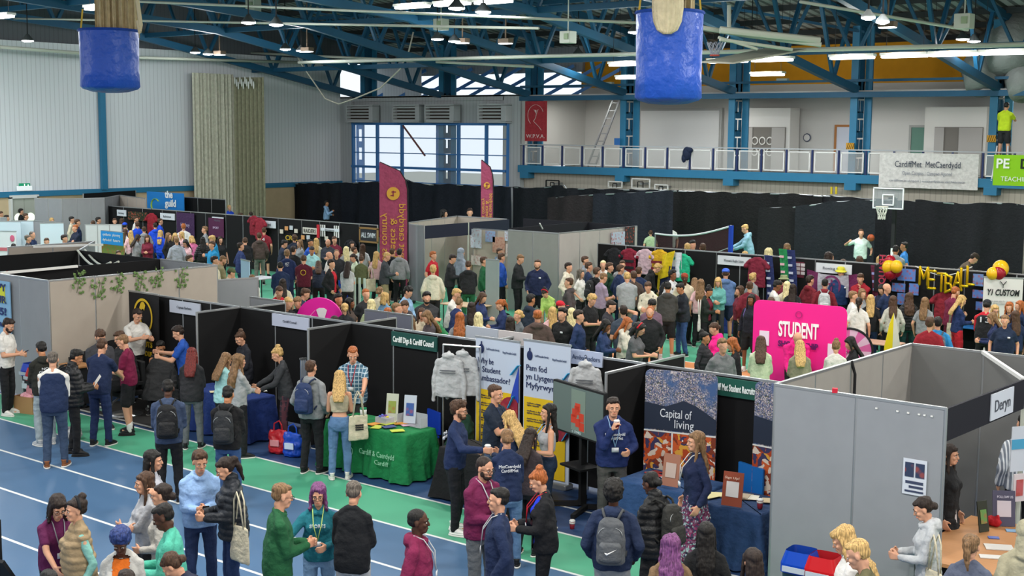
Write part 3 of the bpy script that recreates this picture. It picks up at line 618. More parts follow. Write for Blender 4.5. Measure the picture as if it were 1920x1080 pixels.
# black stalls along the front
bx = [-21.6+1.03*k for k in range(15)]
Yb = 15.72
s = stall('black stall wall behind the barbers with a pale name board', [((-22.0, Yb), (-19.4, Yb), 3)], HB, BLK, group=None)
for px0, px1, par, tx, col in ((319, 376, s, 'Student Barbers', None),):
    a, b = atd(px0, 574, 1, Yb-.05), atd(px1, 581, 1, Yb-.05); f = fascia(s, (a.x, Yb-.05), (b.x, Yb-.05), (a.z+b.z)/2-.0, .24, mat('#b9bfcd', .7)); text('Captain Barbers', .07, f, (0, -.03, -.02), m=mat('#4a4f5a', .7))
s = stall('black corner stall behind the blue-clothed table with a pale name board', [((-19.4, Yb), (-16.42, Yb), 3), ((-19.4, Yb), (-19.4, Yb-1.0), 1)], HB, BLK)
a, b = atd(511, 599, 1, Yb-.05), atd(580, 608, 1, Yb-.05); f = fascia(s, (a.x, Yb-.05), (b.x, Yb-.05), (a.z+b.z)/2, .22, mat('#b3b9cc', .7)); text('Cardiff Council', .06, f, (0, -.03, -.02), m=mat('#4a4f5a', .7))
s = stall('black stall behind the green-clothed table with a dark green name board', [((-16.42, Yb), (-14.4, Yb), 2), ((-16.42, Yb), (-16.42, Yb-1.0), 1)], HB, BLK)
a, b = atd(735, 633, 1, Yb-.05), atd(820, 643, 1, Yb-.05); f = fascia(s, (a.x, Yb-.05), (b.x, Yb-.05), (a.z+b.z)/2-.02, .24, mat('#1b4a44', .7)); text('Cardiff Digs & Cardiff Council', .13, f, (0, -.03, -.045), m=mat('#e4ece9', .7), width=(b.x-a.x)*.9, bold=.004)
s = stall('black stall behind the two tall student ambassador banners', [((-14.4, Yb), (-10.35, Yb), 4)], HB, BLK)
a, b = atd(1072, 660, 1, Yb-.05), atd(1130, 668, 1, Yb-.05); f = fascia(s, (a.x, Yb-.05), (b.x, Yb-.05), a.z-.06, .22, mat('#a8b3cc', .7)); text('Ambassadors', .1, f, (0, -.03, -.03), m=mat('#3c4a6a', .7), width=(b.x-a.x)*.9)
s = stall('black stall behind the city banner with a dark green name board', [((-10.35, Yb), (-7.3, Yb), 3), ((-10.35, Yb), (-10.35, Yb-1.0), 1), ((-10.35, Yb), (-10.35, Yb+1.0), 1)], HB, BLK)
a, b = atd(1340, 722, 1, Yb-.05), atd(1424, 735, 1, Yb-.05); f = fascia(s, (a.x, Yb-.05), (b.x, Yb-.05), (a.z+b.z)/2+.0, .25, mat('#1b5448', .7)); text('Cardiff Met Student Recruitment', .13, f, (0, -.03, -.045), m=mat('#e4ece9', .7), width=(b.x-a.x)*1.15, bold=.004)
# partitions seen behind the black row
for lab, a, b, h, m_ in (('grey partition behind the corner stall', (-20.6, 16.95), (-19.6, 16.95), 2.0, GREYF), ('black partition beside the grey one behind the corner stall', (-19.4, 15.8), (-19.4, 16.8), 2.0, BLK),
                         ('black partition running back from the green-table stall', (-16.42, 15.8), (-16.42, 16.8), 2.0, BLK), ('grey partition beyond the pink wheel', (-17.6, 17.2), (-16.4, 17.2), 2.0, mat('#6f7280', .9, 'felt')),
                         ('black partition between the two ambassador banners', (-13.55, 15.8), (-13.55, 16.6), 1.98, BLK), ('grey partition end beside the beige stall', (-23.5, 18.3), (-23.2, 19.3), 2.0, GREYF)):
    stall(lab, [(a, b, 2 if (Vector(a)-Vector(b)).length > 1.1 else 1, m_)], h, m_, name='partition_screen')
# pale poster boards behind banners
o = thing('poster_board', 'pale poster boards standing behind the black wall by the first ambassador banner', 'board', (-14.3, 16.7, 0))
for k in (0, 1): obj('board', MB().box((k*.72, 0, 1.03), (.7, .03, 2.04)), mat('#b9c0cc' if k == 0 else '#cfc8c8', .7), o)
# right stall
s = stall('large grey stall with a black name fascia beside the recycling bins', [((-7.26, 13.77), (-5.22, 13.77), 2, mat('#8a8d92', .9, 'felt')), ((-7.26, 13.77), (-7.26, 17.75), 4, mat('#a19d97', .9, 'felt')), ((-7.26, 17.75), (-3.2, 17.75), 4, mat('#7b7b79', .9, 'felt'))], HS, GREYF)  # one felt; each wall's tint carries the light falling on that side
fascia(s, (-5.22, 13.77), (-5.12, 17.75), HS-.18, .36, mat('#141420', .8), 'Deryn', mat('#4a4f5a', .7), .12, sign=(-.42, .7))
obj('post', MB().tube([(2.1, 2.35, 0), (2.1, 2.35, HS)], .03, 8), PALE, s)
obj('tie_bar', MB().beam((1.0, 3.98, HS), (2.1, 2.3, HS), .045), WHITE, s)
obj('cable', MB().tube([(.02, 2.0, HS+.02), (.06, 2.03, HS-.15), (.07, 2.03, .4)], .02, 6), DARK, s)
obj('ribbon', MB().box((.75, 0, HS+.03), (.06, .07, .05), .4), mat('#c22037', .6), s)
for u in (.62, .74, .8, .86, .89, .93): obj('velcro_dot', MB().box((u*2.04, -.025, HS-.1), (.025, .01, .018)), WHITE, s)
# middle shell stall
K = 1.0316
s = stall('shell stall with cheerleading photos on its back wall under a black fascia', [((-28.9, 29.9), (-27.7, 29.6), 1, GREYF), ((-30.1, 33.8), (-28.9, 29.9), 4, FELT_WARM_LIT), ((-30.1, 33.8), (-27.9, 33.8), 2, FELT_WARM_LIT)], HS, FELT_WARM_LIT)
fascia(s, (-27.7, 29.6), (-27.8, 33.8), HS-.2, .4, mat('#1d2233', .8))
obj('post', MB().tube([(1.15, 1.8, 0), (1.15, 1.8, HS)], .03, 8), PALE, s)
# photo wall behind shell
s2 = stall('beige wall covered with sports photographs inside the shell stall', [((-27.7, 31.9), (-24.7, 31.9), 3, mat('#b5a99b', .9, 'felt'))], HS-.2, FELT_WARM_LIT)
random.seed(4)
for k, (u, z, w_, h_) in enumerate([(.15, 1.9, .45, .6), (.15, 1.2, .4, .3), (.75, 2.0, .4, .35), (1.1, 1.75, .5, .5), (1.55, 2.05, .42, .3), (1.6, 1.6, .42, .4), (2.1, 2.05, .5, .4), (2.1, 1.55, .45, .45), (2.6, 2.0, .4, .4), (2.6, 1.5, .42, .4), (1.15, 1.2, .4, .35)]):
    obj('photo', MB().box((u, -.05, z), (w_, .02, h_)), mat(['#c9d0dc', '#d5c7c0', '#8fa6c8', '#c49a86'][k % 4], .6, 'photo'), s2)
s = stall('grey and warm-lit beige stall with a black rear fascia beside the rugby shirts', [((-24.85, 30.2), (-22.98, 30.2), 2, mat('#8b8d88', .9, 'felt')), ((-22.98, 30.2), (-22.98, 34.2), 4, mat('#a9a4a0', .9, 'felt'))], HS, GREYF)  # one felt; warm side light is tinted into the second wall
fascia(s, (-24.85, 30.25), (-24.85, 34.2), HS-.1, .3, mat('#15151d', .8)); fascia(s, (-27.5, 34.2), (-22.98, 34.2), HS-.15, .35, mat('#17171f', .8)); obj('tie_bar', MB().beam((.5, 1, HS), (.7, .6, HS+.2), .03), WHITE, s)
p = atd(1159, 452, 0, -22.9); o = thing('poster', 'pale photo poster on the beige stall wall above the rugby shirts', 'poster', p, R(90)); obj('print', MB().box((0, 0, 0), (.7, .02, .55)), mat('#aab6c8', .6, 'photo'), o)
p = atd(1181, 449, 0, -22.9); o = thing('poster', 'narrow black poster at the far end of the beige stall wall', 'poster', p, R(90)); obj('print', MB().box((0, 0, 0), (.5, .02, .8)), mat('#2b2b2f', .6, 'photo'), o)
# rugby / netball row
Yr = 31.6
def rowstall(lab, px0, px1, n, py=470, board=None, bt=None, bm='#c9cdd2', seats=None):
    a, b = atd(px0, py, 1, Yr), atd(px1, py, 1, Yr); s = stall(lab, [((a.x, Yr), (b.x, Yr), n)], 2.06, BLK)
    if board:
        p, q = atd(board[0], 485, 1, Yr-.05), atd(board[1], 485, 1, Yr-.05); f = fascia(s, (p.x, Yr-.05), (q.x, Yr-.05), 1.86, .25, mat(bm, .7)); text(bt, .1, f, (0, -.03, -.03), m=mat('#50555e', .7), width=(q.x-p.x)*.6)
    return s
rowstall('black stall wall hung with striped rugby shirts', 1121, 1344, 4)
rowstall('black stall of the rugby union with a white name board', 1344, 1530, 4, board=(1346, 1408), bt="Women's Rugby Union")
rowstall('black stall with a maroon and white flag banner below its name board', 1530, 1645, 2, board=(1531, 1598), bt='Rowing Club')
rowstall('black netball stall with foil letters and action photos', 1645, 1812, 3)
rowstall('black stall at the end of the netball row behind the custom clothing banner', 1812, 1960, 3)
# far-left stalls
rowx = lambda px: atd(px, 405, 1, 32.3).x
for lab, p0, p1, n, bd in (('black stall with bright sports prints in the far corner row', 198, 305, 3, (223, 240, 'Archery')), ('black stall beside the purple drape in the far corner row', 305, 386, 3, (304, 331, 'Badminton')), ('black stall with a purple shirt display in the far corner row', 386, 424, 1, (401, 422, 'Hockey')),
                       ('black stall with maroon shirts hung over its top', 424, 522, 3, (495, 520, 'Futsal')), ('black stall with small awards in the middle of the sports row', 522, 566, 1, None), ('black stall with a white lettered board beside the red stripe', 566, 600, 1, None),
                       ('black stall with vertical white bars on its backdrop', 600, 637, 1, None), ('black stall with a lacrosse shirt on its backdrop', 637, 674, 1, None), ('black stall behind the chalk style sign', 674, 708, 1, None)):
    a, b = rowx(p0), rowx(p1); s = stall(lab, [((a, 32.3), (b, 32.3), n)], 2.05, BLK)
    if bd: p, q = rowx(bd[0]), rowx(bd[1]); f = fascia(s, (p, 32.22), (q, 32.22), 1.8, .26, mat('#c4c9d0', .7)); text(bd[2], .12, f, (0, -.03, -.04), m=mat('#50555e', .7))
def flatpic(name, px0, py0, px1, py1, Y, m, lab, cat, txt=None, tm=None, ts=.2, tw=.8, t=.02, frame=None):
    x, z, wd, h = quadY(px0, py0, px1, py1, Y); o = thing(name, lab, cat, (x, Y, z)); obj('print', MB().box((0, 0, 0), (wd, t, h)), m, o)
    if frame: obj('picture_frame', MB().box((0, 0, h/2), (wd+.06, t+.02, .06)).box((0, 0, -h/2), (wd+.06, t+.02, .06)).box((wd/2, 0, 0), (.06, t+.02, h)).box((-wd/2, 0, 0), (.06, t+.02, h)), frame, o)
    if txt: text(txt, ts, o, (0, -t/2-.015, -ts*.35), m=tm, width=wd*tw)
    return o
flatpic('wall_poster', 331, 398, 365, 445, 32.2, mat('#3c2348', .7, 'cloth'), 'dark purple drape with small lettering in the far corner row', 'banner', 'Hockey', mat('#b9a9c9', .7), .2, .5)
flatpic('wall_poster', 391, 408, 420, 446, 32.2, mat('#4c1d3f', .7), 'deep purple team shirt print on the far corner row', 'poster', 'SPORT', mat('#c9b1cf', .7), .12, .4)
flatpic('wall_poster', 240, 396, 277, 415, 32.2, mat('#1d2b1a', .7, 'photo'), 'dark print with bright green shapes on the far corner row', 'poster')
flatpic('wall_poster', 568, 426, 595, 440, 32.2, mat('#c9c4ba', .7), 'cream board with black capital letters in the sports row', 'sign', 'RAIDERS', mat('#2a2522', .7), .2, .85)
flatpic('wall_poster', 601, 427, 636, 435, 32.2, mat('#d0d4da', .7), 'white name board across the vertical white bars', 'sign', 'Snowsports', mat('#444a55', .7), .1, .5)
flatpic('wall_poster', 675, 427, 708, 455, 32.15, mat('#23272c', .7), 'dark chalkboard sign in a wooden frame beside the maroon flag', 'sign', 'ALL SWIM', mat('#dfe6ea', .7), .25, .8, frame=mat('#8a6a3e', .6))
flatpic('wall_poster', 535, 443, 560, 449, 32.2, mat('#1a1a1c', .7), 'black strip with yellow letters in the sports row', 'sign', 'CRIC', mat('#d9b23a', .7), .25, .9)
flatpic('wall_poster', 594, 421, 599, 446, 32.15, mat('#b3202c', .7), 'narrow red stripe banner between two sports stalls', 'banner')
for i, (px, py) in enumerate(((528, 434), (537, 428), (546, 427), (555, 433), (568, 445), (578, 445), (612, 447))): flatpic('award_plaque', px-3, py-4, px+3, py+4, 32.18, mat(['#c9c2b4', '#c98f5a', '#b7bcc2'][i % 3], .5), 'small square plaque pinned to the black sports stalls', 'plaque')['group'] = 'plaques on the sports stalls'
x, z, wd, h = quadY(600, 421, 637, 446, 32.23); o = thing('white_bars', 'set of vertical white bars printed on a black sports backdrop', 'backdrop', (x, 32.22, z))
for k in (-.45, -.35, -.25, .25, .35, .45): obj('bar', MB().box((k*wd, 0, 0), (.05, .02, h)), WHITE, o)
# grey panels in the far corner
for lab, pts, z in (('grey panelled stall wall beside the porthole doors', ((65, 372), (116, 373), (196, 371)), HS), ('pale grey panel wall ending at the blue sign in the far corner', ((196, 371), (224, 366), (273, 372)), HS)):
    a, b = at(*pts[0], z), at(*pts[-1], z); c = at(*pts[1], z); s = stall(lab, [((a.x, a.y), (c.x, c.y), 2, GREYF), ((c.x, c.y), (b.x, b.y), 3, FELT_WARM_LIT if 'pale' in lab else mat('#8f9092', .9, 'felt'))], z, GREYF)
a, b, c = at(156, 363, HS), at(254, 357, HS), at(125, 360, HS); s = thing('stall_fascia', 'long black stall fascia in front of the side wall', 'fascia', (a.x, a.y, 0)); d = b-a
obj('fascia', MB().box((0, 0, 0), (d.length, .04, .4)), BLK, s, ((b.x-a.x)/2, (b.y-a.y)/2, HS-.2), math.atan2(d.y, d.x)); obj('post', MB().tube([(0, 0, 0), (0, 0, HS)], .03), ALU, s); obj('post', MB().tube([(d.x, d.y, 0), (d.x, d.y, HS)], .03), ALU, s)
x, z, wd, h = quadY(276, 361, 345, 395, 35.5); o = thing('stall_sign', 'bright blue sign with large white lower case letters in the far corner', 'sign', (x, 35.5, z)); obj('sign_panel', MB().box((0, 0, -.2), (wd, .05, h+.5)), mat('#1f7fd0', .6), o)
text('the', .42, o, (.05, -.05, .18), m=mat('#f0f6fb', .6), align='LEFT', bold=.015); text('guild', .42, o, (.05, -.05, -.2), m=mat('#f0f6fb', .6), align='LEFT', bold=.015)
m = MB()
for k in range(14): a0, a1 = R(40+20*k), R(60+20*k); m.beam((-.65+.3*math.cos(a0), -.04, -.2+.3*math.sin(a0)), (-.65+.3*math.cos(a1), -.04, -.2+.3*math.sin(a1)), .12, .01)
obj('emblem', m, mat('#c4dc4c', .6), o)
a, b = atd(346, 365, 1, 36), atd(423, 365, 1, 36); stall('black panel wall beyond the blue sign near the off-white drape', [((a.x, 36), (b.x, 36), 3)], 2.3, BLK)
# small white boards and banners among the left crowd
a, b = at(160, 421, 2.0), at(228, 421, 2.0); stall('white panel screen beside the blue and green pull-up banner', [((a.x, a.y), (b.x, b.y), 3, mat('#bcc4c6', .8, 'felt'))], 2.0, GREYF, name='partition_screen')
a, b = at(62, 414, 1.9), at(104, 416, 1.9); stall('low grey screen near the porthole doors', [((a.x, a.y), (b.x, b.y), 2, GREYF)], 1.9, GREYF, name='partition_screen')
a, b = at(0, 408, 1.9), at(12, 408, 1.9); stall('low grey screen at the far edge by the side wall', [((a.x, a.y), (b.x, b.y), 1, GREYF)], 1.9, GREYF, name='partition_screen')
def pullup(name, lab, x, y, rz, wd, h, m, cat='banner', z0=.06, rounded=0, t=.02):
    o = thing(name, lab, cat, (x, y, 0), rz)
    if rounded:
        pts = []
        for qx, qz, a0 in ((1, 1, 0), (-1, 1, 90)):
            for i in range(6): a = R(a0+18*i); pts.append((qx*(wd/2-rounded)+rounded*math.cos(a), -t/2, (h-rounded)+rounded*math.sin(a)))
        pts += [(-wd/2, -t/2, z0), (wd/2, -t/2, z0)]; obj('banner_sheet', MB().slab(pts[::-1], (0, t, 0), 1), m, o)
    else: obj('banner_sheet', MB().box((0, 0, (h+z0)/2), (wd, t, h-z0)), m, o); obj('top_bar', MB().box((0, 0, h), (wd+.02, .035, .03)), ALU, o)
    obj('banner_base', MB().rbox((0, 0, .04), (wd+.04, .2, .08), .03), ALU, o); obj('banner_pole', MB().tube([(0, .06, .05), (0, .04, h)], .012), ALU, o); return o
def px_banner(name, lab, px0, px1, pyt, h, m, Y=None, **k):
    a, b = at(px0, pyt[0], h), at(px1, pyt[1], h)
    if Y: a, b = atd(px0, pyt[0], 1, Y), atd(px1, pyt[1], 1, Y); h = (a.z+b.z)/2; a.z = b.z = h
    d = b-a; return pullup(name, lab, (a.x+b.x)/2, (a.y+b.y)/2, math.atan2(d.y, d.x), d.length, h, m, **k), d.length
o, wd = px_banner('pull_up_banner', 'blue and olive green pull-up banner in front of the white screen', 190, 231, (432, 436), 2.0, mat('#6b7a35', .7, 'photo')); obj('header', MB().box((0, -.02, 1.78), (wd, .01, .42)), mat('#2388cf', .7), o)
for z, t_ in ((1.85, 'cynllunio  planning'), (1.68, 'dyfodol  future'), (1.1, 'dewis  options')): text(t_, .12, o, (0, -.04, z), m=WHITE, width=wd*.8)
for px, py, c in ((18, 415, '#bccdd2'), (42, 414, '#c3d6dd'), (97, 418, '#b9cfdb')):
    a = at(px, py, 1.9); pullup('pull_up_banner', 'plain pale blue pull-up banner near the porthole doors', a.x, a.y, R(60 if px > 90 else 40), .8, 1.9, mat('#b9cdd6', .7))['group'] = 'pale pull-up banners by the porthole doors'
o, wd = px_banner('stall_sign', 'white counter sign with a small pink crest at the frame edge', -12, 30, (433, 434), 1.6, mat('#cfcfd4', .7)); obj('crest', MB().ell((.3, -.03, 1.35), (.09, .01, .12)), mat('#c25a7a', .7), o); obj('red_band', MB().box((0, -.02, .95), (wd, .01, .12)), mat('#b9606a', .7), o)
# barber banner
o, wd = px_banner('pull_up_banner', 'black pull-up banner with a gold letter C in a ring beside the barbers', 242, 297, (546, 552), 2.02, mat('#17171a', .7), Y=15.5)
def ring(c, r, wd_, n=28, y=-.03, sz=1.0, arc=(0, 360)):
    m = MB(); 
    for k in range(n): a0, a1 = R(arc[0]+(arc[1]-arc[0])*k/n), R(arc[0]+(arc[1]-arc[0])*(k+1)/n); m.add([(c[0]+(r+e*wd_)*math.cos(a), y, c[1]+(r+e*wd_)*math.sin(a)*sz) for a, e in ((a0, 0), (a1, 0), (a1, 1), (a0, 1))], [(0, 1, 2, 3)])
    return m
GOLD = mat('#d2b02c', .6)
obj('ring_emblem', ring((0, 1.62), .27, .045, sz=1.15), GOLD, o); obj('letter_c', ring((0, 1.62), .07, .065, 20, sz=2.2, arc=(50, 310)), GOLD, o)
text('CUTS', .15, o, (.1, -.03, 1.02), m=GOLD, bold=.006); text('FADES', .13, o, (.08, -.03, .84), m=GOLD, bold=.006)
# ambassador banners
def amb(px0, px1, pyt, l1, lab):
    o, wd = px_banner('pull_up_banner', lab, px0, px1, pyt, 2.1, mat('#b9c3d4', .7), Y=15.5)
    INK = mat('#1f2c56', .7)
    obj('crest', MB().ell((-wd*.36, -.02, 1.96), (.055, .008, .075)).box((-wd*.36, -.02, 2.05), (.02, .01, .05)), INK, o)
    text('Cardiff Metropolitan University', .05, o, (-wd*.1, -.02, 1.95), m=mat('#68748f', .7), width=wd*.3); text('Prifysgol Metropolitan Caerdydd', .05, o, (wd*.28, -.02, 1.93), m=mat('#68748f', .7), width=wd*.3)
    for k, tx in enumerate(l1): text(tx, .13, o, (-wd*.44, -.02, 1.73-k*.135), m=INK, align='LEFT', shear=.0, width=wd*(.36, .52, .74)[k] if 'Why' in l1[0] else wd*(.44, .8, .66)[k])
    YEL = mat('#d9b41c', .7); obj('yellow_block', MB().box((-.02, -.02, .72), (wd*.9, .01, 1.2)), YEL, o)
    obj('blue_stroke', MB().beam((wd*.34, -.02, 1.62), (wd*.5, -.02, 1.78), .1, .01).beam((wd*.3, -.03, 1.1), (wd*.42, -.03, 1.3), .12, .01).beam((wd*.4, -.04, .75), (wd*.5, -.04, .88), .08, .01), mat('#2fa5d8', .7), o)
    obj('navy_triangle', MB().slab([(wd*.5, -.02, 1.75), (wd*.5, -.02, 1.2), (wd*.3, -.02, 1.2)], (0, -.01, 0), 1), mat('#2743a8', .7), o)
    obj('round_picture', MB().rings([[(wd*.32+wd*.26*math.cos(2*math.pi*i/24) if wd*.32+wd*.26*math.cos(2*math.pi*i/24) < wd*.49 else wd*.49, y, 1.0+.27*math.sin(2*math.pi*i/24)) for i in range(24)] for y in (-.025, -.04)]), mat('#8e2438', .7, 'photo'), o)
    for k in range(9): text('cynllunio a dysgu\nsgiliau newydd', .035, o, (-wd*.4, -.035, 1.22-k*.12), m=INK, align='LEFT', width=wd*(.3+.05*(k % 3)))
    return o
amb(893, 975, (631, 641), ('Why be', 'a Student', 'Ambassador?'), 'tall white and yellow ambassador banner with English lettering')
amb(983, 1070, (637, 648), ('Pam fod', 'yn Llysgennad', 'Myfyrwyr?'), 'tall white and yellow ambassador banner with Welsh lettering')
# city banners
def city(px0, px1, pyt, lab, t1, t2, wforce=None, clip=False):
    a, b = at(px0, pyt[0], 2.08), at(px1, pyt[1], 2.08); d = b-a; wd = wforce or d.length; ang = math.atan2(d.y, d.x); c = a+d.normalized()*wd/2
    o = pullup('pull_up_banner', lab, c.x, c.y, ang, wd, 2.08, mat('#2e3647', .7, 'aerial'), rounded=.08)
    pts = [(-wd/2, 1.62), (-wd*.2, 1.58), (wd*.05, 1.68), (wd*.22, 1.62), (wd*.42, 1.5), (wd*.5, 1.45), (wd*.5, 1.25), (-wd*.5, 1.25)]
    obj('dark_band', MB().slab([(x, -.015, z) for x, z in pts], (0, -.006, 0), 1), mat('#232c3e', .7), o)
    obj('lower_collage', MB().box((0, -.02, .72), (wd, .01, 1.0)), mat('#a8401e', .7, 'collage'), o)
    obj('divider', MB().box((0, -.028, 1.225), (wd, .006, .02)).box((-wd*.1, -.028, .8), (.02, .006, .85)), WHITE, o)
    if t1:
        text(t1, .17, o, (-wd*.28, -.03, 1.43), m=mat('#d5d9e0', .7), align='LEFT', width=wd*.44); text(t2, .17, o, (-wd*.08, -.03, 1.29), m=mat('#d5d9e0', .7), align='LEFT', width=wd*.27)
    return o
city(1211, 1346, (691, 703), 'city view pull-up banner with white lettering above an orange collage', 'Capital of', 'living')
o = city(1417, 1450, (714, 719), 'second city view banner half hidden behind the grey stall', None, None, 1.0); text('Prifddinas', .15, o, (-.1, -.03, 1.38), m=mat('#d5d9e0', .7), align='LEFT')
# custom clothing banner
o, wd = px_banner('pull_up_banner', 'tall white clothing banner with a black forked logo beside the netball stall', 1845, 1919, (519, 522), 2.0, mat('#cfccc8', .7))
text('Y1 CUSTOM', .2, o, (0, -.03, 1.58), m=mat('#1a1a1c', .7), width=wd*.82, shear=.2, bold=.006); text('the great value for your team\nkit and custom clothing', .06, o, (0, -.03, 1.42), m=mat('#86868a', .7), width=wd*.6)
obj('forked_logo', MB().beam((0, -.02, 1.76), (0, -.02, 1.84), .045, .01).beam((0, -.02, 1.83), (-.07, -.02, 1.92), .045, .01).beam((0, -.02, 1.83), (.07, -.02, 1.92), .045, .01), mat('#1a1a1c', .7), o)
# poster on left grey wall
o = thing('poster', 'blue and yellow happy hour poster on the grey end wall at the frame edge', 'poster', (-24.6, 13.78, 1.72)); obj('print', MB().box((0, 0, 0), (1.05, .02, 1.15)), mat('#7fa9c9', .7), o); obj('yellow_patch', MB().box((-.05, -.015, .32), (.8, .01, .36)), mat('#c9cc3a', .7), o)
for k, tx in enumerate(('HAPPY', 'HOUR', '2-4-5!', 'COCKTAILS')): text(tx, .2 if k < 3 else .12, o, (0, -.03, .38-k*.24), m=mat('#1f2f66', .7), width=.8, bold=.006)
# monochrome poster on the right stall
p = atd(1715, 895, 1, 13.74); o = thing('poster', 'small black and white event poster taped to the grey stall', 'poster', p); obj('paper', MB().box((0, 0, 0), (.27, .008, .4)), mat('#c7ccd6', .7), o)
obj('photo_print', MB().box((-.06, -.008, .08), (.1, .005, .16)).box((.06, -.008, .08), (.1, .005, .16)), mat('#2f3a55', .7, 'photo'), o); obj('print_lines', MB().box((0, -.008, -.06), (.2, .004, .03)).box((.02, -.008, -.11), (.16, .004, .025)).box((0, -.008, -.16), (.21, .004, .02)), mat('#38405a', .7), o)
# green sheet hung on partition by corner stall
px_banner('poster_stand', 'slanted striped poster board behind the man with the navy backpack', 563, 574, (673, 672), 1.35, mat('#8b99ad', .7, 'stripe'), z0=.5)
px_banner('pull_up_banner', 'pale blue pull-up banner with a yellow foot behind the beige stall', 452, 468, (486, 490), 1.9, mat('#9fb9cf', .7))
# pink student backdrop
a, b = at(1414, 561, 2.15), at(1589, 576, 2.15); d = b-a; o = pullup('backdrop_board', 'wide hot pink backdrop with STUDENT in white capitals', (a.x+b.x)/2, (a.y+b.y)/2, math.atan2(d.y, d.x), d.length, 2.15, mat('#f0218c', .6), cat='backdrop', rounded=.14)
w_ = d.length
text('STUDENT', .4, o, (0, -.03, 1.5), m=mat('#f4f2f2', .6), width=w_*.43, bold=.012); text('SHOP      SHIP', .15, o, (0, -.03, 1.3), m=mat('#5a1660', .6), width=w_*.43, bold=.006)
obj('logo_ring', ring((0, 1.93), .05, .02), mat('#b51c74', .6), o)
for sx_ in (-1, 1): obj('white_card', MB().box((sx_*w_*.37, -.02, 1.42 if sx_ < 0 else 1.3), (.2, .01, .28)), mat('#ecd5e6', .6), o)
# ------------------------------------------------------------- people
SKIN = {'a': '#c9997d', 'b': '#b07c59', 'c': '#7c4f36', 'd': '#4a2f22'}
HAIRC = {'k': ('#14110f', 'black'), 'd': ('#251913', 'dark brown'), 'b': ('#452f20', 'brown'), 'l': ('#76593c', 'light brown'), 'y': ('#b8965e', 'blond'), 'w': ('#d9c896', 'pale blond'), 'g': ('#9a5529', 'ginger'), 'r': ('#5f1a16', 'dark red'), 'e': ('#5b534b', 'grey'), 'p': ('#6b3c68', 'purple'), 'u': ('#26386e', 'blue')}
HT = {'sh': 'short {} hair', 'cr': 'cropped {} hair', 'bz': 'shaved {} hair', 'bd': 'a bald head', 'lg': 'long straight {} hair', 'wv': 'long wavy {} hair', 'pn': '{} ponytail', 'bn': '{} hair in a bun', 'bb': 'a {} bob', 'cu': 'curly {} hair', 'af': 'thick curly {} hair',
      'cp': '{} hair under a cap', 'bk': 'a bucket hat', 'hj': 'a headscarf', 'hd': 'hood up', 'tb': '{} hair tied back', 'hb': '{} hair and headband'}
COL = {'K': ('#191a1d', 'black'), 'N': ('#1b2a4a', 'navy'), 'G': ('#85888b', 'grey'), 'LG': ('#b3b6b8', 'light grey'), 'DG': ('#3c3e42', 'dark grey'), 'W': ('#d6d4cf', 'white'), 'C': ('#cdc3aa', 'cream'), 'B': ('#2450ad', 'blue'), 'LB': ('#88abd0', 'light blue'),
       'RB': ('#1b48c8', 'royal blue'), 'T': ('#1f7480', 'teal'), 'AQ': ('#9ccbcb', 'aqua'), 'GN': ('#1f5a38', 'green'), 'OL': ('#565c3c', 'olive'), 'MR': ('#6a1c30', 'maroon'), 'R': ('#b51e2d', 'red'), 'PK': ('#ee2186', 'hot pink'), 'PL': ('#d8aeb2', 'pale pink'),
       'PU': ('#553a78', 'purple'), 'LV': ('#98889e', 'mauve'), 'BR': ('#4b3e38', 'brown'), 'BE': ('#ab9779', 'beige'), 'TQ': ('#4fb39d', 'turquoise'), 'MT': ('#7fb3ab', 'mint'), 'DN': ('#58789f', 'denim blue'), 'BU': ('#561736', 'burgundy'), 'YL': ('#d8c02f', 'yellow'),
       'LM': ('#b5d070', 'lime'), 'LN': ('#9db38c', 'light green'), 'KH': ('#8c8262', 'khaki'), 'SK': ('#3a4a63', 'slate blue'), 'TB': ('#1d7fae', 'bright blue'), 'MG': ('#6c1238', 'magenta maroon'), 'OR': ('#d96a1c', 'orange'), 'LC': ('#c9d8bc', 'pale green'), 'BD': ('#4a6285', 'faded blue')}
TOPW = {'te': 'T-shirt', 'sw': 'sweatshirt', 'ho': 'hoodie', 'ja': 'jacket', 'pf': 'puffer jacket', 'gi': 'gilet', 'tk': 'crop top', 'sh': 'shirt', 'cp': 'barber cape', 'bz': 'blazer', 'fl': 'fleece', 'oj': 'open jacket', 'rg': 'rugby shirt'}
BOTW = {'tr': 'trousers', 'je': 'jeans', 'so': 'shorts', 'sk': 'long skirt', 'wt': 'wide trousers', 'lg': 'leggings'}
def lean_T(deg, sit):
    a = R(deg)
    def T(p):
        p = Vector(p)
        if deg:
            t = min(1, max(0, (p.z-.88)/.25)); aa = a*t; y, z = p.y, p.z-.95
            p = Vector((p.x, y*math.cos(aa)+z*math.sin(aa)-math.sin(a)*.1, .95+z*math.cos(aa)-y*math.sin(aa)))
        if sit: p.z -= .44
        return p
    return T
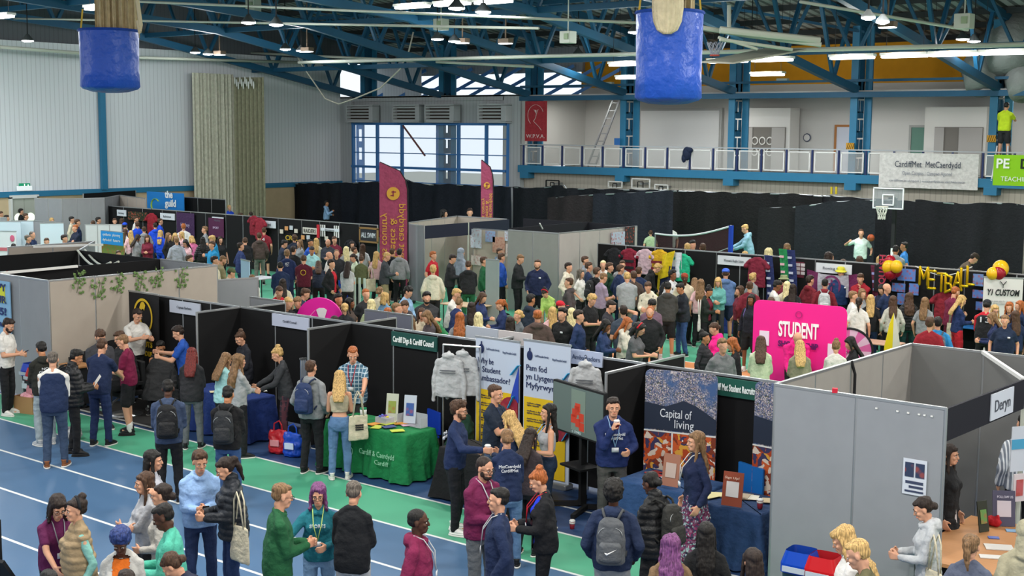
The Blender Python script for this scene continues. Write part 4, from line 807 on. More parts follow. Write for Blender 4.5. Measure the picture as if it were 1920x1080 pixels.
POSE = {  # R wrist, L wrist, lean, head pitch, head yaw, grip R, grip L
    'st': ((.25, .04, .90), (-.25, .04, .90), 0, 4, 0, 30, 30), 'ph': ((.07, .29, 1.13), (-.07, .30, 1.11), 2, 24, 0, 55, 55), 'fo': ((-.11, .21, 1.18), (.12, .24, 1.13), 0, 6, 0, 30, 30),
    'pk': ((.22, .10, .95), (-.22, .10, .95), 0, 3, 0, 40, 40), 'cu': ((.13, .30, 1.26), (-.13, .24, 1.08), 0, 3, 0, 80, 45), 'mo': ((.05, .24, 1.40), (-.16, .22, 1.10), 0, 2, 0, 80, 60),
    'sl': ((.10, .24, .98), (-.10, .24, .98), 4, 16, 0, 40, 40), 're': ((.14, .46, 1.12), (-.15, .40, 1.08), 8, 18, 0, 30, 30), 'r1': ((.12, .26, 1.14), (-.28, .50, 1.18), 6, 14, 15, 40, 30), 'hh': ((.19, .02, 1.04), (-.14, .26, 1.12), 0, 0, 0, 20, 30), 'ha': ((.06, .10, 1.66), (-.12, .20, 1.06), 0, 2, 0, 50, 30),
    'tk': ((.05, .27, 1.14), (-.04, .28, 1.15), 2, 12, 8, 60, 60), 'bd': ((.14, .36, .98), (-.14, .38, 1.0), 32, 14, 0, 40, 40), 'si': ((.14, .36, 1.12), (-.14, .36, 1.10), 8, 10, 0, 40, 40), 'ov': ((.14, .44, 1.30), (-.12, .40, 1.24), 6, 20, 0, 50, 50),
    'bb': ((.36, .16, 1.38), (-.30, .14, 1.06), 0, 0, 0, 10, 40), 'wk': ((.24, .12, .93), (-.25, -.02, .93), 0, 4, 0, 35, 35), 'ar': ((.42, .12, 1.50), (-.26, .06, .98), 0, 0, 0, 30, 30), 'r2': ((.30, .42, 1.22), (-.1, .24, 1.1), 3, 5, 0, 75, 40), 'ch': ((.05, .3, 1.12), (-.03, .2, 1.42), 6, 14, 0, 40, 60)}
def ik(S, W_, a, b, hint):
    S, W_, hint = Vector(S), Vector(W_), Vector(hint); d = W_-S; L = min(d.length, (a+b)*.995); d.normalize(); W_ = S+d*L
    x = (a*a-b*b+L*L)/(2*L); h = math.sqrt(max(0, a*a-x*x)); n = hint-d*hint.dot(d)
    return S+d*x+n.normalized()*h, W_
def skel(sex, pose):
    f = sex == 'f'; P_ = POSE[pose]; sw = .150 if f else .176; J = {}
    J['T'] = lean_T(P_[2], pose in ('si', 'sl')); J['pose'] = pose; J['f'] = f
    for s, k, i in ((1, 'R', 0), (-1, 'L', 1)):
        S = Vector((s*sw, -.005, 1.38)); hint = (s*.5, -.8, -.45)
        if P_[i][2] > 1.5 or pose == 'ha' and k == 'R': hint = (s*.9, .4, -.1)
        if pose == 'fo': hint = (s*.8, .1, -.9)
        if pose == 'hh' and k == 'R': hint = (1, -.5, 0)
        E, W_ = ik(S, P_[i], .285, .255, hint); J['S'+k] = S; J['E'+k] = E; J['W'+k] = W_; J['g'+k] = P_[5+i]
        hp = Vector((s*.092, 0, .90))
        if pose in ('si', 'sl'): kn = Vector((s*.13, .44, .94)); an = Vector((s*.13, .42, .52)); 
        elif pose == 'wk': kn = Vector((s*.1, .12 if s > 0 else -.02, .49)); an = Vector((s*.09, .2 if s > 0 else -.26, .09 if s > 0 else .13))
        else: kn = Vector((s*.112, .03, .49)); an = Vector((s*.125, -.01+.03*s, .085))
        J['H'+k] = hp; J['K'+k] = kn; J['A'+k] = an
    yaw, pit = P_[4], P_[3]; M_ = Matrix.Rotation(R(yaw), 3, 'Z')@Matrix.Rotation(R(-pit), 3, 'X')
    J['hd'] = lambda p: J['T'](Vector((0, -.01, 1.50))+M_@(Vector(p)-Vector((0, -.01, 1.50))))
    return J
SE = 2.4
def ringpts(z, rx, ry, yo=0, n=20):
    o = []
    for i in range(n):
        a = 2*math.pi*i/n; c, s_ = math.cos(a), math.sin(a)
        o.append((rx*math.copysign(abs(c)**(2/SE), c), yo+ry*math.copysign(abs(s_)**(2/SE), s_), z))
    return o
TM = [(.84, .13, .10, 0), (.90, .165, .115, -.01), (.97, .160, .112, -.01), (1.07, .140, .10, 0), (1.17, .150, .105, .005), (1.27, .165, .112, .01), (1.34, .166, .104, .005), (1.39, .145, .088, -.005), (1.43, .095, .068, -.01), (1.475, .056, .052, -.01)]
TF = [(.84, .13, .105, 0), (.90, .172, .118, -.01), (.97, .163, .112, -.01), (1.07, .122, .09, 0), (1.17, .132, .098, .005), (1.25, .148, .112, .012), (1.33, .148, .102, .008), (1.385, .128, .082, -.005), (1.43, .08, .06, -.01), (1.475, .048, .046, -.01)]
def torso(mb, J, g, z0, z1, hem=0, T=None):
    prof = TF if J['f'] else TM; T = T or J['T']; rs = []
    zs = [z0]+[p[0] for p in prof if z0+.01 < p[0] < z1-.01]+[z1]
    for z in zs:
        for a, b in zip(prof, prof[1:]):
            if a[0]-1e-6 <= z <= b[0]+1e-6: t = (z-a[0])/(b[0]-a[0]); q = [a[i]+(b[i]-a[i])*t for i in range(4)]; break
        else: q = list(prof[0]) if z < prof[0][0] else list(prof[-1])
        if hem and z < 1.2: k = max(0, min(1, (z-z0)/.06)); q[1] = max(q[1], hem*(.93+.07*k)*.98); q[2] = max(q[2], hem*.66)
        rs.append(ringpts(z, q[1]+g, q[2]+g, q[3]))
    mb.rings(rs, T)
    if z1 > 1.44:
        for s in (-1, 1): mb.cap((s*.035, -.02, 1.475), (s*(.105 if J['f'] else .13), -.012, 1.415), .034+g*.7 if g > 0 else .024, .036+g if g > 0 else .022, T)
    if J['f'] and z1 > 1.3 and z0 < 1.2:
        for s in (-1, 1): mb.ell((s*.068, .085, 1.265), (.062+g, .05+g, .06+g), T)
def arm(mb, J, k, r, upto=2.0, frm=0.0, T=None):
    T = T or J['T']; S, E, W_ = (T(J[x+k]) for x in 'SEW')
    if upto <= 1: mb.cap(S, S+(E-S)*upto, r[0], r[0]+(r[1]-r[0])*upto*.6); return
    mb.cap(S, E, r[0], r[1]); mb.cap(E, E+(W_-E)*(upto-1), r[1], r[2])
def leg(mb, J, k, r, upto=2.0):
    z = Vector((0, 0, -.44 if J['pose'] in ('si', 'sl') else 0)); ly = math.sin(R(POSE[J['pose']][2]))*.1; H_, K_, A_ = (Vector(J[x+k])+z-Vector((0, ly if x == 'H' else 0, 0)) for x in 'HKA')
    if upto <= 1: mb.cap(H_, H_+(K_-H_)*upto, r[0], r[1]); return
    mb.cap(H_, K_, r[0], r[1]); mb.cap(K_, K_+(A_-K_)*(upto-1), r[1], r[2])
def hand(mb, J, k):
    T = J['T']; E, W_ = T(J['E'+k]), T(J['W'+k]); d = (W_-E).normalized(); s = 1 if k == 'R' else -1
    n = Vector((-s, 0, 0)); n = (n-d*n.dot(d)); n = n.normalized() if n.length > .2 else Vector((0, 0, -1)); sd = d.cross(n)*s
    if sd.z < 0 and abs(d.z) < .7: sd = -sd
    elif abs(d.z) >= .7 and sd.y < 0: sd = -sd
    g = J['g'+k]
    for i, o in enumerate((.032, .011, -.011, -.031)):
        kn = W_+d*.088+sd*o; mb.cap(W_+d*.012+sd*o*.6, kn, .017, .0125)
        a1 = R(g*.6+4*i); a2 = R(g*1.35+8*i); L = (.04, .045, .042, .033)[i]
        p1 = kn+(d*math.cos(a1)+n*math.sin(a1))*L; mb.cap(kn, p1, .011, .0095); mb.cap(p1, p1+(d*math.cos(a2)+n*math.sin(a2))*L*.8, .0095, .008)
    t0 = W_+d*.03+sd*.03; t1 = t0+(d*.55+sd*.65+n*.3).normalized()*.04; mb.cap(t0, t1, .014, .0115); mb.cap(t1, t1+(d*.8+sd*.25+n*.5).normalized()*.03, .0115, .009)
def remesh(mb, vs, name, sm=2, fold=0, seed=0, fr=7):
    me = mb.mesh(name); o = bpy.data.objects.new(name, me); C.objects.link(o)
    md = o.modifiers.new('r', 'REMESH'); md.mode = 'VOXEL'; md.voxel_size = vs; md.use_smooth_shade = True
    if sm: s_ = o.modifiers.new('s', 'SMOOTH'); s_.iterations = sm; s_.factor = .5
    dg = bpy.context.evaluated_depsgraph_get(); r = bpy.data.meshes.new_from_object(o.evaluated_get(dg)); bpy.data.objects.remove(o); bpy.data.meshes.remove(me)
    if fold:
        off = Vector((seed*3.7, seed*1.3, 0))
        for v, nn in zip(r.vertices, [Vector(x.vector) for x in r.vertex_normals]):
            c = v.co; q = noise.noise(Vector((c.x*fr, c.y*fr, c.z*fr*.8))+off)+.5*noise.noise(Vector((c.x*fr*2.3, c.y*fr*2.3, c.z*fr*1.6))+off)
            if fr < 12: r1_ = noise.noise(Vector((c.x*fr*.9+c.z*fr*.5, c.y*fr, c.z*fr*1.5))+off*1.7); q = .6*q+1.1*(.22-abs(r1_))
            v.co = c+nn*(q*fold)
    r.materials.clear(); r.materials.append(None); return r
_PC = {}
def cached(key, fn):
    if key not in _PC: _PC[key] = fn()
    return _PC[key]
def body_mesh(sex, pose, vs):
    J = skel(sex, pose); f = J['f']; mb = MB(); torso(mb, J, -.014, .84, 1.475)
    for k in 'RL':
        arm(mb, J, k, (.044, .037, .027) if f else (.052, .043, .03)); hand(mb, J, k)
        leg(mb, J, k, (.085, .054, .036) if f else (.088, .058, .04)); z = Vector((0, 0, -.44 if pose in ('si', 'sl') else 0)); A_ = J['A'+k]+z
        mb.cap(A_+Vector((0, -.03, -.045)), A_+Vector((0, .12, -.055)), .03, .026)
    T = J['hd']; mb.cap(J['T']((0, -.008, 1.455)), T((0, -.005, 1.58)), .052 if not f else .044, .051 if not f else .044)
    w_ = .93 if f else 1
    mb.ell((0, -.012, 1.665), (.076*w_, .097, .086), T, 18, 12); mb.ell((0, .025, 1.605), (.060*w_, .066, .078), T, 16, 10); mb.cap((-.018, .066, 1.552), (.018, .066, 1.552), .024*w_, .024*w_, T); mb.cap((0, .05, 1.56), (0, -.02, 1.55), .045*w_, .045*w_, T)
    mb.cap((0, .088, 1.648), (0, .104, 1.612), .009, .014, T); mb.cap((-.04, .074, 1.655), (.04, .074, 1.655), .014, .014, T); mb.cap((-.018, .088, 1.577), (.018, .088, 1.577), .0085, .0085, T)
    for s in (-1, 1): mb.ell((s*.077*w_, -.005, 1.625), (.012, .02, .032), T, 8, 6); mb.ell((s*.036, .068, 1.612), (.024, .02, .02), T, 8, 6)
    me = remesh(mb, vs, 'person', 2 if vs < .01 else 1); return me
def face_bits(sex, pose):
    J = skel(sex, pose); T = J['hd']; out = {}
    for nm, s in (('eR', 1), ('eL', -1)):
        m = MB(); m.k = 0; m.ell((s*.031, .083, 1.637), (.0135, .008, .0068), T, 10, 6); m.k = 1; m.ell((s*.031, .0885, 1.637), (.0062, .004, .0062), T, 8, 6); out[nm] = m.mesh('eye', True)
        for _ in (0, 1): out[nm].materials.append(None)
        m = MB(); m.cap((s*.015, .091, 1.656), (s*.03, .090, 1.661), .0042, .0048, T); m.cap((s*.03, .090, 1.661), (s*.05, .076, 1.655), .0048, .003, T); out['b'+nm[1]] = m.mesh('eyebrow', True); out['b'+nm[1]].materials.append(None)
    m = MB(); m.cap((-.019, .0925, 1.5765), (0, .0975, 1.578), .004, .006, T); m.cap((0, .0975, 1.578), (.019, .0925, 1.5765), .006, .004, T); out['m'] = m.mesh('lips', True); out['m'].materials.append(None)
    m = MB()
    for s in (-1, 1):
        for k in range(10): a0, a1 = 2*math.pi*k/10, 2*math.pi*(k+1)/10; m.cap(T((s*.033+.024*math.cos(a0), .106, 1.637+.019*math.sin(a0))), T((s*.033+.024*math.cos(a1), .106, 1.637+.019*math.sin(a1))), .0022, .0022, None, 5)
        m.cap(T((s*.057, .102, 1.64)), T((s*.08, 0, 1.64)), .002, .002, None, 5)
    m.cap(T((-.009, .108, 1.64)), T((.009, .108, 1.64)), .002, .002, None, 5); out['g'] = m.mesh('glasses', True); out['g'].materials.append(None)
    m = MB(); m.ell((0, .058, 1.552), (.052, .046, .036), T, 14, 8); m.ell((0, .09, 1.595), (.028, .012, .006), T); 
    for s in (-1, 1): m.ell((s*.058, .03, 1.582), (.011, .032, .034), T)
    out['beard'] = remesh(m, .008, 'beard', 1); return out
def hair_mesh(ht, sex, pose, vs):
    J = skel(sex, pose); T = J['hd']; m = MB(); f = J['f']; nz = .006; fr = 28; sm = 1
    def cap_(g=0): m.ell((0, -.030, 1.692), (.083+g, .097+g, .078+g), T, 18, 10); m.ell((0, -.05, 1.645), (.079+g, .068+g, .07+g), T, 14, 8)
    def fringe(): m.ell((0, .04, 1.735), (.062, .048, .026), T); m.ell((.02, .05, 1.726), (.05, .038, .022), T)
    def curtain(zb, wd, yb=-.09, th=.04, side=True):
        pts = [(1.70, .078, -.04), (1.62, .088, -.06), (1.52, .092, -.075), (1.42, wd, yb), ((1.42+zb)/2, wd, yb-.015), (zb, wd*.75, yb-.01)]
        m.rings([[(x, y+yo, z) for x, y, z in [(p[0], p[1], p[2]) for p in ringpts(z, w_, th if z < 1.6 else .06, 0, 14)]] for z, w_, yo in pts], T)
        if side:
            for s in (-1, 1): m.cap((s*.07, .015, 1.69), (s*.082, .01, 1.60), .022, .022, T); m.cap((s*.082, .01, 1.60), (s*.09, .03, 1.47), .022, .02, T); m.cap((s*.09, .03, 1.47), (s*.10, .06, max(zb, 1.33)), .022, .012, T)
    if ht == 'bz': m.ell((0, -.02, 1.675), (.079, .096, .083), T, 18, 10); m.ell((0, -.045, 1.635), (.075, .07, .06), T); nz = .001
    elif ht == 'cr': cap_(-.003); fringe() if 0 else m.ell((0, .02, 1.725), (.06, .06, .03), T)
    elif ht == 'sh': cap_(); fringe(); m.ell((0, 0, 1.745), (.06, .07, .03), T); nz = .008
    elif ht == 'cu': cap_(.006); fringe(); m.ell((0, .01, 1.75), (.07, .075, .035), T); nz = .016; fr = 22
    elif ht == 'af': cap_(.02); m.ell((0, 0, 1.74), (.09, .095, .06), T); nz = .014; fr = 30
    elif ht == 'lg': cap_(.003); m.ell((0, .04, 1.715), (.062, .045, .03), T); curtain(1.22, .10)
    elif ht == 'wv': cap_(.008); m.ell((0, .04, 1.718), (.066, .045, .03), T); curtain(1.2, .125, -.095, .055); nz = .016; fr = 16
    elif ht == 'bb': cap_(.01); m.ell((0, .035, 1.72), (.07, .05, .032), T); curtain(1.5, .09, -.06, .05); nz = .01
    elif ht in ('pn', 'tb', 'bn', 'hb'):
        cap_(-.001); m.ell((0, .03, 1.715), (.062, .05, .03), T)
        if ht == 'pn': m.cap((0, -.10, 1.71), (0, -.15, 1.68), .03, .034, T); m.cap((0, -.14, 1.68), (0, -.145, 1.58), .034, .038, T); m.cap((0, -.145, 1.58), (.01, -.12, 1.42), .036, .012, T)
        if ht == 'tb': m.ell((0, -.12, 1.62), (.05, .04, .045), T)
        if ht in ('bn', 'hb'): m.ell((0, -.075, 1.765), (.048, .045, .04), T)
        nz = .007
    elif ht in ('cp', 'bk', 'bc'): m.ell((0, -.035, 1.65), (.08, .088, .07), T, 16, 10)
    elif ht == 'hj': m.ell((0, -.022, 1.672), (.088, .105, .096), T, 18, 10); m.cap((0, -.03, 1.6), (0, -.01, 1.46), .085, .12, T); m.cap((-.07, .03, 1.62), (.02, .075, 1.48), .03, .06, T); m.cap((.07, .03, 1.62), (0, .075, 1.48), .03, .06, T); nz = .004
    elif ht == 'hd': m.ell((0, -.03, 1.675), (.098, .115, .105), T, 18, 10); m.cap((0, -.04, 1.6), (0, -.03, 1.47), .095, .11, T); nz = .004
    return remesh(m, vs, 'hair', sm, nz, sum(map(ord, ht)) % 7, fr)
def hat_mesh(kind, sex, pose):
    J = skel(sex, pose); T = J['hd']; m = MB()
    if kind == 'bk': m.rings([ringpts(z, r, r*1.15, -.01) for z, r in ((1.665, .135), (1.675, .137), (1.70, .095), (1.76, .085), (1.775, .07))], T)
    else:
        m.ell((0, -.02, 1.70), (.088, .103, .075), T, 18, 10); s = 1 if kind == 'cp' else -1; m.rings([[(x, y+s*.12-.0, z+ (0 if i else -.006)) for x, y, z in ringpts(1.70, .062, .07, 0)] for i in (0, 1)], T)
    return remesh(m, .009, 'cap', 1)
def top_mesh(tp, sex, pose, vs, seed=0, part=''):
    J = skel(sex, pose); f = J['f']; m = MB(); fo = .012; T = J['T']
    A_ = (.054, .048, .038) if not f else (.047, .042, .033)
    def sl(g, up=1.93): 
        for k in 'RL': arm(m, J, k, tuple(a+g for a in A_), up)
    def neck(g, z=1.475): m.cap((0, -.012, 1.44), (0, -.008, z), .068+g, .062+g, T)
    if tp in ('te', 'rg'): torso(m, J, .016, .87, 1.455, .178 if f else .186); sl(.012, .62); fo = .008
    elif tp == 'sw': torso(m, J, .014, .88, 1.46, .168 if f else .184); sl(.008); neck(0, 1.465)
    elif tp == 'ho':
        torso(m, J, .017, .87, 1.46, .172 if f else .192); sl(.011); m.ell((0, -.085, 1.45), (.115, .055, .07), T); m.cap((-.075, -.02, 1.475), (-.03, .075, 1.44), .03, .028, T); m.cap((.075, -.02, 1.475), (.03, .075, 1.44), .03, .028, T); m.cap((-.07, -.05, 1.48), (.07, -.05, 1.48), .035, .035, T); fo = .014
    elif tp in ('ja', 'fl', 'bz', 'sh'):
        torso(m, J, .017, .83 if tp != 'sh' else .86, 1.46, .178 if f else .196); sl(.012, 1.93 if tp != 'sh' else (1.9 if part != 'short' else .62)); m.cap((-.045, -.035, 1.485), (.045, -.035, 1.485), .03, .03, T); m.cap((-.05, -.03, 1.485), (-.035, .06, 1.455), .026, .02, T); m.cap((.05, -.03, 1.485), (.035, .06, 1.455), .026, .02, T)
    elif tp == 'oj':
        torso(m, J, .022, .84, 1.455, .184 if f else .204); sl(.013); m.cap((-.06, -.05, 1.475), (.06, -.05, 1.475), .032, .032, T)
    elif tp == 'pf': torso(m, J, .034, .84, 1.465, .195 if f else .215); sl(.022, 1.92); neck(.022, 1.5); fo = .008
    elif tp == 'gi': torso(m, J, .036, .85, 1.455, .195 if f else .21); [m.cap((s*.09, -.01, 1.40), (s*.15, -.01, 1.36), .055, .062, T) for s in (-1, 1)]; m.cap((-.05, -.045, 1.48), (.05, -.045, 1.48), .035, .035, T); fo = .01
    elif tp == 'gu': torso(m, J, .006, .88, 1.455); sl(.004)
    elif tp == 'tk': torso(m, J, .008, 1.10, 1.37); [m.cap((s*.1, .02, 1.35), (s*.1, -.03, 1.45), .022, .018, T) for s in (-1, 1)]; fo = .004
    elif tp == 'in': torso(m, J, .014, .88, 1.44); fo = .006
    elif tp == 'vs': torso(m, J, .022, .86, 1.44, .18 if f else .19); [m.cap((s*.10, -.01, 1.40), (s*.155, -.01, 1.36), .05, .056, T) for s in (-1, 1)]; fo = .006
    elif tp == 'cp':
        m.rings([ringpts(1.47, .08, .075, -.01), ringpts(1.40, .19, .14, 0), ringpts(1.25, .27, .24, .05), ringpts(1.05, .36, .36, .14), ringpts(.82, .38, .42, .2), ringpts(.72, .36, .42, .22)], T); fo = .025
    r = remesh(m, vs, TOPW.get(tp, 'shirt').replace('-', '_').replace(' ', '_').lower(), 2, fo, seed)
    if tp in ('pf', 'gi') and vs < .02:
        for v, nn in zip(r.vertices, [Vector(x.vector) for x in r.vertex_normals]): v.co += nn*(.011*abs(math.sin(v.co.z*math.pi/.075))-.005)
    if tp == 'oj' or tp == 'bz':
        import bmesh; bm = bmesh.new(); bm.from_mesh(r); Jb = J['T']; c0 = Jb((0, .14, 1.2)); 
        w_ = .08 if tp == 'oj' else .0
        dl = [q for q in bm.faces if q.calc_center_median().y > .03+ (q.calc_center_median().z-1.1)*math.tan(R(POSE[pose][2]))*.9 and abs(q.calc_center_median().x) < (w_ if tp == 'oj' else max(0, (q.calc_center_median().z-1.15)*.2)) and q.normal.y > .2 and (abs(q.calc_center_median().x) < .1)]
        bmesh.ops.delete(bm, geom=dl, context='FACES'); bm.to_mesh(r); bm.free()
    return r
def bot_mesh(bp, sex, pose, vs, seed=0):
    J = skel(sex, pose); f = J['f']; m = MB(); sit = pose in ('si', 'sl'); z = Vector((0, 0, -.44 if sit else 0)); T = lambda p: Vector(p)+z-Vector((0, math.sin(R(POSE[pose][2]))*.1, 0))
    m.rings([ringpts(a, b, c, d) for a, b, c, d in ((.80, .15, .10, 0), (.88, .173 if f else .170, .122, -.01), (.95, .167, .118, -.01), (1.03 if f else 1.0, .146 if f else .162, .112, 0))], T)
    fo = .011
    if bp in ('tr', 'je'):
        for k in 'RL': leg(m, J, k, (.097, .07, .058), 1.97)
    elif bp == 'wt':
        for k in 'RL': leg(m, J, k, (.10, .088, .09), 1.98)
    elif bp == 'lg':
        for k in 'RL': leg(m, J, k, (.091, .058, .043), 1.97)
        fo = .004
    elif bp == 'so':
        for k in 'RL': leg(m, J, k, (.103, .098, .08), .82)
    elif bp == 'sk':
        m.rings([ringpts(.16, .25, .25), ringpts(.4, .235, .225), ringpts(.7, .205, .175), ringpts(.9, .18, .13, -.01)], T); fo = .03
    return remesh(m, vs, BOTW.get(bp, 'trousers').replace(' ', '_'), 2, fo, seed+3, 6 if bp != 'sk' else 9)
def shoe_mesh(sex, pose, k):
    J = skel(sex, pose); z = Vector((0, 0, -.44 if pose in ('si', 'sl') else 0)); a = J['A'+k]+z; yw = R(-12 if k == 'R' else 12); M_ = Matrix.Rotation(yw, 3, 'Z'); o = Vector((a.x, a.y, a.z-.085)); T = lambda p: o+M_@Vector(p)
    m = MB(); m.k = 0
    m.rings([[(x, y+.055, z_) for x, y, z_ in ringpts(z_, w_, l_, 0, 16)] for z_, w_, l_ in ((.022, .046, .135), (.05, .046, .13))], T); m.rings([[(x, y+yo, z_) for x, y, z_ in ringpts(z_, w_, l_, 0, 16)] for z_, w_, l_, yo in ((.045, .045, .13, .055), (.07, .042, .105, .035), (.095, .04, .07, 0), (.12, .042, .055, -.02))], T)
    m.k = 1; m.rings([[(x, y+.055, z_) for x, y, z_ in ringpts(z_, w_, l_, 0, 16)] for z_, w_, l_ in ((0, .044, .138), (.004, .05, .145), (.024, .049, .143))], T)
    me = m.mesh('shoe', True); me.materials.append(None); me.materials.append(None); return me
ZONES = [((0, 120, 360, 470), 'near the porthole doors'), ((120, 330, 360, 520), 'in the far corner crowd'), ((330, 480, 360, 520), 'by the purple shirt stalls'), ((480, 680, 360, 520), 'in front of the sports stalls'), ((680, 790, 400, 530), 'beside the maroon flag'), ((790, 960, 380, 520), 'at the shell stall'), ((960, 1060, 400, 540), 'by the grey stall wall'),
         ((400, 560, 480, 640), 'behind the black corner stall'), ((560, 720, 480, 640), 'near the pink wheel'), ((720, 900, 500, 640), 'by the grey boards'), ((900, 1060, 500, 660), 'behind the ambassador banners'), ((1060, 1210, 440, 545), 'before the rugby shirts'), ((1060, 1280, 500, 660), 'in the middle crowd'),
         ((1200, 1420, 380, 480), 'beyond the rugby stalls'), ((1240, 1420, 480, 600), 'near the union stall'), ((1380, 1560, 480, 570), 'behind the pink backdrop'), ((1300, 1640, 570, 760), 'before the pink backdrop'), ((1540, 1700, 480, 620), 'by the flag banner stall'), ((1480, 1850, 380, 500), 'beyond the netball stall'), ((1640, 1960, 500, 640), 'at the netball stall'),
         ((0, 420, 560, 900), 'by the barber corner'), ((380, 560, 600, 800), 'at the blue table'), ((560, 720, 640, 900), 'at the green table'), ((0, 420, 820, 1090), 'in the front group on the track'), ((420, 720, 860, 1090), 'among three talking on the track'), ((720, 1100, 720, 1090), 'by the black-clothed table'), ((1100, 1460, 720, 1090), 'by the city banner table'), ((1400, 1960, 740, 1090), 'beside the large grey stall')]
PEOPLE = []; USED = set()
def desc(hx, hc, tp, tc, zone, act, more=''):
    ht = HT['cp' if hx == 'bc' else hx].format(HAIRC[hc][1]) if hx in HT or hx == 'bc' else ''
    return ht
def person(row, near):
    tk = row.split(); px, py = float(tk[0]), float(tk[1]); sex = tk[2][0]; ht = float(tk[2][1:]) if len(tk[2]) > 1 else (1.66 if sex == 'f' else 1.79)
    hx, hc = tk[3].split('.'); tp, tcs = tk[4].split(':'); bp, bc = tk[5].split(':'); ang = float(tk[6]); pose = tk[7]; sk = tk[8]; ex = tk[9:] 
    tcs = tcs.split('/'); fd = {e.split('=')[0]: (e.split('=')[1] if '=' in e else '1') for e in ex}
    wf = float(fd.get('w', 1)); 
    if hx in ('lg', 'wv') and len(tk[2]) == 1: ht = 1.67
    PEOPLE.append(dict(px=px, py=py, sex=sex, h=ht, hx=hx, hc=hc, tp=tp, tcs=tcs, bp=bp, bc=bc, ang=ang, pose=pose, sk=sk, fd=fd, near=near, wf=wf))
def topz(pose): 
    J = skel('m', pose); return J['hd']((0, -.02, 1.768)).z
def colr(c): return COL[c][0] if c in COL else c
def colw(c):
    if c in COL: return COL[c][1]
    a = lin(c); return min((sum((x**.45-y**.45)**2 for x, y in zip(a, lin(h))), n) for h, n in COL.values())[1]
def build_people():
    # depth along each head's own sight line; keep neighbours apart
    for p in PEOPLE:
        p['zf'] = topz(p['pose'])/1.75; p['base'] = float(p['fd'].get('z', 0)); p['hh'] = p['h']; p['pos'] = at(p['px'], p['py'], p['base']+p['h']*p['zf'])
        if 'Y' in p['fd']:
            q = atd(p['px'], p['py'], 1, float(p['fd']['Y'])); p['pos'] = q; p['h'] = (q.z-p['base'])/p['zf']; p['fix'] = 1
    for it in range(70):
        mv = 0
        for i, a in enumerate(PEOPLE):
            for b in PEOPLE[i+1:]:
                d = (a['pos'].xy-b['pos'].xy).length; lim = .54 if (a['near'] or b['near']) else .48
                if d < lim:
                    f, n = (a, b) if a['pos'].xy.length > b['pos'].xy.length else (b, a)
                    for q, s in ((f, -1), (n, 1)):
                        if 'fix' in q or abs(q['h']+s*.008-q['hh']) > .17: continue
                        q['h'] += s*.008; q['pos'] = at(q['px'], q['py'], q['base']+q['h']*q['zf']); mv = 1
        if not mv: break
    for it in range(30):
        for i, a in enumerate(PEOPLE):
            for b in PEOPLE[i+1:]:
                if (a['pos'].xy-b['pos'].xy).length < .43 and 'fix' not in a and 'fix' not in b:
                    s = 1 if a['px'] >= b['px'] else -1
                    for q, k in ((a, s), (b, -s)):
                        if abs(q.get('dx', 0)+k*.6) < 8: q['dx'] = q.get('dx', 0)+k*.6; q['pos'] = at(q['px']+q['dx'], q['py'], q['base']+q['h']*q['zf'])
    labs = {}
    for p in PEOPLE:
        tpn = TOPW.get(p['tp'], 'top'); c = colw(p['tcs'][0]); zone = ''
        if 'lab' in p['fd']: p['lab'] = p['fd']['lab'].replace('_', ' '); labs[p['lab']] = p; continue
        for (x0, x1, y0, y1), z in ZONES:
            if x0 <= p['px'] < x1 and y0 <= p['py'] < y1: zone = z; break
        hair = HT['cp' if p['hx'] == 'bc' else p['hx']].format(HAIRC[p['hc']][1])
        a = p['ang'] % 360; act = 'seen from behind' if 120 < a < 240 else ('facing the camera' if a < 50 or a > 310 else 'in profile')
        p['cand'] = ['person with %s in %s %s %s' % (hair, c, tpn, zone), 'person with %s in %s %s, %s, %s' % (hair, c, tpn, act, zone)]
    from collections import Counter
    c0 = Counter(p['cand'][0] for p in PEOPLE if 'cand' in p); c1 = Counter(p['cand'][1] for p in PEOPLE if 'cand' in p); used = set(labs)
    for p in PEOPLE:
        if 'lab' in p: continue
        if c0[p['cand'][0]] == 1: L = p['cand'][0]
        elif c1[p['cand'][1]] == 1: L = p['cand'][1]
        else:
            tpn = TOPW.get(p['tp'], 'top'); hair = HT['cp' if p['hx'] == 'bc' else p['hx']].format(HAIRC[p['hc']][1]); L = None
            for q in sorted(PEOPLE, key=lambda q: (q['px']-p['px'])**2+(q['py']-p['py'])**2)[1:9]:
                s = 'beside the one in' if abs(q['py']-p['py']) < 12 else ('in front of the one in' if q['py'] < p['py'] else 'behind the one in')
                L = 'person, %s, %s %s, %s %s %s' % (hair, colw(p['tcs'][0]), tpn, s, colw(q['tcs'][0]), TOPW.get(q['tp'], 'top'))
                if L not in used: break
        p['lab'] = L; used.add(L)
    for p in PEOPLE:
        if len(p['lab'].split()) > 16: p['lab'] = p['lab'].replace('long straight', 'long').replace(', facing the camera,', ',')
        if len(p['lab'].split()) > 16: p['lab'] = p['lab'].replace('tied back', 'tied')
        make_person(p)
def kid(name, me, m, par, m2=None):
    o = bpy.data.objects.new(name, me); C.objects.link(o); o.parent = par
    for i, x in enumerate([m, m2] if m2 else [m]):
        o.material_slots[i].link = 'OBJECT'; o.material_slots[i].material = x
    return o
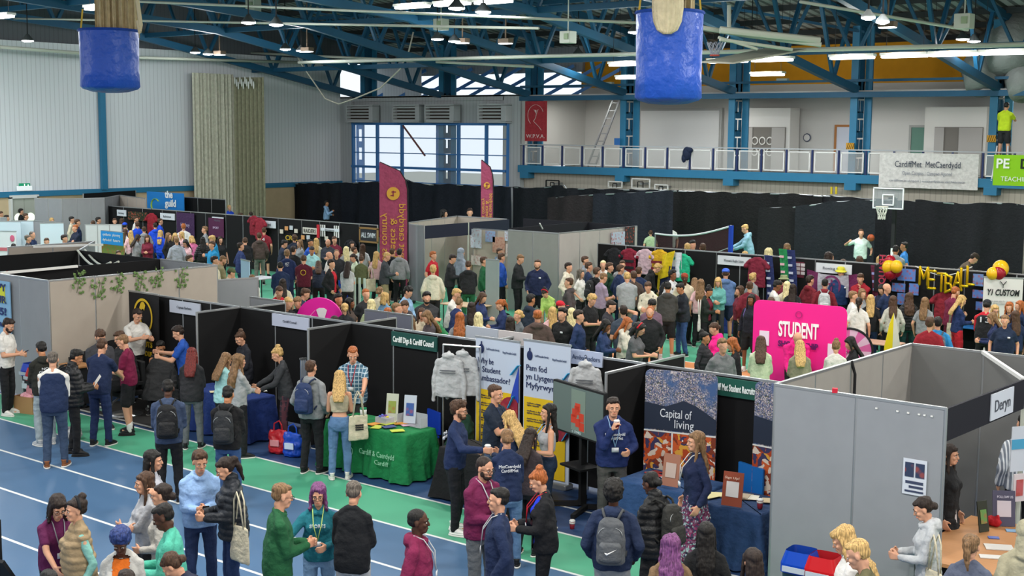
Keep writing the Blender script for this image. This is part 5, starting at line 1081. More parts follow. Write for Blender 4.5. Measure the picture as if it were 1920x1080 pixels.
def make_person(p):
    near = p['near']; vs = .0085 if near else .0155; sd = (int(p['px']) % 5) if near else 0; sex, pose = p['sex'], p['pose']; fd = p['fd']
    x, y = p['pos'].x, p['pos'].y; c = Vector((-x, -y, 0)).normalized(); r = Vector((-c.y, c.x, 0)); r = Vector(((-c).y, -(-c).x, 0))
    a = R(p['ang']); f = c*math.cos(a)+r*math.sin(a); rz = math.atan2(-f.x, f.y); s = p['h']/1.75
    bm = cached(('body', sex, pose, vs), lambda: body_mesh(sex, pose, vs))
    o = bpy.data.objects.new('person', bm); C.objects.link(o); o.location = (x, y, p['base']); o.rotation_euler.z = rz; wf = p['wf']; o.scale = (s*wf, s*(1+(wf-1)*1.3), s)
    o.material_slots[0].link = 'OBJECT'; o.material_slots[0].material = mat(SKIN[p['sk']], .55, 'skin'); o['label'] = p['lab']; o['category'] = 'person'
    p['obj'] = o; p['sk_'] = skel(sex, pose)
    if 'grp' in fd: o['group'] = fd['grp']
    fb = cached(('face', sex, pose), lambda: face_bits(sex, pose)); ang = p['ang'] % 360
    HC = mat(HAIRC[p['hc']][0], .55, 'hair')
    if near or ang < 110 or ang > 250:
        ew = mat('#c4bdb6', .3); ir = mat('#20160f', .3)
        for k in ('eR', 'eL'): kid('eye', fb[k], ew, o, ir)
        if near:
            for k in ('bR', 'bL'): kid('eyebrow', fb[k], mat(HAIRC['d' if p['hc'] in 'rpue' else p['hc']][0], .7), o)
            sc_ = lin(SKIN[p['sk']]); kid('lips', fb['m'], mat((sc_[0]*.8, sc_[1]*.5, sc_[2]*.5), .5), o)
    if 'gl' in fd: kid('glasses', fb['g'], DARK, o)
    if 'bd' in fd: kid('beard', fb['beard'], HC, o)
    hx = p['hx']
    if hx != 'bd':
        hm = HC
        if hx == 'hj': hm = mat(colr(fd.get('hat', 'W')), .8, 'cloth')
        if hx == 'hd': hm = mat(colr(p['tcs'][0]), .8, 'cloth')
        hv = .009 if near else .014
        kid({'hj': 'headscarf', 'hd': 'hood'}.get(hx, 'hair'), cached(('hair', hx, sex, pose, hv), lambda: hair_mesh(hx, sex, pose, hv)), hm, o)
        if hx in ('cp', 'bk', 'bc'): kid('bucket_hat' if hx == 'bk' else 'cap', cached(('hat', hx, sex, pose), lambda: hat_mesh(hx, sex, pose)), mat(colr(fd.get('hat', 'K')), .8, 'cloth'), o)
        if hx == 'hb' or 'band' in fd:
            T = skel(sex, pose)['hd']; m = MB().tube([T((.09*math.cos(q/12*math.pi), -.02, 1.66+.11*math.sin(q/12*math.pi))) for q in range(13)], .016, 6); kid('headband', _m0(m, 'headband'), mat(colr(fd.get('hat', 'R')), .8), o)
    tv = .0115 if near else .018; tp = p['tp']; pat = fd.get('pat', 'cloth'); tc = mat(colr(p['tcs'][0]), .5 if tp == 'pf' else .85, pat)
    part = 'short' if 'short' in fd else ''
    nm = {'te': 't_shirt', 'sw': 'sweatshirt', 'ho': 'hoodie', 'ja': 'jacket', 'pf': 'puffer_jacket', 'gi': 'gilet', 'tk': 'crop_top', 'sh': 'shirt', 'cp': 'barber_cape', 'bz': 'blazer', 'fl': 'fleece', 'oj': 'jacket', 'rg': 'rugby_shirt'}[tp]
    g = kid(nm, cached(('top', tp, sex, pose, tv, sd, part), lambda: top_mesh('vs' if tp == 'gi' and 'vest' in fd else tp, sex, pose, tv, sd, part)), tc, o)
    if tp == 'gi': kid('sleeved_top', cached(('top', 'gu', sex, pose, tv, sd), lambda: top_mesh('gu', sex, pose, tv, sd)), mat(colr(p['tcs'][1] if len(p['tcs']) > 1 else 'W'), .85, 'cloth'), o)
    if tp in ('oj', 'bz'): kid('undershirt', cached(('top', 'in', sex, pose, tv, sd), lambda: top_mesh('in', sex, pose, tv, sd)), mat(colr(p['tcs'][1] if len(p['tcs']) > 1 else 'W'), .85, 'cloth'), o)
    if near or p['py'] > 0:
        bt = fd.get('bpat', 'cloth'); kid(BOTW[p['bp']].replace(' ', '_').replace('wide_', ''), cached(('bot', p['bp'], sex, pose, tv, sd if near else 0), lambda: bot_mesh(p['bp'], sex, pose, tv, sd if near else 0)), mat(colr(p['bc']), .85, bt), o)
        sc1 = colr(fd.get('shoe', 'K')); 
        for k in 'RL': kid('shoe', cached(('shoe', sex, pose, k), lambda: shoe_mesh(sex, pose, k)), mat(sc1, .6), o, mat('#d0cfca' if fd.get('sole', '1') == '1' else '#1d1a18', .7))
        if 'sock' in fd:
            for k in 'RL':
                A_ = p['sk_']['A'+k]; kid('sock', _m0(MB().cap(A_+Vector((0, 0, .0)), A_+Vector((0, .005, .09)), .05, .052), 'sock'), mat('#d8d6d2', .8), o)
    T = p['sk_']['T']
    if 'lan' in fd:
        lc = mat(colr(fd['lan']), .6); yb = .165 if sex == 'f' else .145; g_ = .012 if tp in ('te', 'sh', 'tk') else .035
        m = MB(); m.tube([T((-.065, -.03, 1.475+g_)), T((-.06, .07, 1.45+g_*.6)), T((-.045, yb-.02+g_, 1.34)), T((0, yb+g_, 1.16))], .006, 5).tube([T((.065, -.03, 1.475+g_)), T((.06, .07, 1.45+g_*.6)), T((.045, yb-.02+g_, 1.34)), T((0, yb+g_, 1.16))], .006, 5); kid('lanyard', _m0(m, 'lanyard'), lc, o)
        q = T((0, yb+g_+.006, 1.12)); kid('name_badge', _m0(MB().box(q, (.085, .006, .06)), 'name_badge'), mat('#cfd2d6', .5), o)
    if 'txt' in fd:      # lettering on chest (f) or back (b)
        side, s_ = fd['txt'][0], fd['txt'][1:].replace('_', ' ').replace('|', '\n')
        fr_ = side == 'f'; yb = (.165 if tp in ('ho', 'sw', 'ja') else .15) if fr_ else -.155; L = float(POSE[pose][2]); q = T((0, yb, 1.30)); 
        e = text(s_, .055 if len(s_) > 5 else .16, o, q, (R(90-(-L if fr_ else L)), 0, R(180) if fr_ else 0), m=mat('#d5d8dd', .7), name='printed_lettering', ext=.006, width=float(fd.get('tw', .2)))
    if 'logo' in fd:
        q = T((.0 if fd['logo'] == 'c' else -.085, .155, 1.30)); kid('chest_logo', _m0(MB().box(q, (.05, .014, .035)), 'chest_logo'), mat('#d5d8dd', .7), o)
    if 'emb' in fd:
        q = T((0, -.155, 1.28)) if 180-70 < ang < 180+70 else T((0, .29, 1.12)); mm = MB()
        for k in range(18): a0, a1 = 2*math.pi*k/18, 2*math.pi*(k+1)/18; mm.cap(q+Vector((.07*math.cos(a0), 0, .07*math.sin(a0))), q+Vector((.07*math.cos(a1), 0, .07*math.sin(a1))), .008, .008, None, 5)
        kid('round_emblem', _m0(mm, 'round_emblem'), GOLD, o)
    W2 = o.matrix_world
    Mw = Matrix.Translation(o.location)@Matrix.Rotation(rz, 4, 'Z')@Matrix.Diagonal((s*wf, s, s, 1)); J = p['sk_']
    def gripp(k, off=.07):
        E, W_ = T(J['E'+k]), T(J['W'+k]); d = (W_-E).normalized(); return Mw@(W_+d*off+Vector(((-1 if k == 'R' else 1)*.035, 0, .0)))
    short = p['lab'][7:] if p['lab'].startswith('person') else p['lab']
    who = 'person in %s %s' % (colw(p['tcs'][0]), TOPW.get(tp, 'top')); whl = ' '.join(p['lab'].split()[:14])
    def held(lab):
        w_ = (lab+' the '+p['lab']).split()[:16]
        while w_[-1] in ('the', 'in', 'by', 'a', 'and', 'with', 'beside', 'behind', 'of', 'at', 'to', 'on', 'before'): w_.pop()
        return ' '.join(w_)
    if 'cup' in fd: q = gripp('R', .06); cup(q+Vector((0, 0, -.05)), held('red paper cup held by'))
    if 'phone' in fd: q = gripp('R', .09); thing1('phone', MB().rbox((0, 0, 0), (.075, .15, .009), .01), mat('#16171a', .2), q+Vector((0, 0, .02)), rz, held('phone held by'), 'phone', R(35))
    if 'paper' in fd: q = Mw@T((0, .36, 1.2)); thing1('leaflet', MB().box((0, 0, 0), (.2, .005, .26)), mat(colr(fd['paper']) if fd['paper'] != '1' else '#d6d3cc', .7), q, rz, held('leaflet held by'), 'leaflet', R(-35))
    if 'pack' in fd: backpack(Mw@T((0, -.175 if tp not in ('pf',) else -.2, 1.22)), rz, colr(fd['pack']), held('%s backpack worn by' % (colw(fd['pack']) or 'dark')), s, fd, near, L=POSE[pose][2])
    if 'tote' in fd:
        sd_ = -1 if fd['tote'].endswith('l') else 1; tote(Mw@T((sd_*.235, -.03, 1.42)), Mw@Vector((sd_*.30, -.02, .84)), rz+R(25), colr(fd['tote'].rstrip('lr')) if fd['tote'].rstrip('lr') in COL else '#c9bfa4', held('canvas tote bag hung on'), s, near)
def _m0(mb, nm):
    me = mb.mesh(nm, True); me.materials.append(None); return me
def thing1(name, mb, m, loc, rz, lab, cat, rx=0):
    o = obj(name, mb, m, None, loc, rz, label=lab, cat=cat); o.rotation_euler.x = rx; return o
def backpack(c, rz, col, lab, s, fd, near, L=0):
    t = thing('backpack', lab, 'backpack', c, rz); t.scale = (s, s, s); t.rotation_euler.x = -R(L); bm_ = mat(col, .7, 'cloth')
    body = cached(('bp', near), lambda: remesh(MB().rings([ringpts(-.24, .12, .07, -.05), ringpts(-.22, .145, .085, -.05), ringpts(.05, .145, .085, -.05), ringpts(.18, .12, .065, -.045), ringpts(.22, .07, .04, -.04)]), .012, 'bag_body', 3, .008)); kid('bag_body', body, bm_, t)
    kid('pocket', cached(('bpp',), lambda: remesh(MB().rings([ringpts(-.2, .10, .04, -.13), ringpts(-.18, .12, .05, -.13), ringpts(-.03, .115, .045, -.125), ringpts(0, .09, .03, -.12)]), .012, 'pocket', 2)), mat(col, .6, 'cloth'), t)
    m = MB()
    for q in (-1, 1): m.tube([(q*.06, -.02, .2), (q*.085, .02, .25), (q*.10, .10, .27), (q*.12, .2, .2), (q*.135, .27, .08), (q*.155, .2, -.06), (q*.14, .02, -.18)], .014, 6)
    kid('shoulder_strap', _m0(m, 'shoulder_strap'), mat(tuple(v*.6 for v in lin(col)), .7), t); kid('zip', _m0(MB().tube([(.12*math.cos(a), -.125+.02*math.sin(a), .07+.08*math.sin(a)) for a in [R(k*15) for k in range(13)]], .004, 5), 'zip'), GREYM, t)
    if 'swoosh' in fd: kid('tick_mark', _m0(MB().slab([(-.05, -.185, -.09), (-.03, -.185, -.12), (.07, -.185, -.05), (-.02, -.185, -.095)], (0, -.004, 0), 1), 'tick_mark'), mat('#e0e0e0', .6), t)
def tote(top, cen, rz, col, lab, s, near):
    c = Vector((cen.x, cen.y, cen.z)); t = thing('tote_bag', lab, 'bag', c, rz); m_ = mat(col, .85, 'cloth')
    t.scale = (s, s, s); h = (top.z-cen.z)/s
    kid('bag_body', cached(('tote',), lambda: remesh(MB().rings([ringpts(-.2, .16, .022), ringpts(-.18, .17, .035), ringpts(0, .165, .035), ringpts(.18, .16, .018), ringpts(.2, .158, .012)]), .010, 'bag_body', 2, .012)), m_, t)
    mt = MB()
    for q in (-.03, .03): mt.tube([(-.09, q*.4, .19), (-.05, q, h*.85), (0, q, h+.01), (.05, q, h*.85), (.09, q*.4, .19)], .009, 6)
    kid('handle', _m0(mt, 'handle'), m_, t)
    if near: m = MB(); [m.box((-.05+.035*(k % 4), -.045, .05-.035*(k//4)), (.028, .02, .02), 0) for k in range(12)]; kid('print', _m0(m, 'print'), mat('#2b2b2d', .8), t)
def cup(loc, lab='red and white paper coffee cup', lid=True, col='#7d1f2e'):
    t = thing('coffee_cup', lab, 'cup', loc); kid('cup_body', cached(('cup',), lambda: _m0(MB().lathe([(.028, 0), (.030, .002), (.041, .105)]), 'cup_body')), mat(col, .6), t)
    kid('lid', cached(('lid',), lambda: _m0(MB().lathe([(.043, .103), (.043, .113), (.036, .116), (.034, .124)]), 'lid')), mat('#d9d9d6', .5), t); kid('band', cached(('band',), lambda: _m0(MB().lathe([(.0385, .07), (.0415, .096)]), 'band')), mat('#d2cfca', .6), t); return t
NEAR = '''8 597 m1.82 sh.d te:W tr:K 60 ph a bd phone shoe=W sole=1
80 642 m1.76 sh.k ho:#23241f je:#93a0a5 200 ph b txt=bNOT|GUILTY tw=.26 shoe=LG
98 659 m1.84 cr.e gi:N/W tr:#34445c 170 tk a vest shoe=#7a4a2a
134 656 m1.75 sh.k pf:K tr:K 95 ph b shoe=K sole=0 paper pack=K
184 637 m1.82 cr.b te:#1a2747 tr:#1d2b50 150 re a shoe=K
186 618 m1.8 cu.b te:#3a3b40 tr:K 10 ph a
252 578 m1.84 sh.d te:#cfcdc8 tr:K 30 ov a
231 620 m1.78 sh.b cp:K tr:K 300 sl a z=.25
238 628 m1.76 cr.l te:MG so:K 255 ph a shoe=K sole=0 sock over
302 638 m1.80 sh.k cp:#2d2e30 tr:K 350 sl b emb Y=15.0
345 611 m1.78 sh.d te:#1d4a9e/K tr:K 262 ov a pat=cloth
358 654 f1.70 lg.r oj:#2a2a2d/K je:#5d6166 170 ph a tote=Kl
314 714 m1.79 cr.k sw:#3a4863 tr:K 175 ph d pack=#141518
418 663 f1.68 lg.l ho:AQ tr:K 130 ph a toteCr=1 tote=Cr
447 663 f1.66 wv.l sw:#9a9d9e tr:K 110 fo a
457 621 f1.72 bn.b ja:#20222a tr:K 300 ph a
533 651 f1.70 bn.y bz:#35373b/K tr:#2f2a35 270 re a bpat=check
425 726 m1.74 cr.k ho:#19191b je:#35507a 165 ph b pack=#26282b
583 674 m1.80 cr.b ho:#868a8c tr:K 150 pk a pack=#26365c shoe=K
636 697 f1.66 lg.y tk:#b7ab92 je:DN 175 ph a tote=Cr shoe=#d5d3cd
663 648 m1.84 cr.g sh:#3f6379 tr:#33302f 345 r1 a pat=plaid short lan=R
855 750 m1.79 cu.b sw:#1d2c50 tr:#15171b 75 r2 a cup gl bd txt=bCardiff|Caerdydd tw=.2 shoe=#dcdad6
928 720 m1.82 cr.b te:#202b3c je:#3f4f66 60 fo a lan=N
962 773 f1.64 wv.y sw:#22304f tr:K 230 ph a
953 808 f1.70 tb.l sw:#1c2a4b je:#58789b 190 ch a txt=bMetCaerdydd|CardiffMet tw=.27 phone
990 806 f1.64 lg.d te:#3e363a tr:K 150 ph a
1028 756 f1.70 lg.k tk:#a3a6aa lg:#1b2a40 285 hh a lan=LB
1150 745 m1.80 sh.d ho:#1c2c5e tr:#4b4a48 10 mo a cup lan=LB txt=fMetCaerdydd|CardiffMet tw=.24 shoe=K sole=0 w=1.08
1306 808 f1.74 lg.l sw:#1a2444 sk:#5a2340 290 st a bpat=floral lan=W
1022 881 f1.72 bn.g oj:#17181c/#1c3ee0 lg:#15161a 275 ph a lan=R
903 853 m1.80 bz.d ho:#6a1c45 je:#5a5e62 40 tk a gl bd lan=LG logo=1
936 913 m1.76 cr.k ja:#1a2848 tr:#1a2848 268 st a lan=LG
783 952 m1.74 bz.k ho:#741b42 tr:#1f2c50 80 st d lan=LG
520 906 m1.80 cr.l fl:#1d5634 tr:#6f6a62 95 tk a gl
597 905 f1.68 bb.p ho:#1b6b79 je:#6f8fb0 355 r2 a cup gl lan=LM txt=fSPORTS tw=.18
660 906 f1.70 cr.e bz:#17191d/K tr:#a9abad 165 ph a
286 843 f1.70 lg.k sw:#b9bac2 tr:K 75 st a
272 884 f1.66 lg.b sw:#a9aaae tr:K 285 fo a
303 906 f1.68 tb.d sw:#b3aea6 tr:K 255 ha a
373 843 m1.76 cu.b ho:#8fb0dc tr:#2b3a5e 5 tk a phone
434 857 f1.70 pn.d pf:#1c2027 je:#22355c 280 ph a tote=Cl
102 925 f1.64 bb.d te:#5b1a48 tr:K 15 re a gl lan=G logo=1
143 932 f1.70 hb.d gi:#9c8768/#7fb5ab tr:K 285 st a hat=K
228 988 f1.66 af.u oj:#b5b4b0/#d66a1c tr:K 350 ph d
320 945 m1.78 cr.k sw:#55b89f tr:#22355c 260 ph d paper=OL
388 1042 f1.66 tb.b ja:#23283f tr:K 255 bd a
92 1068 f1.6 cr.k te:K tr:K 20 st a
236 1066 f1.6 cr.d te:K tr:K 190 st a
1151 901 m1.78 af.k ho:#1f2c49 tr:#8b8d90 175 pk d pack=#55585c swoosh
1230 888 f1.72 tb.k pf:#17181a tr:K 230 ph d pack=#2b2b28
1258 1000 f1.62 wv.p ja:#7b6248 tr:K 185 st a
1325 978 f1.66 lg.k ja:#17181a tr:K 180 st b
1412 1027 f1.66 lg.d ja:#2a2420 tr:K 200 st a
1598 989 m1.80 wv.y te:#d9d7d3 tr:K 275 ph a
1626 1014 m1.78 cr.y te:#5d5a40 tr:K 265 ph a
1745 933 f1.68 tb.d ho:#b7babd tr:K 280 ph a tote=Cl
1822 1000 f1.66 pn.l te:#5a6174 tr:K 165 st a
1925 975 m1.74 hd.d ho:#a8a288 tr:K 200 st a
1781 832 f1.72 lg.d sw:#17181b sk:#17181b 70 st a
1922 775 m1.86 cr.k sh:#7a828f tr:K 200 st a pat=stripe'''
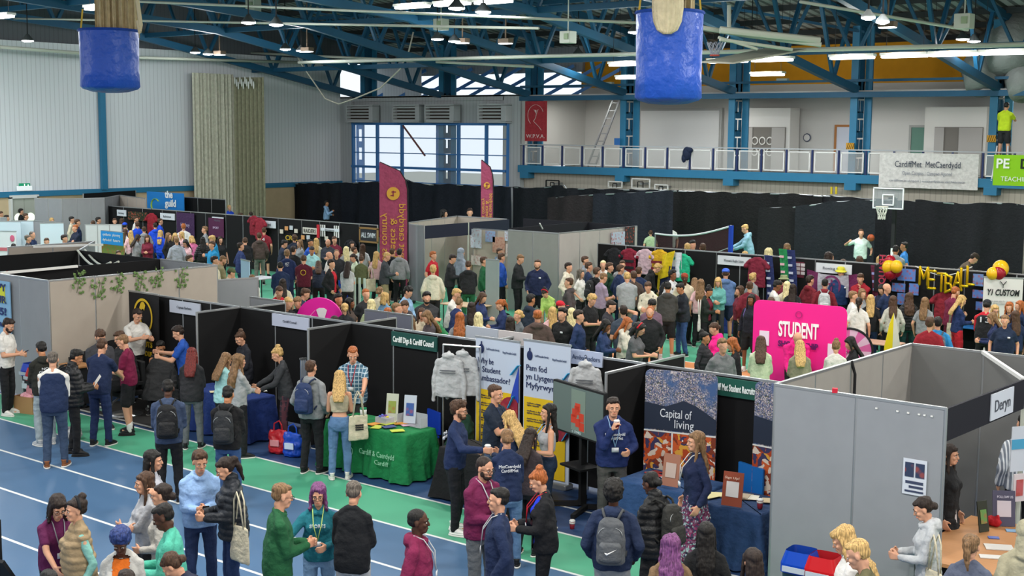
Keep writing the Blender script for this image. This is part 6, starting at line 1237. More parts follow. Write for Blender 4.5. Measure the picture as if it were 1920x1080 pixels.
MID = '''1 396 m sh.b te:BR tr:K 90 st a
12 403 m sh.d ja:DG tr:K 90 st a
39 391 m sh.k ja:K tr:K 100 st a
48 400 m sh.b ja:N tr:K 80 st a
46 412 f lg.b te:LG tr:K 120 st a
60 433 m bz.e ja:N tr:K 60 st a
52 440 m cr.e ja:DG tr:K 90 st a
87 446 m sh.b te:PL tr:K 0 st a
97 408 f lg.y te:W tr:K 30 st a
25 456 f cr.k te:K tr:K 180 st a
134 406 m sh.k ja:C tr:K 80 st a
145 411 m sh.b ja:N tr:K 90 st a
141 421 m cr.g sw:#1b2438 tr:K 300 fo a
120 440 m sh.d ja:N tr:K 70 st a
174 413 m cr.b ja:BR tr:K 200 st a
184 407 m sh.k ja:K tr:K 90 st a
215 409 m sh.b te:BR tr:K 0 st a
228 409 f lg.b te:C tr:K 200 st a
254 405 m sh.b te:W tr:K 80 st a
257 415 m sh.b te:RB tr:K 200 st a
270 424 m cr.b ho:G tr:K 190 pk a
291 417 m cr.d ho:RB tr:N 185 st a
300 409 m cr.b te:RB tr:K 100 st a
234 417 m cp.k te:RB tr:K 160 st a hat=RB
235 429 f lg.b te:W tr:K 130 st a
245 432 f lg.y te:PL tr:K 190 st a
255 440 f lg.d ja:G tr:K 110 ph a tote=Kl
276 440 f lg.b sw:MR tr:W 350 tk a
301 431 f lg.y ho:RB tr:RB 150 st a
316 436 f lg.l ja:K tr:K 60 st a
327 437 f lg.y te:K tr:K 20 ph a
331 444 m cr.l sw:#9298a2 tr:K 185 st a
340 434 f lg.y te:PL tr:K 280 st a
344 419 m sh.g te:W tr:K 180 st a
350 449 f lg.k te:PL tr:K 320 ph a gl
361 443 f bb.y te:#d873a0 tr:K 210 ph a
380 444 f lg.k pf:K tr:K 180 st a
384 424 m sh.l te:G tr:K 270 st a
402 442 m cu.y fl:TB tr:N 280 ph a
398 452 m sh.b te:TB tr:K 300 st a
413 443 f lg.d te:K tr:K 20 st a
355 478 m cu.b te:GN tr:K 60 st a
402 480 m sh.d ja:C tr:K 80 st a
413 480 m cr.l ja:#8c8262 tr:K 100 ph a bd
460 446 m sh.b ja:K tr:K 190 ph a
451 454 m cr.d ja:#223260 tr:N 110 pk a
428 503 m cp.d sw:C tr:K 95 ph a hat=OL
438 527 m sh.k ja:#202226 tr:K 100 bd b
472 515 f lg.l te:#d9d6cf tr:K 10 tk a gl
222 469 f cr.b te:G tr:K 20 st a
283 382 m bd.e ja:MR tr:K 200 st a
318 379 m cr.k te:K tr:K 0 st a
326 381 m sh.k te:GN tr:K 190 st a
345 382 m sh.b te:N tr:K 90 re a
354 380 m cr.y te:RB tr:K 100 re a
375 385 f lg.b ja:G tr:K 190 st a
430 384 m cr.y te:RB tr:K 40 st a
417 393 f wv.d ja:K tr:K 20 st a
451 399 m sh.b te:DG tr:K 90 st a
470 397 m cr.d te:MR tr:K 200 st a
612 376 m1.88 sh.k ho:LB tr:K 80 cu b Y=44.6
832 392 f lg.k ja:K tr:K 80 st a Y=37.5
881 390 m sh.d te:K tr:K 0 st a Y=37.5
495 426 m cr.b te:#7e1f2c so:K 170 st a txt=b4 tw=.1
486 436 m sh.b ho:#4a3d38 tr:#6f7268 185 st a
529 450 m sh.k ja:#1f2a40 tr:K 100 ph a
552 440 m cu.b ja:#20283a tr:K 190 st a
562 449 f lg.l te:G tr:K 300 st a
538 468 m cu.l ho:#1b2950 tr:N 180 st a txt=bMET tw=.12
550 461 m sh.d ja:K tr:K 150 st a
581 448 m cr.k te:B tr:K 60 st b
593 446 f lg.y te:C tr:K 170 st a
584 462 m cr.k ho:#9ccfd0 tr:K 10 ph b
615 447 m bd.g ja:#3a3e46 tr:K 350 tk a bd logo=1
627 443 m sh.b te:MR tr:K 20 st a
617 471 m bd.y te:W tr:K 80 st a
631 467 m bz.l te:#25272b so:B 5 st a
621 486 m sh.d oj:K/R tr:K 60 pk a
649 462 f lg.w te:G tr:K 190 st a
660 452 f lg.d te:C tr:K 10 st a
664 462 f cr.b te:K tr:K 100 st a
680 457 f lg.b te:#cdd0d2 tr:K 170 st a
666 476 f tb.d te:LC tr:K 290 ph a
677 480 f bn.b sw:OL tr:K 175 ph a tote=Cr
651 491 f lg.d te:LG tr:K 170 ph a
706 471 f lg.y te:PL tr:K 150 st a
721 473 m cr.y ja:#3b3f44 so:KH 85 ph a
736 465 m cr.b ho:#1d2026 so:K 150 pk a
749 466 m sh.k ho:G tr:K 170 st a
761 450 m cr.b te:#868a55 tr:#878a5c 200 ph a
741 456 m cr.b te:K tr:K 20 st a
569 479 m sh.b te:#551527 tr:K 175 ph a emb
597 493 f lg.b ho:#1c2536 tr:K 180 bd a
526 492 m cr.k ja:N tr:K 190 ph a
530 522 f lg.d te:C tr:K 185 st a
520 536 m sh.b te:R tr:K 20 re a
536 557 m cr.y te:K tr:K 40 ph a
561 556 m sh.l sw:#20222c tr:K 330 ph a
566 541 m sh.b sw:#1e2a44 tr:K 90 ph a
634 550 m sh.k te:K tr:K 40 st b
646 568 f tb.y te:#26282c tr:K 190 st a
656 558 f wv.k te:BR tr:K 70 st c
686 541 m cr.g te:#25262a tr:K 30 st a
696 561 f bb.w te:#9fae8a tr:K 170 st a
712 537 f tb.l te:C tr:K 150 st a
722 548 f bb.y ja:#6e97b8 tr:K 130 st a
760 537 m cu.k ja:#86a7c8 tr:K 60 ph a
727 577 f bb.g te:BR tr:K 180 st a
744 567 m cr.l te:PL tr:K 80 st a
762 563 m sh.b ho:#3d3c40 tr:K 330 ph a
800 547 m cu.k ja:#2f3033 tr:K 5 fo a bd w=1.12
791 577 f lg.b te:C tr:K 0 st a
806 583 f wv.l te:#4b4448 tr:K 300 ph a
812 471 m sh.g te:R tr:K 60 st a
812 497 m cu.y ho:#cfc9b4 tr:K 180 st a
844 477 m sh.d ja:#26272a tr:K 80 ph a
865 465 m hd.d ho:#8a93a0 tr:K 120 st a
846 541 m sh.y te:#dad8d2 tr:N 75 re a
832 583 m sh.d te:#2c7a4a tr:K 280 bd a
855 560 f bn.l ja:#26345e tr:K 140 re a
862 585 f wv.g te:G tr:K 175 st a
900 451 m sh.b te:BR tr:K 200 st a
919 453 f cu.y te:W tr:K 190 st a
931 452 m cr.k te:W tr:K 170 st a
878 490 m sh.b ho:#202225 tr:GN 180 ph a
907 481 m sh.b fl:GN tr:N 90 st a
940 475 m sh.b ja:B tr:K 110 st a
937 465 m cr.b te:G tr:K 60 st a
971 477 m1.86 cr.l ja:#222427 tr:K 70 ph a
1008 486 m1.84 cr.b ja:#1a2444 so:K 350 pk a bd w=1.1 logo=1
900 548 f lg.b ja:#26345e tr:K 60 ph a
897 585 f lg.w te:W tr:K 180 st a
884 566 f lg.d te:DG tr:K 180 st a
943 562 f pn.g sw:#26345e tr:K 285 ph a
972 581 f tb.y te:#5f6468 tr:K 300 st a
957 593 f lg.d te:#4a4c52 tr:K 170 st a
995 551 m sh.k ho:#26303f tr:K 130 st b
1008 580 m cr.g ho:#53433e tr:K 180 st a w=1.12
1034 540 f hb.d ja:LM tr:W 330 bd a
1051 564 m cp.d te:K tr:K 60 st a hat=R
1055 577 m cu.k ja:#1d1e20 tr:K 325 pk a logo=1 w=1.05
1036 575 f lg.y te:PL tr:K 190 st a
1072 577 f lg.w te:C tr:K 180 st a
1085 581 m sh.d sw:#1f3055 tr:K 80 pk a
1066 492 m sh.d ho:#d3ccb9 tr:K 60 pk a
1067 520 m cr.b ho:#443d3e tr:K 260 pk a
1089 504 f bb.e te:W tr:K 60 pk a
1097 480 m sh.b bz:#7d848c/W tr:#7d848c 80 st a
1104 491 m sh.b te:N tr:K 100 st a
1119 501 m sh.b ja:#1a1b1e tr:K 130 st a pack=K
1127 512 m cr.l te:LV tr:K 120 ph a
1105 551 m cu.y te:K tr:K 50 ph a
1131 488 m cr.w te:W tr:K 0 st a
1143 492 m sh.b ja:#20402e tr:K 80 st a
1163 496 m sh.b bz:#1d2c50/N tr:N 120 st a
1167 488 m sh.b te:G tr:K 0 st a
1176 511 m1.84 cr.y te:#989c9f tr:#6f6f66 180 ph a w=1.05
1188 508 m sh.b te:BR tr:K 200 st a
1198 500 m sh.b ja:N tr:K 160 st a
1210 496 m cu.y ho:#17181a tr:K 100 bd a
1217 528 m sh.b ho:#d1c9b5 tr:K 340 ph a pack=K
1221 561 m cu.k te:#6e5666 tr:K 20 ph b
1219 573 m bz.g sw:#1e1f22 tr:K 355 pk a bd
1139 563 m cr.d te:#2e2d34 tr:K 80 ph a w=1.05
1169 572 m sh.d te:#3a4452 tr:K 190 ha a
1252 530 m cr.k ho:#3f3e3c so:K 175 ph b shoe=LG
1261 506 m cu.k ja:#c8c9cb tr:K 60 st c pack=K
1220 431 m cr.b te:LN tr:K 185 st a Y=42.2
1257 417 m sh.d te:#cfd4cc tr:K 0 st a Y=42.8
1299 450 m sh.k te:B tr:K 20 st a Y=34
1289 455 m cr.y te:C tr:K 180 st a Y=33.6
1318 456 m sh.b te:N tr:K 190 st a Y=34
1405 421 m1.84 cr.y ho:#7fa6b8 tr:K 270 re a Y=41
1397 470 m cr.y te:W tr:K 180 st a Y=33
1441 465 f bb.w te:MR tr:K 200 st a Y=33
1475 457 m cr.l te:#a7aaa8 so:K 170 ph a Y=34
1555 472 f lg.d te:#5b7aa0 tr:K 120 st a Y=33
1284 512 m cp.d te:C tr:K 20 st d hat=#8a3b24
1281 531 m sh.k ja:#262b33 je:#2e4a78 300 ph b
1303 522 f lg.l sw:#888c90 tr:K 185 ph a
1314 523 f wv.l te:PL tr:K 175 st a
1325 537 f hb.k oj:#1b2420/MR tr:K 60 ph b hat=K tote=Wr
1347 520 f lg.y sw:#67a9a4 tr:#3b3c3e 355 ph a
1361 503 m1.88 bc.b ho:#5a76a4 so:#26304a 175 fo a hat=#3a5fc0 w=1.1
1387 536 f bb.b te:MR tr:K 300 st a
1412 512 f cu.y te:G tr:K 130 st a
1406 527 m cr.b sw:#6d1c2b tr:K 180 st a
1409 551 f1.74 lg.k sw:#1e1f2a so:K 340 st c pack=#8b7bc8 shoe=W
1452 526 m sh.k te:#d2d0cb tr:K 100 ph c
1470 516 m bk.d rg:MR tr:K 190 st a hat=#7c8560
1476 527 f lg.w te:C tr:K 175 st a
1487 532 f lg.d te:#202124 tr:K 170 st a
1519 516 m sh.d ho:#6c1a26 tr:K 130 st a
1547 522 m cr.k ho:#701b26 tr:K 180 st a pack=LG
1446 557 m sh.b te:BR tr:K 180 st a
1577 501 m1.90 bk.l te:#1e3560 tr:K 10 st a hat=#c9c23a logo=1
1615 512 m1.84 sh.b ho:#96202c tr:K 350 ch a
1615 429 m1.92 cr.b te:#c9dad4 so:K 5 bb a Y=42.9
1696 453 m cr.k te:#2d73b5 tr:K 270 st b Y=39.5
1679 461 m cr.k ho:#a0a2a2 tr:K 175 re b Y=37
1799 476 m cp.d ja:#4f4334 tr:K 100 bd a Y=37 hat=#3a3026
1581 485 m cr.b te:K tr:K 180 st a Y=33
1612 480 m sh.b te:K tr:K 180 st a Y=33
1651 480 f bb.y te:C tr:K 180 st a Y=33
1818 503 f lg.d te:K tr:K 330 st a Y=33
1656 533 f lg.k te:#1d2338 tr:K 330 ph a
1663 530 m bd.l te:N tr:K 60 st a
1600 545 m cr.l te:W tr:K 100 st a
1617 541 f lg.l te:G tr:K 30 st a
1611 557 f pn.d te:#d6d4ce wt:#98a8ac 175 st a
1633 552 f lg.y te:#191a1e tr:N 180 st a
1675 554 f lg.b sw:#b8b7ac tr:K 185 st a
1705 548 f wv.b pf:#1b1c1f tr:#254a4a 190 st a tote=Cl
1735 557 f lg.l te:G tr:K 160 st a
1787 538 m1.86 cr.g rg:#6b1a38 so:MR 130 ph a bd
1798 554 f lg.y sw:#20305c so:R 110 ph a tote=Cl
1850 563 m cp.k gi:#1b1c20/R tr:K 170 ph a vest hat=#26282e txt=b13 tw=.2
1866 572 f bb.y te:C tr:K 20 st a gl
1893 566 f wv.g te:N tr:K 350 st a
1912 563 f lg.g te:N tr:K 300 st a
1867 587 f lg.l sw:#1f2b52 tr:K 270 ph a
1885 590 f tb.l te:#17263f tr:K 0 st a logo=1 w=1.1
1904 582 f lg.b te:N tr:K 200 st a
1744 594 m sh.b te:#8a1c28 tr:K 170 st a
1759 594 m sh.k ja:#2a7fb8 tr:K 185 st a pack=#5a6070
1493 619 m1.80 bd.b ho:PK tr:K 5 bd a
1501 640 f lg.y sw:#8f8a72 tr:K 185 ph a
1568 640 f bn.l te:#cfcbc3 tr:K 180 ph a
1602 632 f lg.k ja:#1b1c20 tr:K 275 ph a
1427 632 f1.72 lg.b sw:#c5cfae tr:K 180 ph a
1380 634 f bb.g sw:#1d1e22 tr:K 270 ph a
1355 634 m sh.l ho:#6a6c6e tr:K 30 pk a
1321 621 f bn.k gi:#26272b/#2b2b30 tr:W 75 st b
1345 605 f tb.b ho:PK tr:K 290 ph a
1191 605 f1.70 bb.k te:#55575a tr:K 70 ph a gl band hat=R w=1.15
1170 595 f lg.g ho:#cfcabb tr:K 80 ph a
1130 599 f lg.k ja:#26385e tr:K 75 ph c
751 595 f hj.k sw:PL tr:K 20 ph c hat=#d8cfc6
770 593 f lg.l te:PL tr:K 150 st a
627 591 m cr.d te:K tr:K 180 st a
1886 192 m1.78 cr.k te:#c6e02a so:#2b2c2e 165 ov a z=4.4 Y=50.2 lab=person_in_a_hi-vis_yellow_shirt_on_a_ladder_at_the_balcony'''
NEARLAB = '''bearded person in white T-shirt and black trousers beside the red bin
person seen from behind in black hoodie with white back lettering
grey-haired person in navy waistcoat, white sleeves and tan shoes
person in black puffer jacket reading a leaflet by the trolley
person in navy T-shirt and navy trousers seen from behind
curly-haired person in dark top beside the beige wall
barber in white T-shirt in front of the gold letter banner
brown-haired customer lying back under a plain black cape
person in maroon T-shirt and black shorts by the barber chairs
black-haired customer seated under the cape with gold emblem
barber in blue jersey reaching towards the seated customer
person with long dark red hair in black jacket
person in slate blue sweatshirt wearing a large black backpack
person with straight hair in aqua hoodie at the blue table
person with wavy hair in grey sweatshirt at the blue table
person with high bun in dark jacket behind the blue table
blond person with bun in dark blazer and checked trousers
person in black hoodie with dark backpack before the blue table
person in grey hoodie with navy backpack by the green table
person with long blond hair, bare arms and jeans at green table
person in blue plaid shirt with red lanyard behind green table
bearded person in navy sweatshirt and white shoes holding a cup
person in navy T-shirt with folded arms before the banners
person with wavy blond hair between the navy shirts
person with tied-back hair in navy sweatshirt lettered on the back
person with long dark hair beside the lettered navy sweatshirt
person with long black hair in grey crop top, hand on hip
person in navy lettered hoodie drinking beside the television
person with long hair, navy top and floral skirt
ginger-haired person in black jacket over a royal blue shirt
bearded person with glasses in maroon hoodie and white lanyard
person in plain navy jacket facing the maroon hoodie wearer
person with shaved black hair in magenta maroon hoodie on track
person with glasses in dark green fleece on the track
purple-haired person in teal hoodie with yellow lanyard
grey-haired person in black blazer seen from behind
person with long black hair in pale sweatshirt, topmost of huddle
smiling person with long brown hair in grey sweatshirt, arms folded
person in grey sweatshirt with one hand raised to tied hair
curly-haired person in light blue hoodie looking down at a phone
person with long ponytail in black puffer jacket and jeans
person with dark bob and glasses in burgundy T-shirt
person with bun and headband in beige gilet with mint sleeves
person with blue hair in pale open jacket over orange top
person in turquoise sweatshirt reading a green booklet
person with tied brown hair bending at the lower frame edge
dark-haired head at the lower edge below the burgundy T-shirt
dark-haired head at the lower edge below the orange top
person with curly black hair wearing a grey patterned backpack
person in black puffer jacket with dark backpack by blue table
person with wavy purple hair in brown jacket
person with long black hair beside the purple-haired one
person with long dark hair at the foot of the grey stall
long-haired blond person in white top beside the red bin
short-haired blond person in olive top in front of long-haired one
person with dark hair clip and pale grey hoodie, tote on shoulder
person with brown ponytail in grey-blue T-shirt at wooden table
person in beige hood at the frame edge by the wooden table
person with long dark hair in black dress inside the grey stall
person in black and white striped shirt beside the hanging sign'''.split('\n')
for r_, l_ in zip(NEAR.split('\n'), NEARLAB): person(r_, True); PEOPLE[-1]['fd']['lab'] = l_
for r_ in MID.split('\n'): person(r_, False)
build_people()
# ------------------------------------------------------------- tables and props
def cloth_table(lab, x0, x1, y0, y1, col, clab, h=.75, lift=0, cc='cloth', flat=0):
    cx, cy = (x0+x1)/2, (y0+y1)/2; W_, D_ = x1-x0, y1-y0; t = thing('folding_table', lab, 'table', (cx, cy, 0))
    obj('tabletop', MB().box((0, 0, h-.02), (W_-.02, D_-.02, .035)), mat('#b9ab93', .6), t)
    for a in (-1, 1):
        for b in (-1, 1): obj('leg', MB().tube([(a*(W_/2-.12), b*(D_/2-.1), 0), (a*(W_/2-.15), b*(D_/2-.12), h-.03)], .015, 6), DARK, t)
    n = 96; rs = []; per = 2*(W_+D_)
    def pt(s_, off):
        s_ = s_ % per
        if s_ < W_: return (-W_/2+s_, -D_/2-off)
        s_ -= W_
        if s_ < D_: return (W_/2+off, -D_/2+s_)
        s_ -= D_
        if s_ < W_: return (W_/2-s_, D_/2+off)
        return (-W_/2-off, D_/2-(s_-W_))
    for z, o0, am in ((h+.006, -.02, 0), (h+.005, .004, 0), (h-.02, .014, 0), (h*.7, .02, .012), (h*.35, .03, .03), (.03+lift, .045, .05)):
        r = []
        for i in range(n*2):
            s_ = per*i/(n*2); w_ = am*(math.sin(s_*13)+.5*math.sin(s_*29)) if not flat else am*.2*math.sin(s_*9); x, y = pt(s_, o0+w_+am)
            cor = min(abs(s_-q) for q in (0, W_, W_+D_, 2*W_+D_, per)); k = max(0, 1-cor/.1)*am*1.6; x += math.copysign(k, x); y += math.copysign(k, y)
            r.append((x, y, z))
        rs.append(r)
    m = MB(); vs = [p for r in rs for p in r]; N_ = n*2; m.add(vs, [(i*N_+j, (i+1)*N_+j, (i+1)*N_+(j+1) % N_, i*N_+(j+1) % N_) for i in range(len(rs)-1) for j in range(N_)]+[tuple(range(N_))])
    return obj('tablecloth', m, mat(col, .85, cc), None, (cx, cy, 0), smooth=True, label=clab, cat='tablecloth')
c = cloth_table('folding table under the green cloth in the black stall row', -15.35, -13.62, 14.12, 14.8, '#12713f', 'bright green cloth with faint white lettering over a table')
text('Cardiff & Caerdydd', .12, c, (.35, -.43, .36), m=mat('#8fc2a2', .8), width=.75); text('Cardiff', .1, c, (.45, -.43, .24), m=mat('#8fc2a2', .8), width=.3); obj('printed_ring', ring((-.25, .36), .07, .012, y=-.43), mat('#8fc2a2', .8), c)
cloth_table('folding table under the blue cloth by the corner stall', -19.15, -17.45, 14.25, 14.85, '#1b3270', 'deep blue cloth over a table covered with leaflets')
cloth_table('folding table under the black cloth before the ambassador banners', -12.75, -11.35, 13.95, 14.6, '#121215', 'plain black cloth over a counter table', flat=1)
cloth_table('folding table under the blue cloth before the city banner', -9.75, -8.55, 14.15, 14.95, '#2a4873', 'mid blue cloth over the table left of the floral skirt', flat=1)
cloth_table('folding table under the dark blue cloth beside the grey stall', -8.45, -7.5, 13.95, 14.75, '#20395f', 'dark blue cloth over the table with the small framed sign')
def flat_items(x0, x1, y0, y1, z, n, lab, grp, cols, sz=(.15, .21), seed=1, name='leaflet'):
    random.seed(seed); pl = []
    for k in range(n*6):
        if len(pl) >= n: break
        x, y = random.uniform(x0, x1), random.uniform(y0, y1)
        if any(abs(x-a)+abs(y-b) < .13 for a, b in pl): continue
        pl.append((x, y)); obj(name, MB().box((0, 0, 0), (sz[0], sz[1], .006)), mat(cols[k % len(cols)], .7), None, (x, y, z+.004*len(pl) % .012+.012), random.uniform(-.6, .6), label=colw(cols[k % len(cols)])+' '+lab, cat=name, group=grp)
flat_items(-14.5, -13.8, 14.2, 14.75, .76, 9, 'leaflet lying on the bright green cloth', 'leaflets on the green table', ['#d5cbb8', '#b7c24a', '#c99fb8', '#d8d6d0', '#c98a3a', '#3f4a7a'])
flat_items(-18.6, -17.8, 14.3, 14.9, .76, 9, 'leaflet lying on the deep blue cloth', 'leaflets on the blue corner table', ['#d8d6d0', '#c7cbd2', '#b9c0cc', '#d3c9a4'], seed=2)
flat_items(-9.55, -9.0, 14.3, 14.8, .76, 3, 'leaflet lying on the mid blue cloth', 'leaflets on the mid blue table', ['#a33a3a', '#c0c4cc'], seed=3)
flat_items(-8.35, -7.65, 14.05, 14.65, .76, 5, 'leaflet lying on the dark blue cloth', 'leaflets on the dark blue table', ['#cdcabb', '#b9a98a', '#d8cf9a', '#cfd2d6'], seed=5)
flat_items(-12.6, -11.6, 14.05, 14.45, .76, 4, 'leaflet lying on the plain black cloth', 'leaflets on the black counter', ['#d8cfd0', '#c8b0b4'], seed=6)
def easel(lab, x, y, z, w_, h, rz, m, m2=None, txt=None, t=None):
    o = thing('table_sign', lab, 'sign', (x, y, z), rz); obj('sign_panel', MB().box((0, 0, h/2), (w_, .012, h), rx=-.18), m, o)
    if m2: obj('inner_print', MB().box((0, -.012, h*.5), (w_*.62, .006, h*.45), rx=-.18), m2, o)
    if txt: text(txt, .04, o, (0, -.03+h*.0, h*.82), (R(80), 0, 0), m=t or WHITE, width=w_*.7)
    return o
p = at(1306, 640+0, .8)
easel('upright leaflet in a clear stand, green print, back edge of green table', -14.45, 14.7, .78, .2, .42, R(25), mat('#b9bfae', .6), mat('#8a9a4a', .7, 'photo'))
easel('upright leaflet in a clear stand, blue and red print, back corner of green table', -14.08, 14.72, .78, .2, .44, R(25), mat('#b7c0cc', .6), mat('#3b5a9a', .7, 'photo'))
o = thing('leaflet_rack', 'clear acrylic leaflet rack at the back corner of the green table', 'rack', (-14.0, 14.68, .76)); obj('rack_frame', MB().box((0, 0, .01), (.5, .16, .015)).box((0, .08, .1), (.5, .01, .2)).box((-.25, 0, .08), (.01, .16, .16)).box((.25, 0, .08), (.01, .16, .16)), mat('#c7ccd2', .2, alpha=.5), o)
o = thing('sweet_bowl', 'clear box of purple and yellow sweets on the green table', 'box', (-14.42, 14.5, .765)); obj('box_body', MB().box((0, 0, .05), (.24, .18, .1)), mat('#c5c2d6', .3, alpha=.5), o); random.seed(3)
for k in range(10): obj('sweet', MB().ell((random.uniform(-.1, .1), random.uniform(-.07, .07), .09+random.random()*.03), (.028, .018, .018), n=8, m=5), mat(['#6a4a9a', '#d8c83a', '#4a62b8'][k % 3], .5), o)
o = thing('tub', 'green and white round tub on the green table', 'tub', (-15.02, 14.62, .765)); obj('tub_body', MB().lathe([(.05, 0), (.055, .12)]), WHITE, o, smooth=True); obj('tub_lid', MB().lathe([(.057, .12), (.057, .14)]), mat('#1f8a5a', .5), o)
o = thing('net_of_sweets', 'low green and white pile of packets on the green table', 'packets', (-14.95, 14.4, .77)); random.seed(8)
for k in range(12): obj('packet', MB().box((random.uniform(-.15, .15), random.uniform(-.08, .08), .02+.02*random.random()), (.08, .05, .02), random.random()*3), mat('#2f6a3a' if k % 2 else '#cfd6c8', .6), o)
o = easel('white display card standing on the blue corner table', -18.2, 14.55, .76, .22, .34, R(60), mat('#b4bac6', .6))
easel('orange framed sign with a pale centre beside the coffee cups', -7.93, 14.02, .77, .26, .42, R(10), mat('#8a4330', .6), mat('#cfc9c9', .6), 'Sign Up!', mat('#e0c8b8', .7))
easel('orange and white leaflet stand beside the floral skirt', -9.0, 14.3, .77, .24, .42, R(5), mat('#9c6a56', .6), mat('#b9a49a', .6))
cup(Vector((-7.62, 14.15, .765)), 'maroon paper coffee cup with white lid beside the orange framed sign'); cup(Vector((-10.35, 13.98, .0)), 'maroon paper coffee cup standing on the track near the TV stand')
o = thing('headphones', 'black headphones lying on the mid blue table', 'headphones', (-9.2, 14.75, .77)); obj('headband', MB().tube([(.12*math.cos(R(a)), .12*math.sin(R(a)), .03) for a in range(0, 190, 15)], .012, 6), DARK, o)
for s_ in (-1, 1): obj('ear_cup', MB().ell((.12*s_, -.01, .035), (.03, .045, .035)), DARK, o)
o = thing('laptop', 'open brown-edged folder lying flat on the dark blue table', 'folder', (-8.1, 14.45, .765), .3); obj('folder_cover', MB().box((0, 0, .008), (.36, .26, .012)), mat('#8a7a66', .6), o); obj('folder_page', MB().box((0, 0, .017), (.3, .2, .006)), mat('#a79a86', .6), o)
# plastic bags on floor
def bag(lab, px, py, c1, c2):
    p = at(px, py, 0); o = thing('carrier_bag', lab, 'bag', p, R(20)); m = remesh(MB().rings([ringpts(0.01, .15, .09), ringpts(.05, .17, .11), ringpts(.2, .16, .1), ringpts(.33, .17, .05), ringpts(.4, .15, .02)]), .014, 'bag_body', 1, .03, px % 5, 9); kid('bag_body', m, mat(c1, .3, 'drape'), o)
    obj('handle', MB().tube([(-.08, 0, .38), (-.07, 0, .5), (.02, 0, .55), (.07, 0, .48), (.08, 0, .38)], .012, 6), mat(c1, .4), o); obj('print', MB().box((0, -.125, .2), (.16, .02, .1)), mat(c2, .6), o)
bag('red shiny carrier bag standing on the floor by the corner stall', 522, 850, '#b8202c', '#d48a90'); bag('blue shiny carrier bag standing on the floor beside the red one', 549, 856, '#1d49b4', '#c9d6ee')
p = at(165+5, 828, 0); o = thing('carrier_bag', 'pale crumpled plastic bag on the floor near the puffer jacket', 'bag', at(137, 823, 0)); kid('bag_body', remesh(MB().ell((0, 0, .1), (.2, .14, .12)), .016, 'bag_body', 1, .04, 2, 8), mat('#a7a8a6', .5, 'cloth'), o)
# bins
def bin_(lab, x, y, lidc, bodyc, txt):
    o = thing('recycling_bin', lab, 'bin', (x, y, 0), R(4)); q = lambda z, w_, d_: [(math.copysign(abs(x/w_)**.45, x)*w_*.85, math.copysign(abs(y/d_)**.45, y)*d_*.85, z_) for x, y, z_ in ringpts(z, w_, d_, 0, 24)]
    obj('bin_body', MB().rings([q(0, .17, .15), q(.55, .2, .18), q(.62, .205, .185)]), mat(bodyc, .5), o, smooth=False)
    l = MB().rings([q(.6, .225, .2), q(.7, .225, .2), q(.84, .17, .16)]); l.f = l.f[:-1]; l.m = l.m[:-1]; obj('bin_lid', l, mat(lidc, .35), o, smooth=False)
    i_ = MB().rings([q(.84, .165, .155), q(.62, .13, .12)]); i_.f = i_.f[:-2]+[i_.f[-1]]; i_.m = [0]*len(i_.f); obj('bin_opening', i_, mat(tuple(v*.6 for v in lin(lidc)), .4), o)
    obj('label_plate', MB().box((0, -.21, .66), (.26, .012, .06)), mat('#b9c4cc', .6), o); obj('front_symbol', MB().box((0, -.188, .42), (.16, .012, .1)).box((-.03, -.188, .49), (.05, .012, .05)), mat('#c9d4d8' if lidc != '#c41a22' else '#c98a92', .6), o)
    text(txt, .05, o, (0, -.2, .25), m=WHITE, width=.18); return o
q = at(1503, 1030, .84); bin_('blue-lidded recycling bin against the large grey stall', q.x, min(q.y, 13.5), '#1146b4', '#2f4a54', 'Recycle'); q = at(1547, 1040, .84); bin_('red-lidded bin beside the blue-lidded one by the grey stall', q.x, min(q.y, 13.5), '#c41a22', '#8a3a48', 'Cans')
q = at(34, 690, .85); bin_('red-lidded bin beside the grey end wall at the frame edge', q.x+.15, q.y+.3, '#c41a22', '#23262b', 'Cans'); bin_('blue-lidded bin behind the red one at the frame edge', q.x-.35, q.y+.5, '#1a3fb0', '#23262b', 'Recycle')
o = thing('cardboard_box', 'open cardboard box with pink bags beside the red-lidded bin', 'box', at(34, 776, 0)+Vector((0, .25, 0)), R(15)); m = MB().box((0, -.18, .16), (.46, .01, .32)).box((0, .18, .16), (.46, .01, .32)).box((-.23, 0, .16), (.01, .36, .32)).box((.23, 0, .16), (.01, .36, .32)).box((0, 0, .01), (.46, .36, .01)); obj('box_wall', m, mat('#a07c54', .8), o)
obj('box_flap', MB().box((.3, 0, .36), (.18, .36, .008), 0).box((-.05, .26, .38), (.4, .16, .008)), mat('#a88860', .8), o); kid('pink_bag', remesh(MB().ell((0, 0, .28), (.18, .14, .1)), .02, 'pink_bag', 1, .04, 1, 9), mat('#d79aa6', .5, 'cloth'), o)
# barber corner furniture
def barber_chair(x, y, rz, lab):
    o = thing('barber_chair', lab, 'chair', (x, y, 0), rz); obj('base_disc', MB().lathe([(.33, 0), (.33, .02), (.1, .05)]), CHROME, o, smooth=True); obj('pedestal', MB().tube([(0, 0, .04), (0, 0, .4)], .05), CHROME, o)
    obj('seat', MB().rbox((0, 0, .43), (.52, .5, .1), .05), DARK, o); obj('backrest', MB().rbox((0, -.26, .75), (.5, .1, .5), .04), DARK, o)
    for s_ in (-1, 1): obj('armrest', MB().rbox((s_*.3, 0, .62), (.07, .42, .06), .02), DARK, o)
    obj('footrest', MB().beam((-.2, .45, .15), (.2, .45, .15), .04).beam((0, .1, .35), (0, .45, .15), .03), CHROME, o)
for k, pp in enumerate([q for q in PEOPLE if q['tp'] == 'cp']): barber_chair(pp['pos'].x, pp['pos'].y, pp['obj'].rotation_euler.z, 'black barber chair under the seated customer %s' % ('with the gold emblem cape' if 'emb' in pp['fd'] else 'beside the barber in white'))
